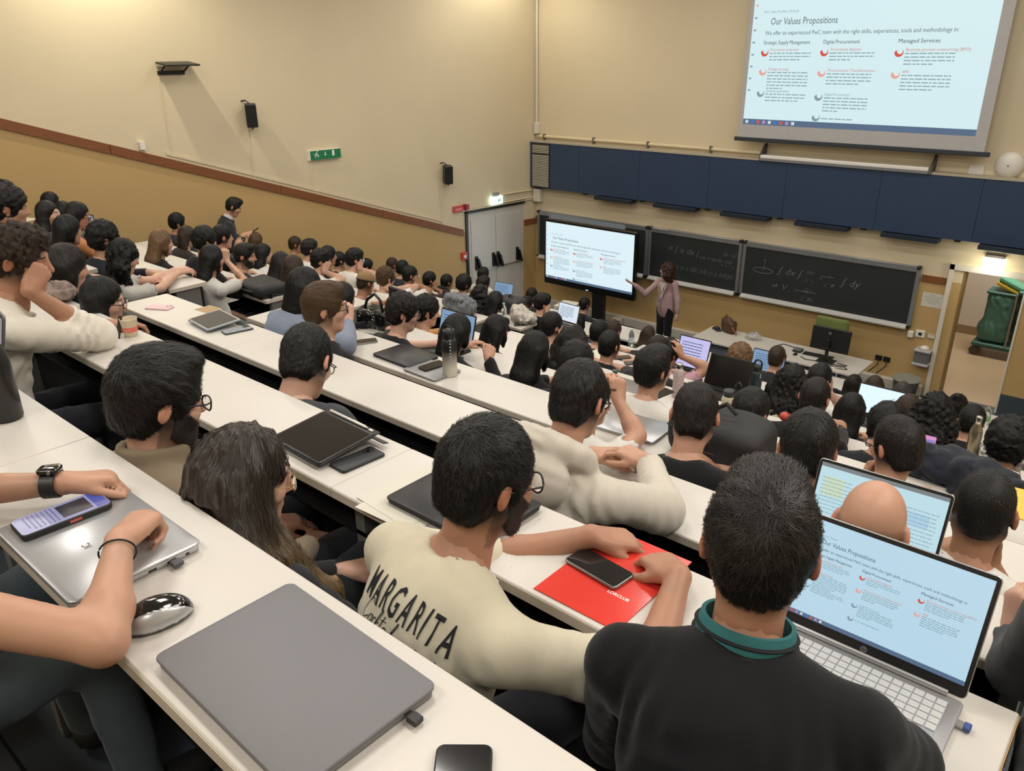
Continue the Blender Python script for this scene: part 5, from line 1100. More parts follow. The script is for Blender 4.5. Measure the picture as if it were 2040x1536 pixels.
PP('person with dark hair hidden behind the tall dark haired man', 1311, 698, 6, .10, hy=0, hair='short', hc='dark', skin='light', tc='26272b', sleeve='long')
PP('person in white t-shirt hidden behind the hoodie, forearm raised to the head', 1178, 792, 3, .06, hy=8, hp=12, hair='crop', hc='black', skin='light', tc='d9d6d0', sleeve='short', R=V(e=dz(1270, 868, 3, .05), w=dz(1232, 800, 3, .16), f=(-.25, .25, .9), n=(.7, -.6, .2), kw=dict(curl=(55, 60, 40))), L='lap', lod=1)
PP('person with light brown curls in front of the lecturer desk', 1474, 714, 7, .12, hy=4, hair='afro', hc='light', skin='fair', tc='2b2d31', sleeve='long', lod=1)
PP('person with short brown hair by the blue laptop screen', 1548, 711, 9, .12, hy=0, hair='short', hc='brown', skin='light', tc='26272b', sleeve='long')
PP('woman with big wavy black hair and beige top', 1578, 760, 6, .22, hy=0, hair='longcurly', hc='black', skin='light', top='sweater', tc='c8b7a4', sleeve='long', fem=True, lod=1)
PP('person with black hair and a thin bracelet, forearm raised', 1634, 753, 7, .12, hy=14, hair='short', hc='black', skin='fair', tc='d4d0c9', sleeve='short', R='cheek', lod=1)
PP('man with thinning crown in black t-shirt, hand at the back of his head', 1624, 790, 5, .12, hy=0, hp=14, hair='thin', hc='dark', skin='light', tc='161719', sleeve='short', R=V(e=dz(1672, 850, 5, .05), w=lambda h: h(.075, -.05, -.15), f=lambda h, W: h.v(-.9, -.2, .2), n=lambda h: h.v(.2, -1, .1)), lod=1)
PP('person with smooth black hair just beyond the black backpack', 1495, 820, 4, .18, hy=0, hp=16, hair='short', hc='black', skin='light', tc='1a1b1d', sleeve='long', lod=1)
PP('woman with smooth dark brown hair near the bright laptop', 1701, 765, 10, .05, hy=0, hair='long', hc='dark', skin='light', tc='1d1e22', sleeve='long', fem=True)
PP('woman with dark hair left of the bin', 1742, 770, 9, .10, hy=0, hair='long', hc='brown', skin='light', tc='26272b', sleeve='long', fem=True)
PP('woman with long black hair in front of the smooth dark brown hair', 1696, 814, 6, .15, hy=0, hair='long', hc='black', skin='light', tc='1b1c20', sleeve='long', fem=True)
PP('man with close black hair in front of the bright laptop screen', 1747, 802, 8, .25, hy=2, hair='short', hc='black', skin='light', tc='1d2230', sleeve='short')
PP('woman with greyish brown hair left of the doorway', 1797, 780, 10, .12, hy=0, hair='long', hc='grey', skin='fair', tc='35363a', sleeve='long', fem=True)
PP('woman with smooth brown hair, ear showing, in front of the greyish hair', 1810, 814, 7, .12, hy=14, hair='long', hc='brown', skin='fair', tc='1f2024', sleeve='long', fem=True, lod=1)
PP('woman with very long black hair and a black top at the steel bottle', 1862, 818, 6, .12, hy=0, hair='longcurly', hc='black', skin='light', tc='151618', sleeve='long', fem=True, lod=1)
PP('woman with black hair pinned in a bun below the doorway', 1906, 810, 8, .12, hy=0, hair='bun', hc='black', skin='light', tc='1a1b1e', sleeve='long', fem=True)
PP('person in black leaning forward behind the steel bottle', 1936, 838, 7, .05, hy=-6, hp=16, hair='short', hc='black', skin='light', top='sweater', tc='161719', sleeve='long')
PP('person with dark curls hidden behind the man in glasses', 1766, 846, 5, .18, hy=0, hair='curly', hc='black', skin='light', tc='23252a', sleeve='long')
PP('person with black curls and denim jacket at the right edge', 2008, 880, 5, .12, hy=-6, hair='afro', hc='black', skin='light', top='jacket', tc='5a6670', sleeve='long', lod=1)
# ---- the man in a dark suit leaning by the left wall, reading a phone
def suit(I):
    nb, T, TR = I['nb'], I['T'], I['TR']
    F = Field(); h = I['h']; ax = nrm(h(0, -.02, -.06) - nb); c0 = nb + T.v(0, .004, 0); F.cone(c0 + ax * .005, c0 + ax * .052, .070, .064, .01); F.cone(c0 + ax * .01, c0 + ax * .14, .056, .057, 0).sub(.004); field_mesh(F, .008, 'shirt_collar', cloth_mat('c9cbd2'), I['root'])
    W = I['hands'][1][2]; tag(obj('smartphone', smooth(add_rbox(NB(), .075, .15, .009, .012, FR(W + np.array([.05, .13, .03]), rz=-35, rx=30), bev=.002)), black_p), 'dark phone held by the man in the suit', 'phone')
person('man in dark suit and white collar standing against the ochre wall, looking at his phone', 466, 409, 7, H=on_x(466, 411, -9.95), by=25, hy=35, hp=26, s=1.1, hs=.9, hair='fade', hc='dark', skin='light', top='blazer', tc='22252b', sleeve='long', lod=1, stand=True, Z0=ZO + (on_x(466, 411, -9.95)[2] - ZO) - 1.60, pants='1d2026', extra=suit,
    R=V(w=on_x(486, 467, -9.75), f=(.5, .8, .1), n=(.3, -.3, .9)), L=V(w=on_x(480, 470, -9.8), f=(.6, .7, .2), n=(-.3, -.3, .9)))
# ---- the lecturer
LX, LY = -6.42, 11.25
HL_ = np.array([LX, LY, 1.545])
def lecturer(I):
    T, TR, root, pel, nb, h = I['T'], I['TR'], I['root'], I['pel'], I['nb'], I['h']
    F = Field(); F.ell(pel + T.v(0, .0, -.02), V3(.180, .138, .26), TR, .03); F.ell(T(0, -.01, -.30), V3(.166, .13, .2), TR, .04); F.cut(pel + T.v(0, 0, -.19), -I['U']); F.fold(.004, .09, T.v(1, 0, .3), pel, .3, 3); field_mesh(F, .011, 'blazer_skirt', cloth_mat('a88d8f'), root)
    b = NB(); add_poly(b, [T(-.055, .112, -.03), T(.055, .112, -.03), T(.012, .135, -.30), T(-.012, .135, -.30)], TR[:, 1] * .006); obj('blouse', b, cloth_mat('cdc6c0'), root)
    for sx in (-1, 1):
        b = NB(); add_poly(b, [T(sx * .05, .10, .0), T(sx * .105, .115, -.06), T(sx * .075, .135, -.14), T(sx * .016, .142, -.29)], TR[:, 1] * .008); obj('lapel', b, cloth_mat('b0979a'), root)
    b = NB(); add_tube(b, [T(-.05, .10, -.02), T(-.03, .135, -.14), T(.01, .147, -.22), T(.04, .135, -.14), T(.055, .10, -.02)], .004, 6); obj('lanyard', b, black_p, root)
    b = NB(); add_tube(b, [T(.003, .140, -.30), T(.0, .15, -.52), T(.0, .14, -.66)], .003, 6); obj('front_edge', b, cloth_mat('5c4a4d'), root)
    for z in (-.36, -.46):
        b = NB(); bmesh.ops.create_uvsphere(b, u_segments=8, v_segments=6, radius=.009, matrix=Matrix.Translation(Vector(T(.045, .145, z)))); obj('button', b, mat('dark_button', hexc('2a2224'), .4), root)
def curls(I):
    lecturer(I); h, q = I['h'], I['q']; F = Field(); F.ell(h(0, -.045, .015), np.array([.125, .115, .125]) * q, I['Hn'].R, .02); F.ell(h(0, -.05, -.09), np.array([.15, .10, .12]) * q, I['Hn'].R, .05); F.ell(h(0, .115, -.03), np.array([.075, .09, .12]) * q, I['Hn'].R, 0).sub(.02); F.noise(.011, 110, 4); F.noise(.006, 230, 7); field_mesh(F, .0095, 'curly_hair', hair_mat('auburn'), I['root'])
person('woman lecturer in dusty pink blazer with curly auburn hair, gesturing at the display', 0, 0, 12, H=HL_, by=190, hy=255, hp=2, hair='wavy', hc='auburn', skin='fair', top='blazer', tc='a88d8f', sleeve='long', lod=1, stand=True, Z0=0., fem=True, s=.98, pants='17181c', face=True, extra=curls, hs=1.,
    L=V(w=HL_ + np.array([.30, -.05, -.80]), f=(.1, 0, -1), n=(1, 0, 0)), R=V(e=HL_ + np.array([-.28, -.16, -.42]), w=HL_ + np.array([-.40, -.33, -.24]), f=(-.85, -.3, .35), n=(-.2, -.6, -.7), kw=dict(curl=(5, 8, 5), spread=2.2)))
# ================================================================ screens and slide content
glow_bg = screen_mat('slide_glow', 'd9f3f7', .95); tv_bg = screen_mat('display_glow', 'dff3fb', 1.0); blue_bg = screen_mat('laptop_screen_glow', 'b9d6ee', .9); lilac_bg = screen_mat('lilac_screen_glow', 'c9c4f4', .95)
dim_bg = screen_mat('dim_screen_glow', '6f7080', .75); sky_bg = screen_mat('sky_blue_screen_glow', '8fb2d8', .75); white_bg = screen_mat('white_screen_glow', 'dfeaf6', 1.0)
txt_m = screen_mat('slide_text_grey', '5f7f8c', .55); txt_d = screen_mat('slide_text_dark', '3b5564', .4); txt_l = screen_mat('slide_text_pale', '8fb4be', .75); red_i = screen_mat('slide_icon_red', 'e05a4a', .85); pale_i = screen_mat('slide_icon_pale_red', 'f0a79c', .95); grey_i = screen_mat('slide_icon_grey_blue', '8ea3b4', .85); bar_m = screen_mat('task_bar', '6b86a8', .6); red_t = screen_mat('slide_text_red', 'd98a84', .8)
def frame_from(o, x, y):
    """local x right, y up, z out towards the viewer"""
    x = Vector(x).normalized(); y = Vector(y).normalized(); z = x.cross(y)
    return Matrix([[x[i], y[i], z[i], o[i]] for i in range(3)] + [[0, 0, 0, 1]])
def wordbars(b, M, u, v, w, n, lh, rg, th=.38):
    for i in range(n):
        x = 0; end = w * (1 if i < n - 1 else .35 + .5 * rg.random())
        while x < end - .004:
            L = min(w * (.05 + .12 * rg.random()), end - x); add_box(b, (u + x, v - i * lh - lh * th, .0), (u + x + L, v - i * lh, .0006), M); x += L + w * .022
def slide(par, M, W, H, va=0., vb=1., full=True, du=0.):
    """the 'Our Values Propositions' page: origin top left, W x H"""
    rg = random.Random(4)
    def tx(t, u, v, wd, size, m, nm='slide_text', sh=.0, bold=0.):
        me = text_mesh(t, size * H, Matrix.Identity(4), ext=.0002, shear=sh, bold=0, res=2); xs = [q.co.x for q in me.vertices]; k = wd * W / max(xs)
        me.transform(M @ Matrix.Translation((u * W, -v * H, .0008)) @ Matrix.Diagonal((k, 1, 1, 1))); o = obj(nm, me, m, par); o['kind'] = 'stuff'
    f = lambda v: va + vb * v
    M0 = M; M = M @ Matrix.Translation((du * W, 0, 0))
    tx('Our Values Propositions', .085, f(.285), .30, .068 * vb, txt_m, 'slide_heading', .05)
    tx('We offer an experienced PwC team with the right skills, experiences, tools and methodology in:', .065, f(.355), .80, .040 * vb, txt_m, bold=.0006)
    cols = ((.062, .215, 'Strategic Supply Management', ((.455, 0, 3), (.59, 1, 6), (.745, 2, 3))), (.335, .155, 'Digital Procurement', ((.455, 0, 3), (.595, 1, 4), (.76, 2, 5), (.905, 3, 1))), (.645, .16, 'Managed Services', ((.46, 0, 4), (.60, 1, 5))))
    heads = ((('Procurement turnaround', .13), ('Strategic Sourcing', .095), ('Spending optimisation', .11)), (('Procurement diagnosis', .13), ('Procurement Transformation', .20), ('Digital Procurement', .11), None), (('Business process outsourcing (BPO)', .24), ('AMS', .025)))
    for ci, (u, wd, t, rows) in enumerate(cols):
        tx(t, u, f(.42), wd, .038 * vb, txt_d, bold=.0008)
        for ri, (v, ic, n) in enumerate(rows):
            v = f(v); m = (red_i, pale_i, grey_i, grey_i)[ic]; b = NB(); cx, cy, r = (u + .010) * W, -(v + .020) * H, .030 * H * (.5 + .5 * vb)
            pts = [(cx + r * math.cos(a), cy + r * math.sin(a)) for a in np.linspace(math.radians(170), math.radians(390), 14)] + [(cx + r * .2 + r * .62 * math.cos(a), cy + r * .25 + r * .62 * math.sin(a)) for a in np.linspace(math.radians(400), math.radians(160), 12)]
            vs = [b.verts.new(M @ Vector((x, y, .0009))) for x, y in pts]; b.faces.new(vs); obj('slide_icon', b, m, par)
            hd = heads[ci][ri]
            if hd: tx(hd[0], u + .036, v + .012 * vb, hd[1], .028 * vb, red_t if ic < 2 else txt_l)
            b = NB(); wordbars(b, M @ Matrix.Translation((0, 0, .0004)), (u + .034) * W, -(v + .024 * vb) * H, .19 * W, n, .0225 * vb * H, rg, .3); o = obj('slide_small_print', b, txt_l, par); o['kind'] = 'stuff'
    M = M0
    b = NB(); add_box(b, (0, -H, .0002), (W, -H * .958, .0007), M); obj('task_bar', b, bar_m, par)
    for i in range(9):
        b = NB(); add_box(b, (W * (.012 + .028 * i), -H * .99, .0008), (W * (.026 + .028 * i), -H * .967, .0012), M); obj('task_bar_icon', b, screen_mat('icon_%d' % (i % 4), ('e8eef4', '3f7fe0', 'e6604c', 'c79ad0')[i % 4], .8), par)
    if full:
        tx('PwC_Value_Portfolio_2024.pdf', .05, f(.205), .16, .024 * vb, txt_l)
        for i in range(9):
            b = NB(); add_box(b, (W * .008, -H * (.06 + .085 * i) - .012 * H, .0004), (W * .02, -H * (.06 + .085 * i), .0008), M); obj('side_icon', b, (pale_i if i < 2 else txt_l), par)
# ---- projection screen (hangs from the ceiling in front of the wall, drops in at the top of the picture)
PSY = D - .26
ps = thing('projection_screen', (-4.15, PSY, ZO), 'large pull-down projection screen showing a slide of three text columns', 'screen')
x0, x1 = on_y(1467, 275, PSY)[0], on_y(1964, 305, PSY)[0]; zb = on_y(1467, 275, PSY)[2]; zt = zb + 2.75
obj('fabric', box((x0 + .02, PSY, zb + .02), (x1 - .02, PSY + .006, zt)), mat('grey_white_screen_fabric', hexc('b6b4b4'), .8), ps)
obj('bottom_bar', box((x0 - .03, PSY - .022, zb - .035), (x1 + .05, PSY + .028, zb + .025), bev=.008), mat('dark_screen_bar', hexc('30363d'), .5), ps)
obj('roller_tube', box((x0 - .05, PSY - .06, zt), (x1 + .05, PSY + .10, zt + .14), bev=.03), white_d, ps)
for x in (x0 + .3, x1 - .3): obj('hanger', box((x - .01, PSY + .0, zt + .13), (x + .01, PSY + .02, CEIL)), steel, ps)
ix0, ix1 = on_y(1480, 247, PSY)[0], on_y(1944, 268, PSY)[0]; iz0 = on_y(1480, 247, PSY)[2]; W_ = ix1 - ix0; H_ = W_ * .60
Mp = frame_from((ix0, PSY - .002, iz0 + H_), (1, 0, 0), (0, 0, 1))
b = NB(); add_box(b, (0, -H_, -.001), (W_, 0, .0), Mp); im = obj('projected_image', b, glow_bg, ps)
slide(im, Mp, W_, H_)
# ---- large display on a stand
TY = 11.75
tv = thing('display', (-8.1, TY, 0), 'large flat display on a black stand showing the same slide', 'display')
tl, br = on_y(1086, 450, TY), on_y(1261, 586, TY); xa, xb = tl[0] - .02, br[0] + .02; zc = (tl[2] + br[2]) / 2; hh = (xb - xa) * .60 / 2
obj('panel', box((xa, TY, zc - hh), (xb, TY + .09, zc + hh), bev=.012), mat('black_gloss_bezel', hexc('0f1012'), .3), tv)
tw = xb - xa - .09; th_ = tw * .545; Mt = frame_from((xa + .045, TY - .003, zc + hh - .045), (1, 0, 0), (0, 0, 1))
b = NB(); add_box(b, (0, -th_, -.002), (tw, 0, 0), Mt); im = obj('screen', b, tv_bg, tv); slide(im, Mt, tw, th_)
obj('pole', box(((xa + xb) / 2 + .10, TY + .02, .1), ((xa + xb) / 2 + .36, TY + .12, zc - hh + .02), bev=.01), black_m, tv)
obj('base', box(((xa + xb) / 2 - .45, TY - .25, .03), ((xa + xb) / 2 + .85, TY + .35, .10), bev=.01), black_m, tv)
for sx in (-.4, .8):
    for sy in (-.2, .3):
        b = NB(); add_lathe(b, [(.03, 0), (.03, .03)], FR(((xa + xb) / 2 + sx, TY + sy, 0)), 12); obj('caster', b, black_p, tv)
obj('sensor', box(((xa + xb) / 2 - .03, TY - .008, zc - hh + .02), ((xa + xb) / 2 + .03, TY, zc - hh + .03)), screen_mat('indicator', 'cfe6ff', 1.2), tv)
lamp('display_spill', 'AREA', ((xa + xb) / 2, TY - .05, zc), 9, (.8, .92, 1), rot=(math.radians(-90), 0, 0), size=tw, sy=th_)
# ================================================================ fixtures on the left wall
br_ = thing('wall_bracket', LW(5.5, ZO - .2), 'black folding projector shelf high on the left wall', 'bracket')
b = NB(); add_poly(b, [LW(5.36, ZO - .13, .02), LW(5.80, ZO - .13, .02), LW(5.80, ZO - .165, .30), LW(5.36, ZO - .165, .30)], (0, 0, .02)); obj('shelf', b, black_m, br_)
b = NB(); add_poly(b, [LW(5.37, ZO - .27, 0), LW(5.72, ZO - .27, 0), LW(5.72, ZO - .22, 0), LW(5.37, ZO - .22, 0)], (.03, 0, 0)); obj('wall_plate', b, black_m, br_)
for y in (5.39, 5.70):
    b = NB(); add_tube(b, [LW(y, ZO - .24, .02), LW(y, ZO - .22, .08), LW(y + .03, ZO - .155, .14)], .012, 8); obj('arm', b, black_m, br_)
for y0, z0, z1, nm in ((5.37, .27, 1.30, 'thin cream cable trunking below the black wall shelf'), (6.5, 1.0, 1.83, 'thin cream cable trunking below the nearer wall speaker'), (7.45, 1.55, 2.02, 'thin cream cable trunking below the green sign'), (9.97, 2.2, 2.88, 'thin cream cable trunking below the farther wall speaker')):
    b = NB(); add_poly(b, [LW(y0, ZO - z1), LW(y0 + .018, ZO - z1), LW(y0 + .018, ZO - z0), LW(y0, ZO - z0)], (.012, 0, 0)); tag(obj('cable_trunking', b, cream), nm, 'trunking')
def wall_speaker(y, z, lab, rz):
    t = thing('wall_speaker', LW(y, z), lab, 'speaker'); M = FR(LW(y, z, .13), rz=rz, ry=6)
    obj('cabinet', add_box(NB(), (-.08, -.075, -.155), (.07, .075, .155), M, .008), mat('charcoal_cabinet', hexc('2c2d2c'), .5), t)
    obj('grille', add_box(NB(), (.07, -.07, -.15), (.078, .07, .15), M, .003), mat('black_speaker_mesh', hexc('0e0f10'), .7, bump=.4, bscale=900), t)
    b = NB(); add_tube(b, [LW(y - .05, z + .19, 0), LW(y - .02, z + .2, .06), LW(y, z + .16, .11)], .010, 8); obj('bracket', b, black_m, t)
    for dy in (-.02, .03): obj('stud', add_box(NB(), (-.01 + dy, -.01, -.18), (.01 + dy, .01, -.153), M), black_m, t)
wall_speaker(6.52, ZO - .83, 'nearer black loudspeaker on the left wall', -30); wall_speaker(10.05, ZO - 2.02, 'farther black loudspeaker on the left wall near the fire door', -30)
gs = thing('exit_sign', LW(7.7, ZO - 1.47), 'green running-man direction sign on the left wall', 'sign'); green = mat('sign_green', hexc('1f7a4e'), .4)
b = NB(); add_poly(b, [LW(7.42, ZO - 1.545), LW(7.97, ZO - 1.545), LW(7.97, ZO - 1.40), LW(7.42, ZO - 1.40)], (.05, 0, 0)); obj('housing', b, white_d, gs)
b = NB(); add_poly(b, [LW(7.44, ZO - 1.54, .0505), LW(7.975, ZO - 1.54, .0505), LW(7.975, ZO - 1.405, .0505), LW(7.44, ZO - 1.405, .0505)], (.004, 0, 0)); obj('face', b, green, gs)
def LWF(y, z, off): return frame_from(LW(y, z, off), (.0876, 1, 0), (0, 0, 1))
wp = mat('sign_white', hexc('e8efe9'), .4); Ms = LWF(7.5, ZO - 1.5, .056)
for pts in (((.03, .05), (.06, .045), (.055, .075), (.04, .085)), ((.03, .05), (.0, .055), (.0, .045), (.03, .038)), ((.055, .05), (.085, .03), (.08, .022), (.045, .042)), ((.04, .04), (.025, .005), (.012, .005), (.03, .045)), ((.05, .045), (.07, .01), (.085, .01), (.062, .05))):
    b = NB(); add_poly(b, [(x, y - .01, 0) for x, y in pts], (0, 0, .001), Ms); obj('running_figure', b, wp, gs)
b = NB(); add_lathe(b, [(.010, 0), (.010, .001)], Ms @ FR((.062, .085, 0)), 10); obj('running_figure', b, wp, gs)
for pts in (((.19, .075), (.205, .075), (.205, .03), (.19, .03)), ((.175, .04), (.22, .04), (.1975, .012))):
    b = NB(); add_poly(b, [(x, y - .005, 0) for x, y in pts], (0, 0, .001), Ms); obj('arrow', b, wp, gs)
b = NB(); add_poly(b, [(.32, .0, 0), (.36, .0, 0), (.36, .085, 0), (.32, .085, 0)], (0, 0, .001), Ms); obj('door_symbol', b, wp, gs)
b = NB(); add_poly(b, [LW(4.96, ZO - 1.17), LW(5.03, ZO - 1.17), LW(5.03, ZO - 1.07), LW(4.96, ZO - 1.07)], (.06, 0, 0)); t = tag(obj('motion_sensor', b, white_d), 'small white motion sensor just above the wooden rail', 'sensor')
rs = thing('red_sign', LW(10.4, ZO - 2.66), 'small red fire sign beside the fire door', 'sign')
b = NB(); add_poly(b, [LW(10.24, ZO - 2.73, .0), LW(10.5, ZO - 2.72, .0), LW(10.5, ZO - 2.62, .0), LW(10.24, ZO - 2.62, .0)], (.03, 0, 0)); obj('plate', b, mat('sign_red', hexc('c03a44'), .4), rs)
b = NB(); add_poly(b, [LW(10.49, ZO - 2.70, .0), LW(10.56, ZO - 2.70, .0), LW(10.56, ZO - 2.61, .0), LW(10.49, ZO - 2.61, .0)], (.09, 0, 0)); obj('sounder', b, mat('dark_red', hexc('8c3338'), .4), rs)
b = NB(); add_box(b, (.03, .055, 0), (.22, .068, .001), LWF(10.25, ZO - 2.73, .031)); add_box(b, (.04, .03, 0), (.19, .042, .001), LWF(10.25, ZO - 2.73, .031)); obj('print', b, mat('pale_red_print', hexc('e8a0a0'), .5), rs)
el = thing('exit_lamp', LW(11.28, ZO - 2.62), 'lit white emergency exit sign over the fire door', 'lamp')
b = NB(); add_poly(b, [LW(11.15, ZO - 2.70, .02), LW(11.42, ZO - 2.70, .02), LW(11.42, ZO - 2.56, .02), LW(11.15, ZO - 2.56, .02)], (.05, 0, 0)); obj('diffuser', b, screen_mat('cool_sign_glow', 'd9fff0', 3.2), el)
b = NB(); add_poly(b, [LW(11.22, ZO - 2.57), LW(11.35, ZO - 2.57), LW(11.35, ZO - 2.49), LW(11.22, ZO - 2.49)], (.05, 0, 0)); obj('mount', b, mat('grey_plastic', hexc('8c8a86'), .5), el)
for pts in (((.15, .03), (.17, .03), (.17, .10), (.15, .10)), ((.20, .03), (.22, .03), (.22, .11), (.20, .11)), ((.17, .06), (.2, .06), (.2, .075), (.17, .075))):
    b = NB(); add_poly(b, [(x, y, 0) for x, y in pts], (0, 0, .001), LWF(11.15, ZO - 2.70, .071)); obj('pictogram', b, green, el)
cp = thing('call_point', LW(10.5, ZO - 3.56), 'red and white fire call point low beside the fire door frame', 'call point')
b = NB(); add_poly(b, [LW(10.40, ZO - 3.63), LW(10.52, ZO - 3.63), LW(10.52, ZO - 3.49), LW(10.40, ZO - 3.49)], (.05, 0, 0)); obj('box', b, mat('sign_red', hexc('c03a44'), .4), cp)
b = NB(); add_poly(b, [LW(10.43, ZO - 3.59, .05), LW(10.49, ZO - 3.59, .05), LW(10.49, ZO - 3.54, .05), LW(10.43, ZO - 3.54, .05)], (.004, 0, 0)); obj('window', b, white_d, cp)
# ================================================================ lecturer desk
TZ = ZO - 4.15
ld = thing('lecturer_desk', (-4.3, 10.95, 0), 'white lecturer desk with grey front panel below the wide chalkboard', 'desk')
obj('table_top', box((-5.54, 10.61, TZ - .03), (-3.03, 11.33, TZ), bev=.003), desk_m, ld)
obj('front_panel', box((-5.25, 10.72, .25), (-3.2, 10.74, TZ - .03)), mat('blue_grey_panel', hexc('6d7580'), .5), ld)
for x in (-5.42, -3.2):
    for y in (10.68, 11.25): obj('leg', box((x - .03, y - .03, 0), (x + .03, y + .03, TZ - .03)), black_m if x < -5 else leg_m, ld)
ch = thing('office_chair', (-3.85, 11.85, 0), 'green upholstered chair behind the computer monitor', 'chair'); gc = mat('green_fabric', hexc('6f7a45'), .9, bump=.2)
F = Field(); F.box((-3.87, 11.92, .82), (.25, .04, .26), None, .04, 0); F.noise(.004, 30, 2); field_mesh(F, .014, 'backrest', gc, ch)
F = Field(); F.box((-3.87, 11.68, .46), (.25, .22, .045), None, .04, 0); field_mesh(F, .016, 'seat', gc, ch)
b = NB(); add_tube(b, [(-3.87, 11.9, .46), (-3.87, 11.95, .62)], .02, 8); obj('back_stem', b, black_m, ch); b = NB(); add_tube(b, [(-3.87, 11.7, .06), (-3.87, 11.7, .43)], .03, 10); obj('column', b, black_m, ch)
for i in range(5):
    a = i * 1.257; b = NB(); add_tube(b, [(-3.87, 11.7, .09), (-3.87 + .28 * math.cos(a), 11.7 + .28 * math.sin(a), .06)], .018, 8); obj('foot', b, black_m, ch)
mo = thing('monitor', (-3.55, 10.95, TZ), 'black computer monitor seen from its back side on the lecturer desk', 'monitor')
obj('screen_back', add_box(NB(), (-.27, -.02, .15), (.27, .02, .48), FR((-3.55, 10.93, TZ), rx=-6), .008), black_p, mo)
obj('neck', box((-3.57, 10.86, TZ + .01), (-3.53, 10.91, TZ + .33), bev=.004), black_p, mo); obj('base', box((-3.67, 10.80, TZ), (-3.43, 11.0, TZ + .012), bev=.003), black_p, mo)
b = NB(); add_lathe(b, [(.022, 0), (.022, .0015)], FR((-3.55, 10.905, TZ + .42), rx=84), 18); obj('badge', b, mat('badge_grey', hexc('8c8f92'), .3, .6), mo)
b = NB(); [add_box(b, (-3.63 + i * .035, 10.893, TZ + .19), (-3.61 + i * .035, 10.8955, TZ + .2)) for i in range(4)]; obj('port_label', b, mat('badge_grey', hexc('8c8f92'), .3, .6), mo)
def keyboard(M, w, d, par, rows=5, cols=15, m=None, kd=.0035):
    obj('key_deck', add_box(NB(), (-w / 2, -d / 2, 0), (w / 2, d / 2, .004), M), m[0], par)
    kw, kh = w / cols, d / rows
    for r in range(rows):
        if r == rows - 1: spans = [1, 1, 1, 1, 6, 1, 1, 1, 1, 1]
        else: spans = [1] * cols
        c = 0
        for s in spans:
            obj('key', add_box(NB(), (-w / 2 + c * kw + .0012, d / 2 - (r + 1) * kh + .0012, .004), (-w / 2 + (c + s) * kw - .0012, d / 2 - r * kh - .0012, .004 + kd), M), m[1], par); c += s
            if c >= cols: break
kb = thing('keyboard', (-3.78, 10.88, TZ), 'black keyboard in front of the computer monitor', 'keyboard'); keyboard(FR((-3.72, 11.05, TZ), rz=4), .42, .14, kb, 4, 14, (black_p, mat('dark_key', hexc('26272a'), .5)), .006)
ms = thing('computer_mouse', (-4.0, 10.86, TZ), 'black mouse left of the keyboard on the lecturer desk', 'mouse'); F = Field(); F.ell((-3.99, 10.88, TZ + .008), (.03, .05, .025), None, 0); F.cut((0, 0, TZ + .001), (0, 0, -1)); field_mesh(F, .006, 'shell', black_p, ms); obj('wheel', box((-3.992, 10.90, TZ + .03), (-3.988, 10.915, TZ + .036)), alu, ms)
dk = thing('docking_station', (-4.02, 11.0, TZ), 'black docking box with cables beside the keyboard', 'dock'); obj('case', box((-4.08, 10.98, TZ), (-3.96, 11.12, TZ + .035), bev=.006), black_p, dk); obj('lid', box((-4.075, 10.985, TZ + .035), (-3.965, 11.115, TZ + .038)), alu, dk)
for i, (pts, c) in enumerate((([(-4.25, 11.02), (-4.35, 11.08), (-4.3, 11.2), (-4.1, 11.15), (-4.02, 11.08)], black_p), ([(-3.9, 10.85), (-3.8, 10.78), (-3.65, 10.82), (-3.5, 10.74), (-3.3, 10.8), (-3.25, 10.9), (-3.4, 10.92)], black_p), ([(-3.45, 10.82), (-3.3, 10.86), (-3.2, 10.76), (-3.35, 10.7)], black_p), ([(-3.6, 10.75), (-3.45, 10.7), (-3.3, 10.68), (-3.2, 10.72)], white_d))):
    b = NB(); add_tube(b, [(x, y, TZ + .008) for x, y in pts], .006, 6); tag(obj('cable', smooth(b, 180), c), ['looped black cable left of the keyboard', 'long black cable under the monitor', 'short black cable at the right end of the lecturer desk', 'white cable in front of the monitor'][i], 'cable')
for i, x in enumerate((-3.52, -3.28)):
    b = NB(); add_tube(b, [(x, 10.64, TZ + .004), (x, 10.59, TZ - .02), (x - .01, 10.585, TZ - .3)], .005, 6); tag(obj('cable', b, white_d), ['white cord hanging from the desk edge under the monitor', 'white cord hanging at the right end of the lecturer desk'][i], 'cable')
hb = thing('handbag', (-5.2, 11.2, TZ), 'brown patterned handbag on the lecturer desk', 'bag'); F = Field(); F.box((-5.2, 11.18, TZ + .10), (.13, .07, .10), rot(20), .05, 0); F.ell((-5.24, 11.18, TZ + .17), (.09, .05, .09), None, .04); F.noise(.006, 40, 2); field_mesh(F, .011, 'bag_body', mat('brown_check', hexc('4a3526'), .6, var=.6, scale=14), hb)
b = NB(); add_tube(b, [(-5.13, 11.12, TZ + .16), (-5.08, 11.08, TZ + .1), (-5.03, 11.1, TZ + .02)], .014, 8); add_tube(b, [(-5.3, 11.15, TZ + .18), (-5.24, 11.15, TZ + .30), (-5.17, 11.16, TZ + .2)], .010, 8); obj('strap', b, mat('tan_leather', hexc('8a5a38'), .5), hb)
gl = thing('scarf', (-5.42, 11.2, TZ), 'small black crumpled pouch beside the handbag', 'pouch'); F = Field(); F.ell((-5.42, 11.2, TZ + .015), (.07, .05, .03), None, 0); F.ell((-5.36, 11.14, TZ + .012), (.06, .04, .025), None, .02); F.noise(.008, 90, 3); F.cut((0, 0, TZ + .001), (0, 0, -1)); field_mesh(F, .008, 'fabric', black_p, gl); obj('clasp', box((-5.40, 11.16, TZ + .03), (-5.38, 11.18, TZ + .045)), steel, gl)
clearp = mat('clear_plastic', (.92, .93, .94), .12, trans=.85, var=.02)
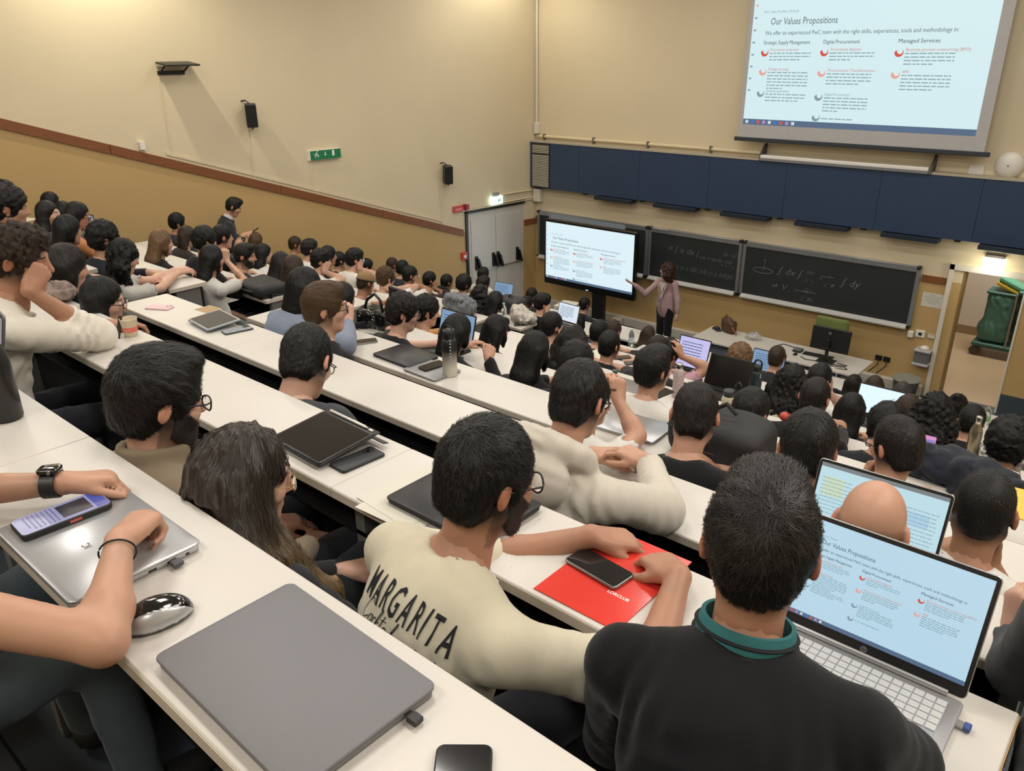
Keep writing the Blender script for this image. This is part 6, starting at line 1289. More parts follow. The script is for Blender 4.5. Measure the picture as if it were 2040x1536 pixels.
pb = tag(field_mesh(Field().ell((-4.75, 11.12, TZ + .05), (.12, .09, .06), None, 0).noise(.016, 60, 8).cut((0, 0, TZ + .001), (0, 0, -1)), .010, 'plastic_wrap', clearp, None), 'crumpled clear plastic wrap in the middle of the lecturer desk', 'wrap')
cf = thing('floor_socket_box', (-7.87, 12.1, 0), 'small white box with a dark cable on the floor by the front wall', 'box'); obj('case', box((-8.02, 12.1, .02), (-7.86, 12.26, .17), bev=.01), white_d, cf); b = NB(); add_tube(b, [(-7.9, 12.1, .05), (-7.8, 12.0, .012), (-7.95, 11.85, .012), (-8.1, 11.8, .012)], .01, 6); obj('cord', b, black_p, cf)
# ================================================================ cleaning trolley in the corridor
ct = thing('cleaning_trolley', (-1.85, 15.0, 0), 'green cleaning trolley with a hanging bag in the corridor', 'trolley'); tg = mat('trolley_green', hexc('2c5a54'), .5); tg2 = mat('bag_green', hexc('4a7a74'), .6)
obj('base', box((-2.45, 14.75, .16), (-1.2, 15.25, .24), bev=.02), tg, ct)
for i, z in enumerate((.45, .68, .95)): obj('tray', box((-1.9, 14.8, z), (-1.2, 15.2, z + .16), bev=.02), tg, ct)
for x, y in ((-1.95, 14.77), (-1.95, 15.23), (-1.2, 14.77), (-1.2, 15.23)): 
    b = NB(); add_tube(b, [(x, y, .2), (x, y, 1.15)], .018, 8); obj('post', b, mat('grey_plastic', hexc('8c8a86'), .5), ct)
F = Field(); F.box((-2.16, 15.0, .68), (.22, .2, .43), None, .09, 0); F.ell((-2.26, 15.0, .45), (.2, .2, .2), None, .08); F.fold(.012, .13, (1, .6, .1), (-2.15, 15, .7), .8, 3); field_mesh(F, .02, 'waste_bag', tg2, ct)
obj('bag_frame', box((-2.4, 14.8, 1.08), (-1.9, 15.2, 1.12), bev=.01), tg, ct); obj('top_tray', box((-1.95, 14.78, 1.12), (-1.2, 15.22, 1.2), bev=.02), tg, ct)
for x in (-2.4, -1.3):
    for y in (14.8, 15.2):
        b = NB(); add_lathe(b, [(.07, -.02), (.075, 0), (.07, .02)], FR((x, y, .078), rx=90), 16); obj('wheel', b, mat('brown_wheel', hexc('4d443a'), .5), ct)
sg = thing('sponge', (-2.1, 15.0, 1.2), 'large green and yellow sponge on top of the cleaning trolley', 'sponge'); Msg = FR((-2.12, 15.0, 1.16), ry=22)
obj('yellow_side', add_box(NB(), (-.2, -.14, .0), (.2, .14, .07), Msg, .02), mat('sponge_yellow', hexc('c9b23c'), .9), sg); obj('green_side', add_box(NB(), (-.2, -.14, .072), (.2, .14, .15), Msg, .02), mat('sponge_green', hexc('5d9a80'), .9), sg)
rb_ = thing('red_basket', (-1.55, 15.0, 1.2), 'red basket on the cleaning trolley', 'basket'); obj('tub', box((-1.7, 14.9, 1.2), (-1.42, 15.1, 1.4), bev=.03, seg=2), mat('red_plastic', hexc('c94a55'), .4), rb_); obj('rim', box((-1.72, 14.88, 1.385), (-1.4, 15.12, 1.405), bev=.005), mat('dark_tub', hexc('26282a'), .5), rb_)
# ================================================================ things on the audience's desks
def DP(px, py, h=0.):
    for k in range(13):
        Pq = on_z(px, py, ZK[k] + h)
        if YN[k] - .03 <= Pq[1] <= YF[k] + .03: return k, Pq
    return None, None
silver_m = mat('silver_aluminium', hexc('b7b8ba'), .32, .55, var=.02); space_m = mat('space_grey_aluminium', hexc('6e6e72'), .38, .5, var=.02); dark_lap = mat('dark_laptop_shell', hexc('202124'), .4, .2)
keyw = mat('silver_key', hexc('c5c5c4'), .4)
def laptop(label, o, w=.345, d=.235, lid=108, rz=0, shell=silver_m, bez=black_p, scr=blue_bg, keys=False, content=None, th=.014, lidh=None):
    """open laptop: o = middle of the hinge on the desk; screen faces -y"""
    t = thing('laptop', o, label, 'laptop'); M = FR(o, rz=rz); lh = lidh or d * .98
    obj('base', smooth(add_rbox(NB(), w, d, th, .010, M @ FR((0, -d / 2, 0)), bev=.002)), shell, t)
    A = M @ FR((0, .004, th + .002), rx=lid - 180 + 90 + 90 - 0) if False else M @ Matrix.Translation((0, .0, th + .003)) @ Euler((math.radians(lid), 0, 0)).to_matrix().to_4x4() @ Matrix.Diagonal((1, -1, -1, 1))
    # A: local x right, local y = -up along the lid; build the lid in a clean frame instead
    a = math.radians(lid - 90); up = M.to_3x3() @ Vector((0, math.sin(a), math.cos(a))); xr = M.to_3x3() @ Vector((1, 0, 0)); o3 = M @ Vector((0, 0, th + .004))
    Lf = frame_from(o3, xr, up)                       # x right, y up the lid, z towards the user
    ld_ = obj('lid', smooth(add_rbox(NB(), w, lh, .006, .010, Lf @ FR((0, lh / 2, -.006)), bev=.0015)), shell, t)
    obj('bezel', add_rbox(NB(), w - .003, lh - .003, .0008, .009, Lf @ FR((0, lh / 2, .0))), bez, ld_)
    sw_, sh_ = w - .018, lh - .034; Sm = Lf @ Matrix.Translation((-sw_ / 2, lh - .010, .0012))
    b = NB(); add_box(b, (0, -sh_, -.0004), (sw_, 0, 0), Sm); s_ = obj('screen', b, scr, ld_)
    b = NB(); add_tube(b, [o3 + xr * (-w * .42), o3 + xr * (w * .42)], .006, 10); obj('hinge', b, shell if shell is silver_m else black_p, t)
    if keys: keyboard(M @ FR((0, -.075, th - .002)), w * .88, .105, t, 6, 17, (silver_m, keyw), .0022); obj('touchpad', add_rbox(NB(), .11, .07, .0008, .005, M @ FR((-.02, -.185, th))), mat('pad_grey', hexc('aeb0b2'), .35, .3), t)
    else: obj('keyboard_well', add_rbox(NB(), w * .88, d * .45, .0008, .004, M @ FR((0, -d * .30, th))), black_p, t)
    if content == 'slide': slide(s_, Sm, sw_, sh_, -.04, .93, du=.045)
    elif content == 'text':
        b = NB(); wordbars(b, Sm, sw_ * .08, -sh_ * .16, sw_ * .7, 7, sh_ * .10, random.Random(3), .3); x = obj('screen_text', b, screen_mat('screen_text_blue', '5b7ea6', .5), ld_); x['kind'] = 'stuff'
    elif content == 'sheet':
        b = NB(); wordbars(b, Sm, sw_ * .03, -sh_ * .22, sw_ * .25, 12, sh_ * .06, random.Random(5), .25); wordbars(b, Sm, sw_ * .66, -sh_ * .3, sw_ * .3, 10, sh_ * .06, random.Random(6), .25); x = obj('screen_text', b, screen_mat('screen_text_pale', 'a3c6d2', .8), ld_); x['kind'] = 'stuff'
        obj('toolbar', add_box(NB(), (0, -sh_ * .06, 0), (sw_, 0, .0004), Sm), screen_mat('toolbar_grey', '9aa3a6', .6), ld_); obj('toolbar', add_box(NB(), (sw_ * .6, -sh_ * .55, 0), (sw_ * .9, -sh_ * .35, .0004), Sm), screen_mat('pane_blue', 'b0d6ee', .92), ld_); obj('toolbar', add_box(NB(), (sw_ * .05, -sh_ * .5, 0), (sw_ * .22, -sh_ * .2, .0003), Sm), screen_mat('pane_yellow', 'd6e6c6', .9), ld_)
    elif content == 'window':
        obj('window_pane', add_box(NB(), (sw_ * .25, -sh_ * .78, 0), (sw_ * .8, -sh_ * .3, .0004), Sm), screen_mat('pane_navy', '4f5a86', .7), ld_); b = NB()
        for i in range(5): add_box(b, (sw_ * (.33 + .085 * i), -sh_ * .62, .0005), (sw_ * (.38 + .085 * i), -sh_ * .45, .0008), Sm)
        obj('icon_row', b, screen_mat('icon_lilac', '8f92ac', .8), ld_)
    return t, M, Lf, lh, s_
o = on_z(1768, 1332, ZK[1]); o[0] = -.286; o[1] = 1.347
t, M_, Lf, lh, s_ = laptop('open silver laptop with the three-column slide at the bomber jacket', o, .362, .238, 112, 0, keys=True, content='slide', scr=screen_mat('laptop_slide_glow', 'bfe0f2', .92))
b = NB(); add_lathe(b, [(.0065, 0), (.0065, .0006)], Lf @ FR((0, .012, .001)), 20); obj('logo_disc', b, mat('logo_silver', hexc('8d9499'), .3, .6), t); obj('logo', text_mesh('hp', .008, Lf @ FR((-.0042, .0100, .0018)), ext=.0001, shear=.3), black_p, t)
usb = thing('usb_stick', (o[0] + .19, o[1] - .06, ZK[1]), 'tiny blue usb receiver plugged into the silver laptop', 'usb'); obj('plug', box((o[0] + .181, o[1] - .058, ZK[1] + .004), (o[0] + .192, o[1] - .044, ZK[1] + .010)), steel, usb); obj('body', box((o[0] + .192, o[1] - .060, ZK[1] + .002), (o[0] + .204, o[1] - .042, ZK[1] + .012), bev=.002), mat('usb_blue', hexc('3b4f8c'), .4), usb)
o = on_z(1722, 1105, ZK[2]); o[1] = min(o[1], YF[2] - .03); laptop('open laptop with a pale spreadsheet right behind the bald head', o, .362, .235, 108, 2, lidh=.222, shell=silver_m, content='sheet', scr=screen_mat('sheet_glow', 'c4e6f0', .92))
o = on_z(905, 690, ZK[4]); laptop('open black laptop with blue text page beside the black bob', o, .33, .23, 105, 0, shell=dark_lap, content='text', scr=sky_bg)
o = on_z(1128, 646, ZK[9]); laptop('open laptop with plain white screen below the display', o, .34, .25, 105, -4, shell=silver_m, scr=white_bg, content='text')
o = on_z(1001, 595, ZK[11]); laptop('small open laptop with a portrait photo, near the fire door', o, .36, .25, 105, 8, shell=silver_m, scr=sky_bg, content='text')
o = on_z(1372, 740, ZK[7]); laptop('open laptop with lilac screen beside the pink shirt', o, .31, .30, 108, 0, shell=dark_lap, scr=lilac_bg, content='text')
o = on_z(1442, 784, ZK[6]); laptop('open laptop with a switched-off black screen beside the dark green bottle', o, .36, .27, 112, 0, shell=dark_lap, scr=mat('off_screen', hexc('0b0b0c'), .2), content=None)
o = on_z(1522, 752, ZK[9]); o[1] = YN[9] + .25; laptop('open black laptop with steel blue page near the lecturer desk', o, .36, .27, 106, 0, shell=dark_lap, scr=sky_bg, content='text')
o = on_z(1745, 835, ZK[7]); o[1] = min(o[1], YF[7] - .02); laptop('open laptop with a very bright white screen among the front rows', o, .35, .25, 106, 0, shell=dark_lap, scr=screen_mat('bright_screen_glow', 'd8eefb', 1.15))
o = np.array([-2.40, .57, ZK[0]]); laptop('open grey laptop with dim grey screen at the left edge, next to the dark bottle', o, .36, .24, 104, -8, shell=space_m, scr=dim_bg, content='window')
lo = on_z(82, 476, ZK[3]); lo[1] = YN[3] + .2; lp = thing('laptop', lo, 'grey laptop lid seen from behind its user at the upper left', 'laptop'); Lm = FR(lo + np.array([0, 0, 0]), rz=14)
obj('base', add_rbox(NB(), .32, .22, .014, .01, Lm @ FR((0, -.11, 0))), space_m, lp); obj('lid', add_rbox(NB(), .32, .21, .006, .01, Lm @ FR((0, .0, .016), rx=96)), mat('grey_lid_shell', hexc('4a4e50'), .35, .4), lp)
o = on_z(226, 452, ZK[4]); o[1] = max(min(o[1], YF[4] - .03), YN[4] + .16); laptop('small tablet screen propped up near the ochre wall', o, .26, .18, 100, 10, shell=dark_lap, scr=screen_mat('white_blue_glow', 'b9c4e8', .9))
def closed_laptop(label, c, w, d, rz, m, h=.017, lidm=None, slots=False):
    t = thing('laptop', c, label, 'laptop'); M = FR(c, rz=rz)
    obj('base', smooth(add_rbox(NB(), w * .985, d * .975, h * .6, .012, M @ FR((0, 0, .0012)), bev=.002)), m, t); obj('lid', smooth(add_rbox(NB(), w, d, h * .36, .014, M @ FR((0, 0, h * .64 + .0012)), bev=.0018)), lidm or m, t)
    obj('foot_strip', add_box(NB(), (-w * .4, -d * .4, 0), (w * .4, -d * .35, .0015), M), black_p, t); obj('foot_strip', add_box(NB(), (-w * .4, d * .35, 0), (w * .4, d * .4, .0015), M), black_p, t)
    if slots:
        for y0, y1 in ((.05, .066), (.015, .03), (-.02, -.014), (-.05, -.03), (.085, .092)): obj('port', add_box(NB(), (w / 2 - .004, y0, h * .25), (w / 2 - .002, y1, h * .5), M), black_p, t)
    return t, M
t, M = closed_laptop('closed dark grey laptop on the nearest desk, bottom centre', (-.842, .470, ZK[0]), .365, .242, -1, mat('grey_laptop_lid', hexc('77767a'), .62, .15, var=.03), .019)
b = thing('usb_stick', (-.652, .535, ZK[0]), 'black usb receiver in the side of the closed dark grey laptop', 'usb'); obj('plug', box((-.664, .525, ZK[0] + .005), (-.655, .537, ZK[0] + .010)), steel, b); obj('body', box((-.655, .522, ZK[0] + .003), (-.636, .540, ZK[0] + .012), bev=.002), black_p, b)
t, M = closed_laptop('closed silver laptop under the forearms at the near left', (-1.42, .440, ZK[0]), .34, .236, 0, silver_m, .018, slots=True)
obj('sticker_print', text_mesh('IC', .020, M @ FR((.03, -.02, .0195), rz=180), ext=.0002), mat('print_grey', hexc('55555a'), .6), t)
b = thing('usb_stick', (-1.24, .50, ZK[0]), 'small grey usb plug in the side of the closed silver laptop', 'usb'); obj('plug', box((-1.252, .494, ZK[0] + .006), (-1.245, .506, ZK[0] + .011)), steel, b); obj('body', box((-1.245, .490, ZK[0] + .004), (-1.228, .510, ZK[0] + .014), bev=.002), mat('usb_grey', hexc('4a4a4c'), .5), b)
closed_laptop('closed black laptop beside the frosted bottle', on_z(808, 712, ZK[3]), .32, .23, -2, dark_lap, .016)
closed_laptop('closed grey laptop under a phone, right of the closed black one', on_z(866, 738, ZK[3]) + np.array([0, -.02, 0]), .26, .2, -2, mat('mid_grey_lid', hexc('8f8f90'), .4, .3), .012)
closed_laptop('closed grey laptop behind the neat black haired man', on_z(1240, 772, ZK[5]), .34, .24, 0, mat('warm_grey_lid', hexc('8b8683'), .4, .3), .017)
closed_laptop('closed silver laptop beside the oatmeal hoodie', on_z(1290, 862, ZK[3]) + np.array([-.08, 0, 0]), .32, .22, 4, silver_m, .015)
closed_laptop('closed black laptop lying on white sheets beside the cream t-shirt', np.array([-1.27, 1.26, ZK[1] + .004]), .34, .24, 0, dark_lap, .017)
for i, (dx, dy, r) in enumerate(((-.03, -.02, 3), (-.045, .0, -4))):
    s_ = tag(obj('paper_sheet', add_box(NB(), (-.105, -.148, 0), (.105, .148, .0008), FR((-1.36 + dx, 1.25 + dy, ZK[1] + .0015 + .001 * i), rz=r)), mat('paper', hexc('cdcabd'), .8)), ['lower white sheet under the closed black laptop', 'upper white sheet sticking out under the closed black laptop'][i], 'paper')
# phones
def phone(label, c, rz, m=black_p, w=.074, l=.152, face=None, cam=False, h=.009, rim=None, glow=None):
    t = thing('smartphone', c, label, 'phone'); M = FR(c, rz=rz)
    obj('case', smooth(add_rbox(NB(), w, l, h, .011, M, bev=.0022)), rim or m, t)
    obj('screen', add_rbox(NB(), w - .005, l - .005, .0006, .009, M @ FR((0, 0, h))), glow or face or mat('dark_glass', hexc('131418'), .08, coat=1), t)
    if cam:
        obj('camera_island', add_rbox(NB(), .03, .034, .0025, .008, M @ FR((-.017, l / 2 - .024, h))), m, t)
        for dx, dy in ((-.007, .007), (.006, -.006)):
            b = NB(); add_lathe(b, [(.006, 0), (.006, .0015)], M @ FR((-.017 + dx, l / 2 - .024 + dy, h + .0025)), 12); obj('camera_lens', b, mat('dark_glass', hexc('131418'), .08, coat=1), t)
    return t, M
t, M = phone('thick black-cased phone with lit screen on the silver laptop', (-1.532, .425, ZK[0] + .0195), -2, w=.076, l=.165, h=.013, glow=screen_mat('phone_glow', 'a9a6cf', .75))
obj('photo_tile', add_box(NB(), (-.026, -.005, .0140), (.026, .05, .0143), M), screen_mat('photo_dark', '3d3f4c', .4), t); obj('header_tile', add_box(NB(), (-.033, .055, .0140), (.033, .078, .0143), M), screen_mat('photo_blue', '5560c0', .7), t)
obj('side_button', add_box(NB(), (.0375, .0, .004), (.039, .022, .009), M), mat('red_button', hexc('c05a50'), .4), t)
b = NB(); wordbars(b, M @ FR((0, 0, .014)), -.03, -.012, .058, 7, .008, random.Random(2), .3); x = obj('message_text', b, screen_mat('msg_text', '7f7ea8', .6), t); x['kind'] = 'stuff'
t, M = phone('black phone lying on the red folder', np.array([-.842, 1.262, ZK[1] + .0035]), 84, rim=mat('phone_steel_rim', hexc('8f8d8a'), .3, .8)); 
phone('black phone at the bottom edge of the nearest desk', on_z(918, 1590, ZK[0]), 40)
phone('grey black phone beside the black tablet', np.array([-1.683, 1.245, ZK[1]]), -3, cam=True, face=mat('charcoal_back', hexc('2a2c30'), .4))
phone('pink phone face down at the end of the white desk', on_z(318, 614, ZK[2]), -62, m=mat('pink_case', hexc('d9b7b9'), .5), face=mat('pink_case', hexc('d9b7b9'), .5), cam=True)
phone('phone with patterned clear back next to the grey tablet', on_z(473, 659, ZK[2]), -12, cam=True, m=mat('grey_case', hexc('3a3c40'), .4), face=mat('patterned_back', hexc('8d9298'), .3, var=.5, scale=70))
phone('dark phone on the closed grey laptop beside the frosted bottle', on_z(862, 735, ZK[3]) + np.array([0, 0, .0145]), -6)
phone('phone on the white desk end near the white crumpled bag', on_z(1037, 648, ZK[8]), -40, rim=mat('bronze_rim', hexc('6b6258'), .4, .5))
phone('black phone beside the blue grey sleeve', on_z(726, 682, ZK[3]), -30, rim=mat('phone_steel_rim', hexc('8f8d8a'), .3, .8))
phone('left one of two dark phones at the neat black haired man', np.array([-3.37, 4.44, ZK[5]]) if False else on_z(1239, 713, ZK[6]), -40)
phone('right brownish one of the two phones at the neat black haired man', on_z(1262, 724, ZK[6]), -40, face=mat('brown_back', hexc('4a423c'), .5))
phone('dark phone in front of the hoodie arm', on_z(1216, 832, ZK[3]), -60, rim=mat('phone_steel_rim', hexc('8f8d8a'), .3, .8))
phone('dark phone right of the bare-necked man', on_z(1318, 785, ZK[4]), -10)
phone('small grey card case by the green-label bottle', on_z(1998, 852, ZK[11]), -60, m=mat('grey_case', hexc('3a3c40'), .4), face=mat('grey_case2', hexc('77777a'), .4))
pt = thing('smartphone', on_z(1846, 893, ZK[5] + .08), 'upright phone with a pink screen beside the man in glasses', 'phone'); Mq = frame_from(on_z(1846, 893, ZK[5] + .09), (1, .1, 0), (0, .3, 1))
obj('case', add_rbox(NB(), .075, .15, .008, .01, Mq @ FR((0, 0, -.009))), black_p, pt); obj('screen', add_rbox(NB(), .069, .142, .0006, .008, Mq @ FR((0, 0, -.0006))), screen_mat('pink_glow', 'e79ad0', .9), pt); obj('picture', add_box(NB(), (-.03, .01, .0), (.03, .05, .0004), Mq), screen_mat('violet_glow', '9a8fd8', .8), pt)
# red folder
fo = thing('folder', (-.805, 1.27, ZK[1]), 'glossy red folder with white lettering under the black phone', 'folder'); red = mat('glossy_red_card', hexc('d8392f'), .18, coat=.6, var=.02); Mf = FR((-.805, 1.27, ZK[1]), rz=0)
obj('back_cover', add_box(NB(), (-.11, -.155, .0003), (.11, .155, .0012), Mf), red, fo); obj('front_cover', add_box(NB(), (-.108, -.155, .0018), (.11, .155, .003), Mf), red, fo); obj('sheets', add_box(NB(), (-.105, -.15, .0012), (.107, .15, .0018), Mf), mat('paper', hexc('cdcabd'), .8), fo)
obj('lettering', text_mesh('LORCLUB', .0125, Mf @ FR((.022, -.062, .0031)), ext=.0001, bold=.0003), mat('white_print', hexc('e9e4e0'), .5), fo)
# tablets
def tablet(label, c, rz, w, d, m, tilt=0, flap=None, pen=False):
    t = thing('tablet', c, label, 'tablet'); M = FR(c, rz=rz, rx=tilt)
    obj('cover', smooth(add_rbox(NB(), w + .006, d + .006, .006, .012, M, bev=.0015)), flap or m, t); obj('glass', smooth(add_rbox(NB(), w, d, .004, .010, M @ FR((0, 0, .006)), bev=.001)), m, t)
    obj('screen', add_rbox(NB(), w - .016, d - .016, .0004, .006, M @ FR((0, 0, .010))), mat('dark_brown_glass', hexc('2a2524'), .45) if flap is not None and m is not black_p else mat('dark_glass', hexc('131418'), .2), t)
    if pen:
        Mp_ = M @ FR((-.01, d / 2 + .012, .006)); b = NB(); add_tube(b, [Mp_ @ Vector((-w / 2 + .03, 0, .004)), Mp_ @ Vector((w / 2 - .05, 0, .004)), Mp_ @ Vector((w / 2 - .035, 0, .003))], [.0045, .0045, .001], 10); s = tag(obj('stylus', smooth(b, 60), white_d), 'white stylus clipped along the top of the black tablet', 'stylus')
        obj('pen_loop', add_box(NB(), (-w / 2, d / 2, 0), (w / 2, d / 2 + .024, .006), M, .002), m, t); obj('white_tab', add_box(NB(), (w / 2 - .04, d / 2 + .009, .0062), (w / 2 - .022, d / 2 + .016, .008), M), white_d, t)
    return t, M
t, M = tablet('black tablet in a folio cover with a white stylus, beside the long-haired woman', np.array([-1.845, 1.243, ZK[1] + .022]), -2, .255, .20, black_p, tilt=6, pen=True)
obj('stand_flap', add_poly(NB(), [(-.05, .10, -.012), (.165, .10, -.012), (.165, .12, -.020), (-.05, .12, -.020)], (0, .0, .003), M), black_p, t); obj('stand_flap', add_poly(NB(), [(-.1, .04, .0), (.1, .04, .0), (.1, .10, -.018), (-.1, .10, -.018)], (0, 0, .003), M), black_p, t)
t, M = tablet('grey-white tablet in a pale blue folio on the third desk', on_z(428, 646, ZK[2]) + np.array([0, 0, .02]), -6, .25, .185, mat('pale_tablet', hexc('b9b7b2'), .4), tilt=5, flap=mat('pale_blue_folio', hexc('7c8c96'), .6))
obj('stand_flap', add_poly(NB(), [(-.03, .095, -.012), (.15, .095, -.012), (.16, .125, -.02), (-.02, .125, -.02)], (0, 0, .003), M), mat('navy_folio', hexc('2f3940'), .6), t)
# bottles and cups
def bottle(label, c, prof, m, capm=None, capz=None, seg=28, name='bottle', rz=0, extra=None):
    t = thing(name, c, label, 'bottle'); M = FR(c)
    b = NB(); add_lathe(b, prof, M, seg); obj('bottle_body', smooth(b), m, t)
    if capm: b = NB(); add_lathe(b, capz, M, seg); obj('cap', smooth(b), capm, t)
    if extra: extra(t, M)
    return t
def grad_mat(name, c0, c1, z0, z1, rough=.4, tr=0.):
    m = mat(name, (1, 1, 1), rough, var=.02, trans=tr); nt = m.node_tree; g = nt.nodes.new('ShaderNodeTexCoord'); s = nt.nodes.new('ShaderNodeSeparateXYZ'); r = nt.nodes.new('ShaderNodeMapRange'); cr = nt.nodes.new('ShaderNodeValToRGB')
    nt.links.new(g.outputs['Object'], s.inputs[0]); nt.links.new(s.outputs['Z'], r.inputs[0]); r.inputs[1].default_value = z0; r.inputs[2].default_value = z1; nt.links.new(r.outputs[0], cr.inputs[0]); cr.color_ramp.elements[0].color = (*hexc(c0), 1); cr.color_ramp.elements[1].color = (*hexc(c1), 1)
    mx = [n for n in nt.nodes if n.type == 'MIX'][0]; nt.links.new(cr.outputs[0], mx.inputs[6]); return m
c = on_z(897, 748, ZK[3]); zb_ = c[2]
def loop(t, M): 
    b = NB(); add_tube(b, [M @ Vector((.026 * math.cos(a) - .0, 0, .262 + .022 * math.sin(a))) for a in np.linspace(-.1, math.pi + .1, 12)], .004, 8); obj('carry_loop', b, black_p, t)
    for i in range(7): obj('level_mark', add_box(NB(), (.010, -.0405, .10 + i * .018), (.018, -.0395, .108 + i * .018), M @ FR(rz=35)), mat('level_white', hexc('b9b9b5'), .5), t)
bottle('tall frosted bottle fading from black to clear white on the fourth desk', c, [(.034, 0), (.039, .006), (.040, .18), (.038, .20), (.030, .215)], grad_mat('frosted_fade', 'cfc8bb', '1b1a1a', zb_ + .05, zb_ + .15, .5), black_p, [(.031, .213), (.033, .215), (.033, .258), (.028, .262)], extra=loop)
c = on_z(22, 838, ZK[0]); bottle('dark marbled bottle at the left edge, standing by the grey laptop', np.array([c[0] - .02, c[1] - .0, c[2]]), [(.032, 0), (.037, .006), (.038, .15), (.034, .175), (.026, .20), (.02, .225)], mat('black_marble', hexc('1f1f1f'), .35, var=.9, scale=16), steel, [(.021, .222), (.023, .225), (.023, .26), (.018, .265)])
c = on_z(1934, 906, ZK[6]); bottle('brushed steel bottle with narrow neck among the right rows', c, [(.034, 0), (.037, .005), (.038, .15), (.034, .18), (.02, .215), (.017, .24)], mat('champagne_steel', hexc('9c937f'), .3, .8), steel, [(.018, .238), (.019, .24), (.019, .268), (.015, .272)])
c = on_z(1349, 790, ZK[5]); bottle('speckled pale pink bottle with steel cap', c, [(.032, 0), (.036, .005), (.036, .16), (.030, .185), (.021, .205)], mat('speckled_pink', hexc('b9a7a5'), .5, var=.35, scale=70), steel, [(.021, .203), (.022, .206), (.022, .235), (.017, .240)])
c = on_z(1503, 791, ZK[6])
def ring(t, M): b = NB(); add_tube(b, [M @ Vector((.028 * math.cos(a), 0, .268 + .03 * math.sin(a))) for a in np.linspace(-.3, math.pi + .3, 14)], .007, 8); obj('carry_loop', smooth(b, 180), black_p, t); obj('label_mark', add_box(NB(), (.02, -.040, .17), (.026, -.036, .20), M @ FR(rz=25)), mat('level_white', hexc('b9b9b5'), .5), t)
bottle('dark green bottle with black loop lid by the black laptop screen', c, [(.036, 0), (.040, .006), (.040, .19), (.034, .205), (.028, .215)], mat('dark_green_enamel', hexc('1f3033'), .4), black_p, [(.030, .213), (.031, .216), (.031, .25), (.026, .256)], extra=ring)
c = on_z(1448, 828, ZK[5])
def strap(t, M): b = NB(); add_tube(b, [M @ Vector(p) for p in ((.02, 0, .165), (.05, .0, .185), (.075, 0, .225), (.06, 0, .245), (.04, 0, .225), (.03, 0, .19))], .006, 8); obj('carry_loop', smooth(b, 180), mat('dark_grey_rubber', hexc('3a3d40'), .6), t); obj('bird_print', add_poly(NB(), [(-.008, -.0435, .07), (.010, -.0435, .085), (.004, -.0435, .10), (-.004, -.0435, .095)], (0, -.001, 0), M @ FR(rz=20)), mat('rust_print', hexc('a0553a'), .6), t)
bottle('squat cream bottle with grey lid and strap behind the black backpack', c, [(.038, 0), (.043, .006), (.044, .11), (.040, .13), (.033, .14)], mat('cream_enamel', hexc('cbbfa6'), .4), mat('dark_grey_lid', hexc('34373a'), .5), [(.035, .138), (.037, .14), (.037, .172), (.033, .176)], extra=strap)
water = mat('clear_bottle_plastic', (.9, .94, .95), .08, trans=.9, var=.02)
def waterbottle(label, c, h=.21, r=.032, cap='dfe3e6', lab=None):
    def ex(t, M):
        if lab: b = NB(); add_lathe(b, [(r + .0006, h * .25), (r + .0006, h * .45)], M, 24); obj('label_band', b, mat('band_' + lab, hexc(lab), .5), t)
    bottle(label, c, [(r * .8, 0), (r, .008), (r, h * .2), (r * .94, h * .24), (r, h * .28), (r, h * .62), (r * .85, h * .74), (r * .42, h * .9), (.012, h * .93)], water, mat('cap_' + cap, hexc(cap), .4), [(.0135, h * .92), (.0145, h * .925), (.0145, h), (.013, h)], extra=ex)
waterbottle('small clear water bottle on the desk end in front of the lecturer', on_z(1257, 690, ZK[9]) + np.array([-.0, 0, 0]), .22, .034, 'c9ccd0', 'c9d4dc')
waterbottle('clear water bottle with dark green cap beside the raised forearm', on_z(1222, 812, ZK[4]), .23, .034, '2f4a45')
waterbottle('clear bottle with green label and pink cap near the right edge', on_z(1962, 848, ZK[11]), .25, .037, 'c98f9a', '8fbf8a')
waterbottle('squat clear bottle with pink cap beside the steel bottle', on_z(1962, 922, ZK[6]), .19, .046, 'd0a3a6')
waterbottle('pale green tinted bottle at the right edge', on_z(2034, 880, ZK[10]), .22, .036, '3f7a62', '9fcab5')
waterbottle('small clear bottle with blue cap behind the crumpled bag', on_z(1012, 622, ZK[10]) if False else on_z(1004, 636, ZK[8]), .2, .032, '8fc0c9')
cu = thing('paper_cup', on_z(262, 669, ZK[1]), 'beige paper cup with a red band beside the outstretched hand', 'cup'); cc = on_z(262, 669, ZK[1]); b = NB(); add_lathe(b, [(.024, 0), (.0255, .002), (.0345, .075), (.0355, .077), (.0345, .079), (.0335, .077), (.0245, .006)], FR(cc), 28); obj('cup_wall', smooth(b), mat('beige_card', hexc('cdbfa4'), .6), cu)
b = NB(); add_lathe(b, [(.0283, .022), (.0308, .043)], FR(cc), 28); obj('red_band', b, mat('coral_red_print', hexc('d86a58'), .6), cu); b = NB(); add_lathe(b, [(.028, .060), (.028, .0605)], FR(cc), 20); obj('coffee', b, mat('milky_coffee', hexc('a08564'), .3), cu)
for i in range(3): 
    a = math.radians(-75 + i * 24); obj('band_print', text_mesh('C' if i == 0 else 'U' if i == 1 else 'P', .012, FR(cc + np.array([.0305 * math.cos(a), .0305 * math.sin(a), .028]), rz=math.degrees(a) + 90, rx=90) @ FR((-.004, 0, .0012)), ext=.0002), white_d, cu)
sa = tag(obj('sugar_sachet', add_box(NB(), (-.010, -.0015, 0), (.010, .0015, .095), FR(cc + np.array([-.012, -.052, .0]), rz=20, rx=-22)), mat('black_sachet', hexc('26231f'), .5, var=.4, scale=40)), 'narrow black sachet leaning on the paper cup', 'sachet')
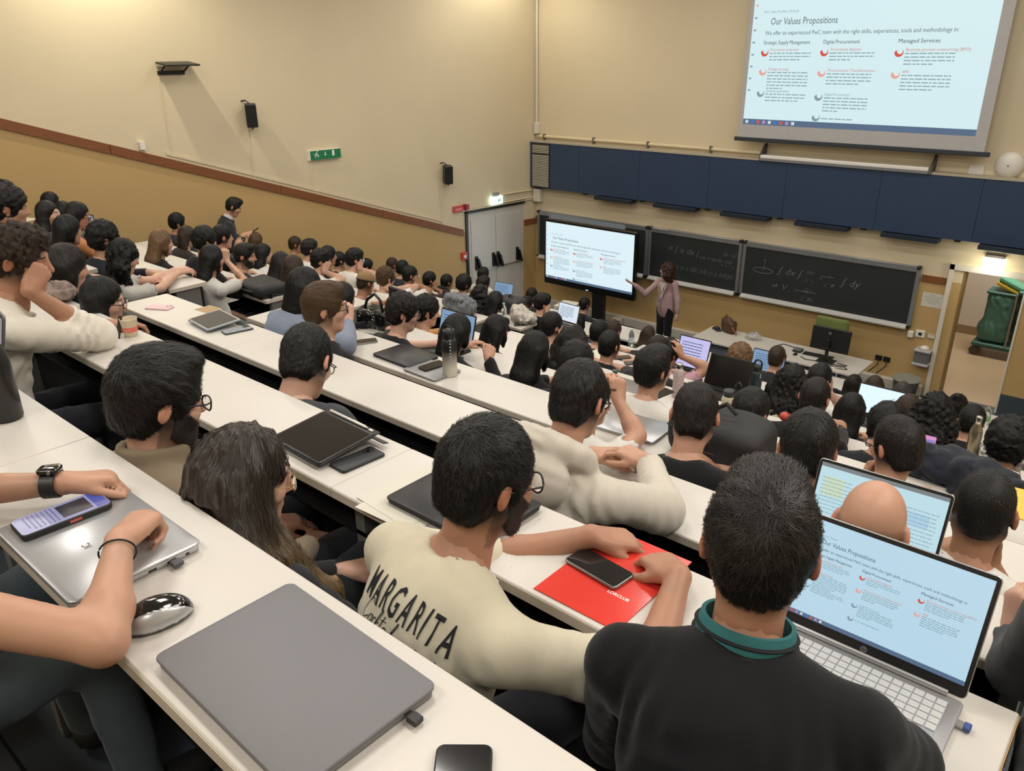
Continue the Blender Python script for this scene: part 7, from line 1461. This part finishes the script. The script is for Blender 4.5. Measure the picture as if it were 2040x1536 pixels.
wl_ = tag(obj('wallet', smooth(add_rbox(NB(), .10, .15, .012, .01, FR(on_z(232, 652, ZK[1]), rz=-70), bev=.002)), mat('burgundy_leather', hexc('6f3436'), .5)), 'burgundy wallet lying behind the paper cup', 'wallet')
# computer mouse on the nearest desk
mc = on_z(318, 1236, ZK[0]); mo = thing('computer_mouse', mc, 'black and silver mouse beside the bare elbow', 'mouse'); RM = rot(14)
F = Field(); F.ell(mc + np.array([0, 0, .004]), (.033, .055, .040), RM, 0); F.ell(mc + RM @ V3(.002, -.012, .01), (.029, .036, .031), RM, .01); F.cut((0, 0, mc[2] + .0015), (0, 0, -1)); field_mesh(F, .0028, 'shell', mat('black_gloss_plastic', hexc('121213'), .12, coat=1), mo, 2)
F = Field(); F.ell(mc + np.array([0, 0, .004]), (.0341, .0561, .0411), RM, 0); F.ell(mc + RM @ V3(.002, -.012, .01), (.0301, .0371, .0321), RM, .01); F.cut((0, 0, mc[2] + .006), (0, 0, -1)); F.cut(mc + RM @ V3(.004, 0, 0), RM @ V3(-1, .06, .45)); field_mesh(F, .0028, 'side_panel', silver_m, mo, 2)
b = NB(); add_lathe(b, [(.008, -.003), (.008, .003)], FR(mc + RM @ V3(0, .032, .026), rz=-14, ry=90), 14); obj('scroll_wheel', b, mat('grey_plastic', hexc('8c8a86'), .5), mo)
# bags and jackets
def softbag(name, label, cat, c, half, R, m, nz=(.012, 22, 3), h=.012, rd=.04, extra=None):
    F = Field(); F.box(c, half, R, rd, 0); F.noise(*nz); t = thing(name, (c[0], c[1], c[2] - half[2]), label, cat); F.cut((0, 0, c[2] - half[2] + .002), (0, 0, -1)); field_mesh(F, h, 'bag_body', m, t)
    if extra: extra(t)
    return t
blk = mat('black_nylon', hexc('1b1b1d'), .65, var=.15, bump=.3, bscale=700)
c = on_z(1440, 905, ZK[3]) + np.array([-.0, -.01, .09])
def zips(t):
    for dz_ in (.02, -.03):
        b = NB(); add_tube(b, [c + np.array([-.21, -.10 - .012, dz_ + .02]), c + np.array([0, -.13, dz_]), c + np.array([.21, -.115, dz_ + .02])], .004, 6); obj('zip', b, black_p, t)
    obj('zip_pull', add_box(NB(), (-.004, -.004, -.035), (.004, .004, 0), FR(c + np.array([-.10, -.13, .01]))), steel, t)
    b = NB(); add_tube(b, [c + np.array([-.05, 0, .115]), c + np.array([0, 0, .15]), c + np.array([.05, 0, .115])], .010, 8); obj('top_handle', b, blk, t)
softbag('backpack', 'big black backpack lying on the desk behind the thinning dark hair', 'backpack', c, (.21, .13, .092), rot(2, -4), blk, (.010, 18, 3), .012, .06, zips)
c2 = on_z(527, 586, ZK[4]) + np.array([-.05, .02, .05])
def hnd(t): b = NB(); add_tube(b, [c2 + np.array([-.1, -.14, .0]), c2 + np.array([-.05, -.17, .01]), c2 + np.array([.05, -.17, .01]), c2 + np.array([.1, -.14, .0])], .010, 8); obj('carry_handle', b, blk, t)
softbag('laptop_bag', 'flat black laptop bag at the end of the fifth desk', 'bag', c2, (.21, .15, .055), rot(4), blk, (.006, 18, 5), .012, .045, hnd)
c3 = on_z(748, 652, ZK[4]) + np.array([0, 0, .07]); glossb = mat('black_gloss_leather', hexc('141415'), .22, bump=.2, bscale=90)
def hbx(t):
    b = NB(); add_tube(b, [c3 + np.array([-.11, 0, .05]), c3 + np.array([-.07, 0, .13]), c3 + np.array([.02, 0, .19]), c3 + np.array([.08, 0, .15]), c3 + np.array([.10, 0, .05])], .011, 8); obj('shoulder_strap', smooth(b, 180), glossb, t)
    for dx in (-.08, .07):
        b = NB(); add_tube(b, [c3 + np.array([dx + .015 * math.cos(a), -.07, .03 + .015 * math.sin(a)]) for a in np.linspace(0, 6.28, 14)], .003, 6); obj('ring', b, steel, t)
    for i in range(5): b = NB(); bmesh.ops.create_uvsphere(b, u_segments=8, v_segments=6, radius=.005, matrix=Matrix.Translation(Vector(c3 + np.array([-.1 + .05 * i, -.066, -.04])))); obj('stud', b, steel, t)
softbag('handbag', 'glossy black handbag with studs and a tall strap on the desk', 'bag', c3, (.15, .06, .07), rot(-6), glossb, (.010, 40, 3), .010, .04, hbx)
c3b = on_z(770, 650, ZK[4]) + np.array([.06, .08, .12]); ub = thing('book', c3b, 'upright black folder with embossed letters behind the messy-haired man', 'folder'); Mu = FR(c3b, rz=-8); obj('cover', add_box(NB(), (-.11, -.012, -.12), (.11, .012, .16), Mu, .004), mat('dark_charcoal_card', hexc('202022'), .6), ub); obj('emboss', text_mesh('UNI', .07, Mu @ FR((-.06, -.0125, -.08), rx=90) @ FR(rz=90), ext=.0005) if False else add_box(NB(), (-.095, -.0135, -.11), (-.085, -.012, .15), Mu), mat('emboss_grey', hexc('3a3a3d'), .5), ub)
c4 = on_z(1045, 646, ZK[8]) + np.array([-.05, .05, .07]); tag(field_mesh(Field().ell(c4, (.17, .12, .08), None, 0).ell(c4 + np.array([-.12, .05, .03]), (.1, .09, .08), None, .03).noise(.014, 48, 5).noise(.008, 90, 6, None, True).cut((0, 0, ZK[8] + .002), (0, 0, -1)), .011, 'plastic_bag', mat('white_thin_plastic', hexc('b9b2aa'), .35, var=.15)), 'crumpled white plastic bag on the left desk end', 'bag')
c5 = on_z(903, 622, ZK[7]) + np.array([.0, .1, .09]); tag(field_mesh(Field().ell(c5, (.24, .13, .10), None, 0).ell(c5 + np.array([.15, -.05, -.02]), (.12, .1, .08), None, .05).ell(c5 + np.array([-.02, -.13, .0]), (.13, .05, .06), None, 0).sub(.03).noise(.016, 45, 5, None, True).cut((0, 0, ZK[7] + .002), (0, 0, -1)), .013, 'hooded_jacket', cloth_mat('6e7075')), 'grey hooded jacket heaped on the desk', 'jacket')
c6 = on_z(1012, 620, ZK[9]) + np.array([.05, 0, .10]); softbag('backpack', 'dark backpack left of the white crumpled bag', 'backpack', c6, (.2, .13, .10), rot(0), mat('grey_black_nylon', hexc('2b2c2f'), .6), (.012, 20, 4), .014, .07, lambda t: obj('top_handle', add_tube(NB(), [c6 + np.array([-.04, 0, .1]), c6 + np.array([0, 0, .14]), c6 + np.array([.04, 0, .1])], .01, 8), blk, t))
c7 = on_z(1885, 955, ZK[4]) + np.array([.0, .02, .06]); tag(field_mesh(Field().ell(c7, (.26, .14, .08), None, 0).ell(c7 + np.array([.16, .0, -.01]), (.16, .13, .065), None, .05).noise(.014, 34, 15, None, True).noise(.004, 90, 4).cut((0, 0, ZK[4] + .002), (0, 0, -1)), .011, 'folded_jacket', cloth_mat('20242e')), 'navy jacket heaped on the desk right of the man in glasses', 'jacket')
c8 = on_z(2015, 935, ZK[4]) + np.array([.02, .05, .07]); tag(field_mesh(Field().ell(c8, (.10, .1, .09), None, 0).noise(.018, 60, 15, None, True).cut((0, 0, ZK[4] + .002), (0, 0, -1)), .010, 'plastic_bag', mat('white_thin_plastic', hexc('b9b2aa'), .35, var=.15)), 'white plastic bag at the right edge beside the denim jacket', 'bag')
c9 = on_z(130, 490, ZK[2]) ; c9 = on_y(150, 500, YF[2] + .15); softbag('backpack', 'dark backpack hung behind the curly quiff', 'backpack', on_z(150, 505, ZK[3] - .0) + np.array([0, 0, .09]), (.22, .13, .10), rot(8), blk, (.012, 20, 4), .014, .07, lambda t: None)
sc_ = thing('scarf', on_z(98, 600, ZK[1]), 'black and pale patterned scarf between the man in white and the desk', 'scarf'); cS = on_z(100, 604, ZK[1]); F = Field(); F.ell(cS + np.array([0, .05, .04]), (.09, .07, .05), None, 0); F.noise(.016, 60, 3, None, True); F.cut((0, 0, ZK[1] + .002), (0, 0, -1)); field_mesh(F, .008, 'fabric', mat('patterned_scarf', hexc('8f7d76'), .9, var=1.0, scale=26), sc_)
# papers and notebooks
def sheet(label, px, py, k, rz, w=.21, d=.297, m=None, name='paper_sheet', h=.001, cat='paper'):
    return tag(obj(name, add_box(NB(), (-w / 2, -d / 2, 0), (w / 2, d / 2, h), FR(on_z(px, py, ZK[k]) + np.array([0, 0, .0006]), rz=rz)), m or mat('paper', hexc('cdcabd'), .8)), label, cat)
sheet('brown kraft sheet at the far edge of the third desk', 415, 616, 2, 4, .12, .10, mat('kraft', hexc('a98f6c'), .8)); sheet('white notebook beside the pale grey t-shirt', 303, 525, 4, 30, .2, .25, None, 'notebook', .012, 'notebook'); sheet('white sheet in front of the long black hair', 390, 515, 5, 20); sheet('white sheet at the bearded man', 470, 540, 5, 10); sheet('white sheet near the long black curls', 40, 440, 3, 20); sheet('white notebook at the folded phones', 1200, 705, 6, -5, .2, .26, None, 'notebook', .006, 'notebook')
sheet('white stack of paper at the display stand', 1130, 612, 11, 10, .3, .35, None, 'paper_stack', .05, 'paper'); sheet('white sheet under the lilac laptop', 1440, 720, 8, 12, .3, .25); sheet('yellow folder at the right edge', 2034, 1005, 3, 5, .2, .25, mat('yellow_card', hexc('d9b64a'), .6), 'folder', .004, 'folder'); sheet('white sheet in front of the khaki jacket', 440, 600, 4, 10, .2, .2)
tg_ = thing('sunglasses', on_z(540, 591, ZK[4]), 'black sunglasses on a white sheet at the laptop bag', 'sunglasses'); spx = on_z(538, 592, ZK[4])
for dx in (-.034, .034): obj('lens', add_rbox(NB(), .055, .012, .04, .005, FR(spx + np.array([dx, -.02, .001]))), mat('dark_glass', hexc('131418'), .08, coat=1), tg_)
b = NB(); add_tube(b, [spx + np.array([-.065, -.02, .035]), spx + np.array([-.06, .09, .02])], .003, 6); add_tube(b, [spx + np.array([.065, -.02, .035]), spx + np.array([.06, .09, .02])], .003, 6); obj('temples', b, black_p, tg_)
ta = tag(obj('red_apple', NB(), None), 'red round fruit on the desk in front of the black backpack', 'fruit'); F = Field(); F.ell(on_z(1562, 838, ZK[4]) + np.array([0, 0, .026]), (.028, .028, .026), None, 0); F.build(.006); Va, Qa = F.mesh(); ta.data = mesh_np('red_apple', Va, Qa, [mat('apple_red', hexc('b5433a'), .3)])
bandage = tag(obj('scrunchie', NB(), None), 'small red scrunchie beside the beige top', 'scrunchie'); F = Field(); cR = on_z(1523, 803, ZK[5]); [F.cone(cR + .03 * V3(math.cos(a), math.sin(a), .5), cR + .03 * V3(math.cos(a + .5), math.sin(a + .5), .5), .012) for a in np.linspace(0, 5.8, 12)]; F.build(.006); Va, Qa = F.mesh(); bandage.data = mesh_np('scrunchie', Va, Qa, [mat('scrunchie_red', hexc('a5403a'), .8)])
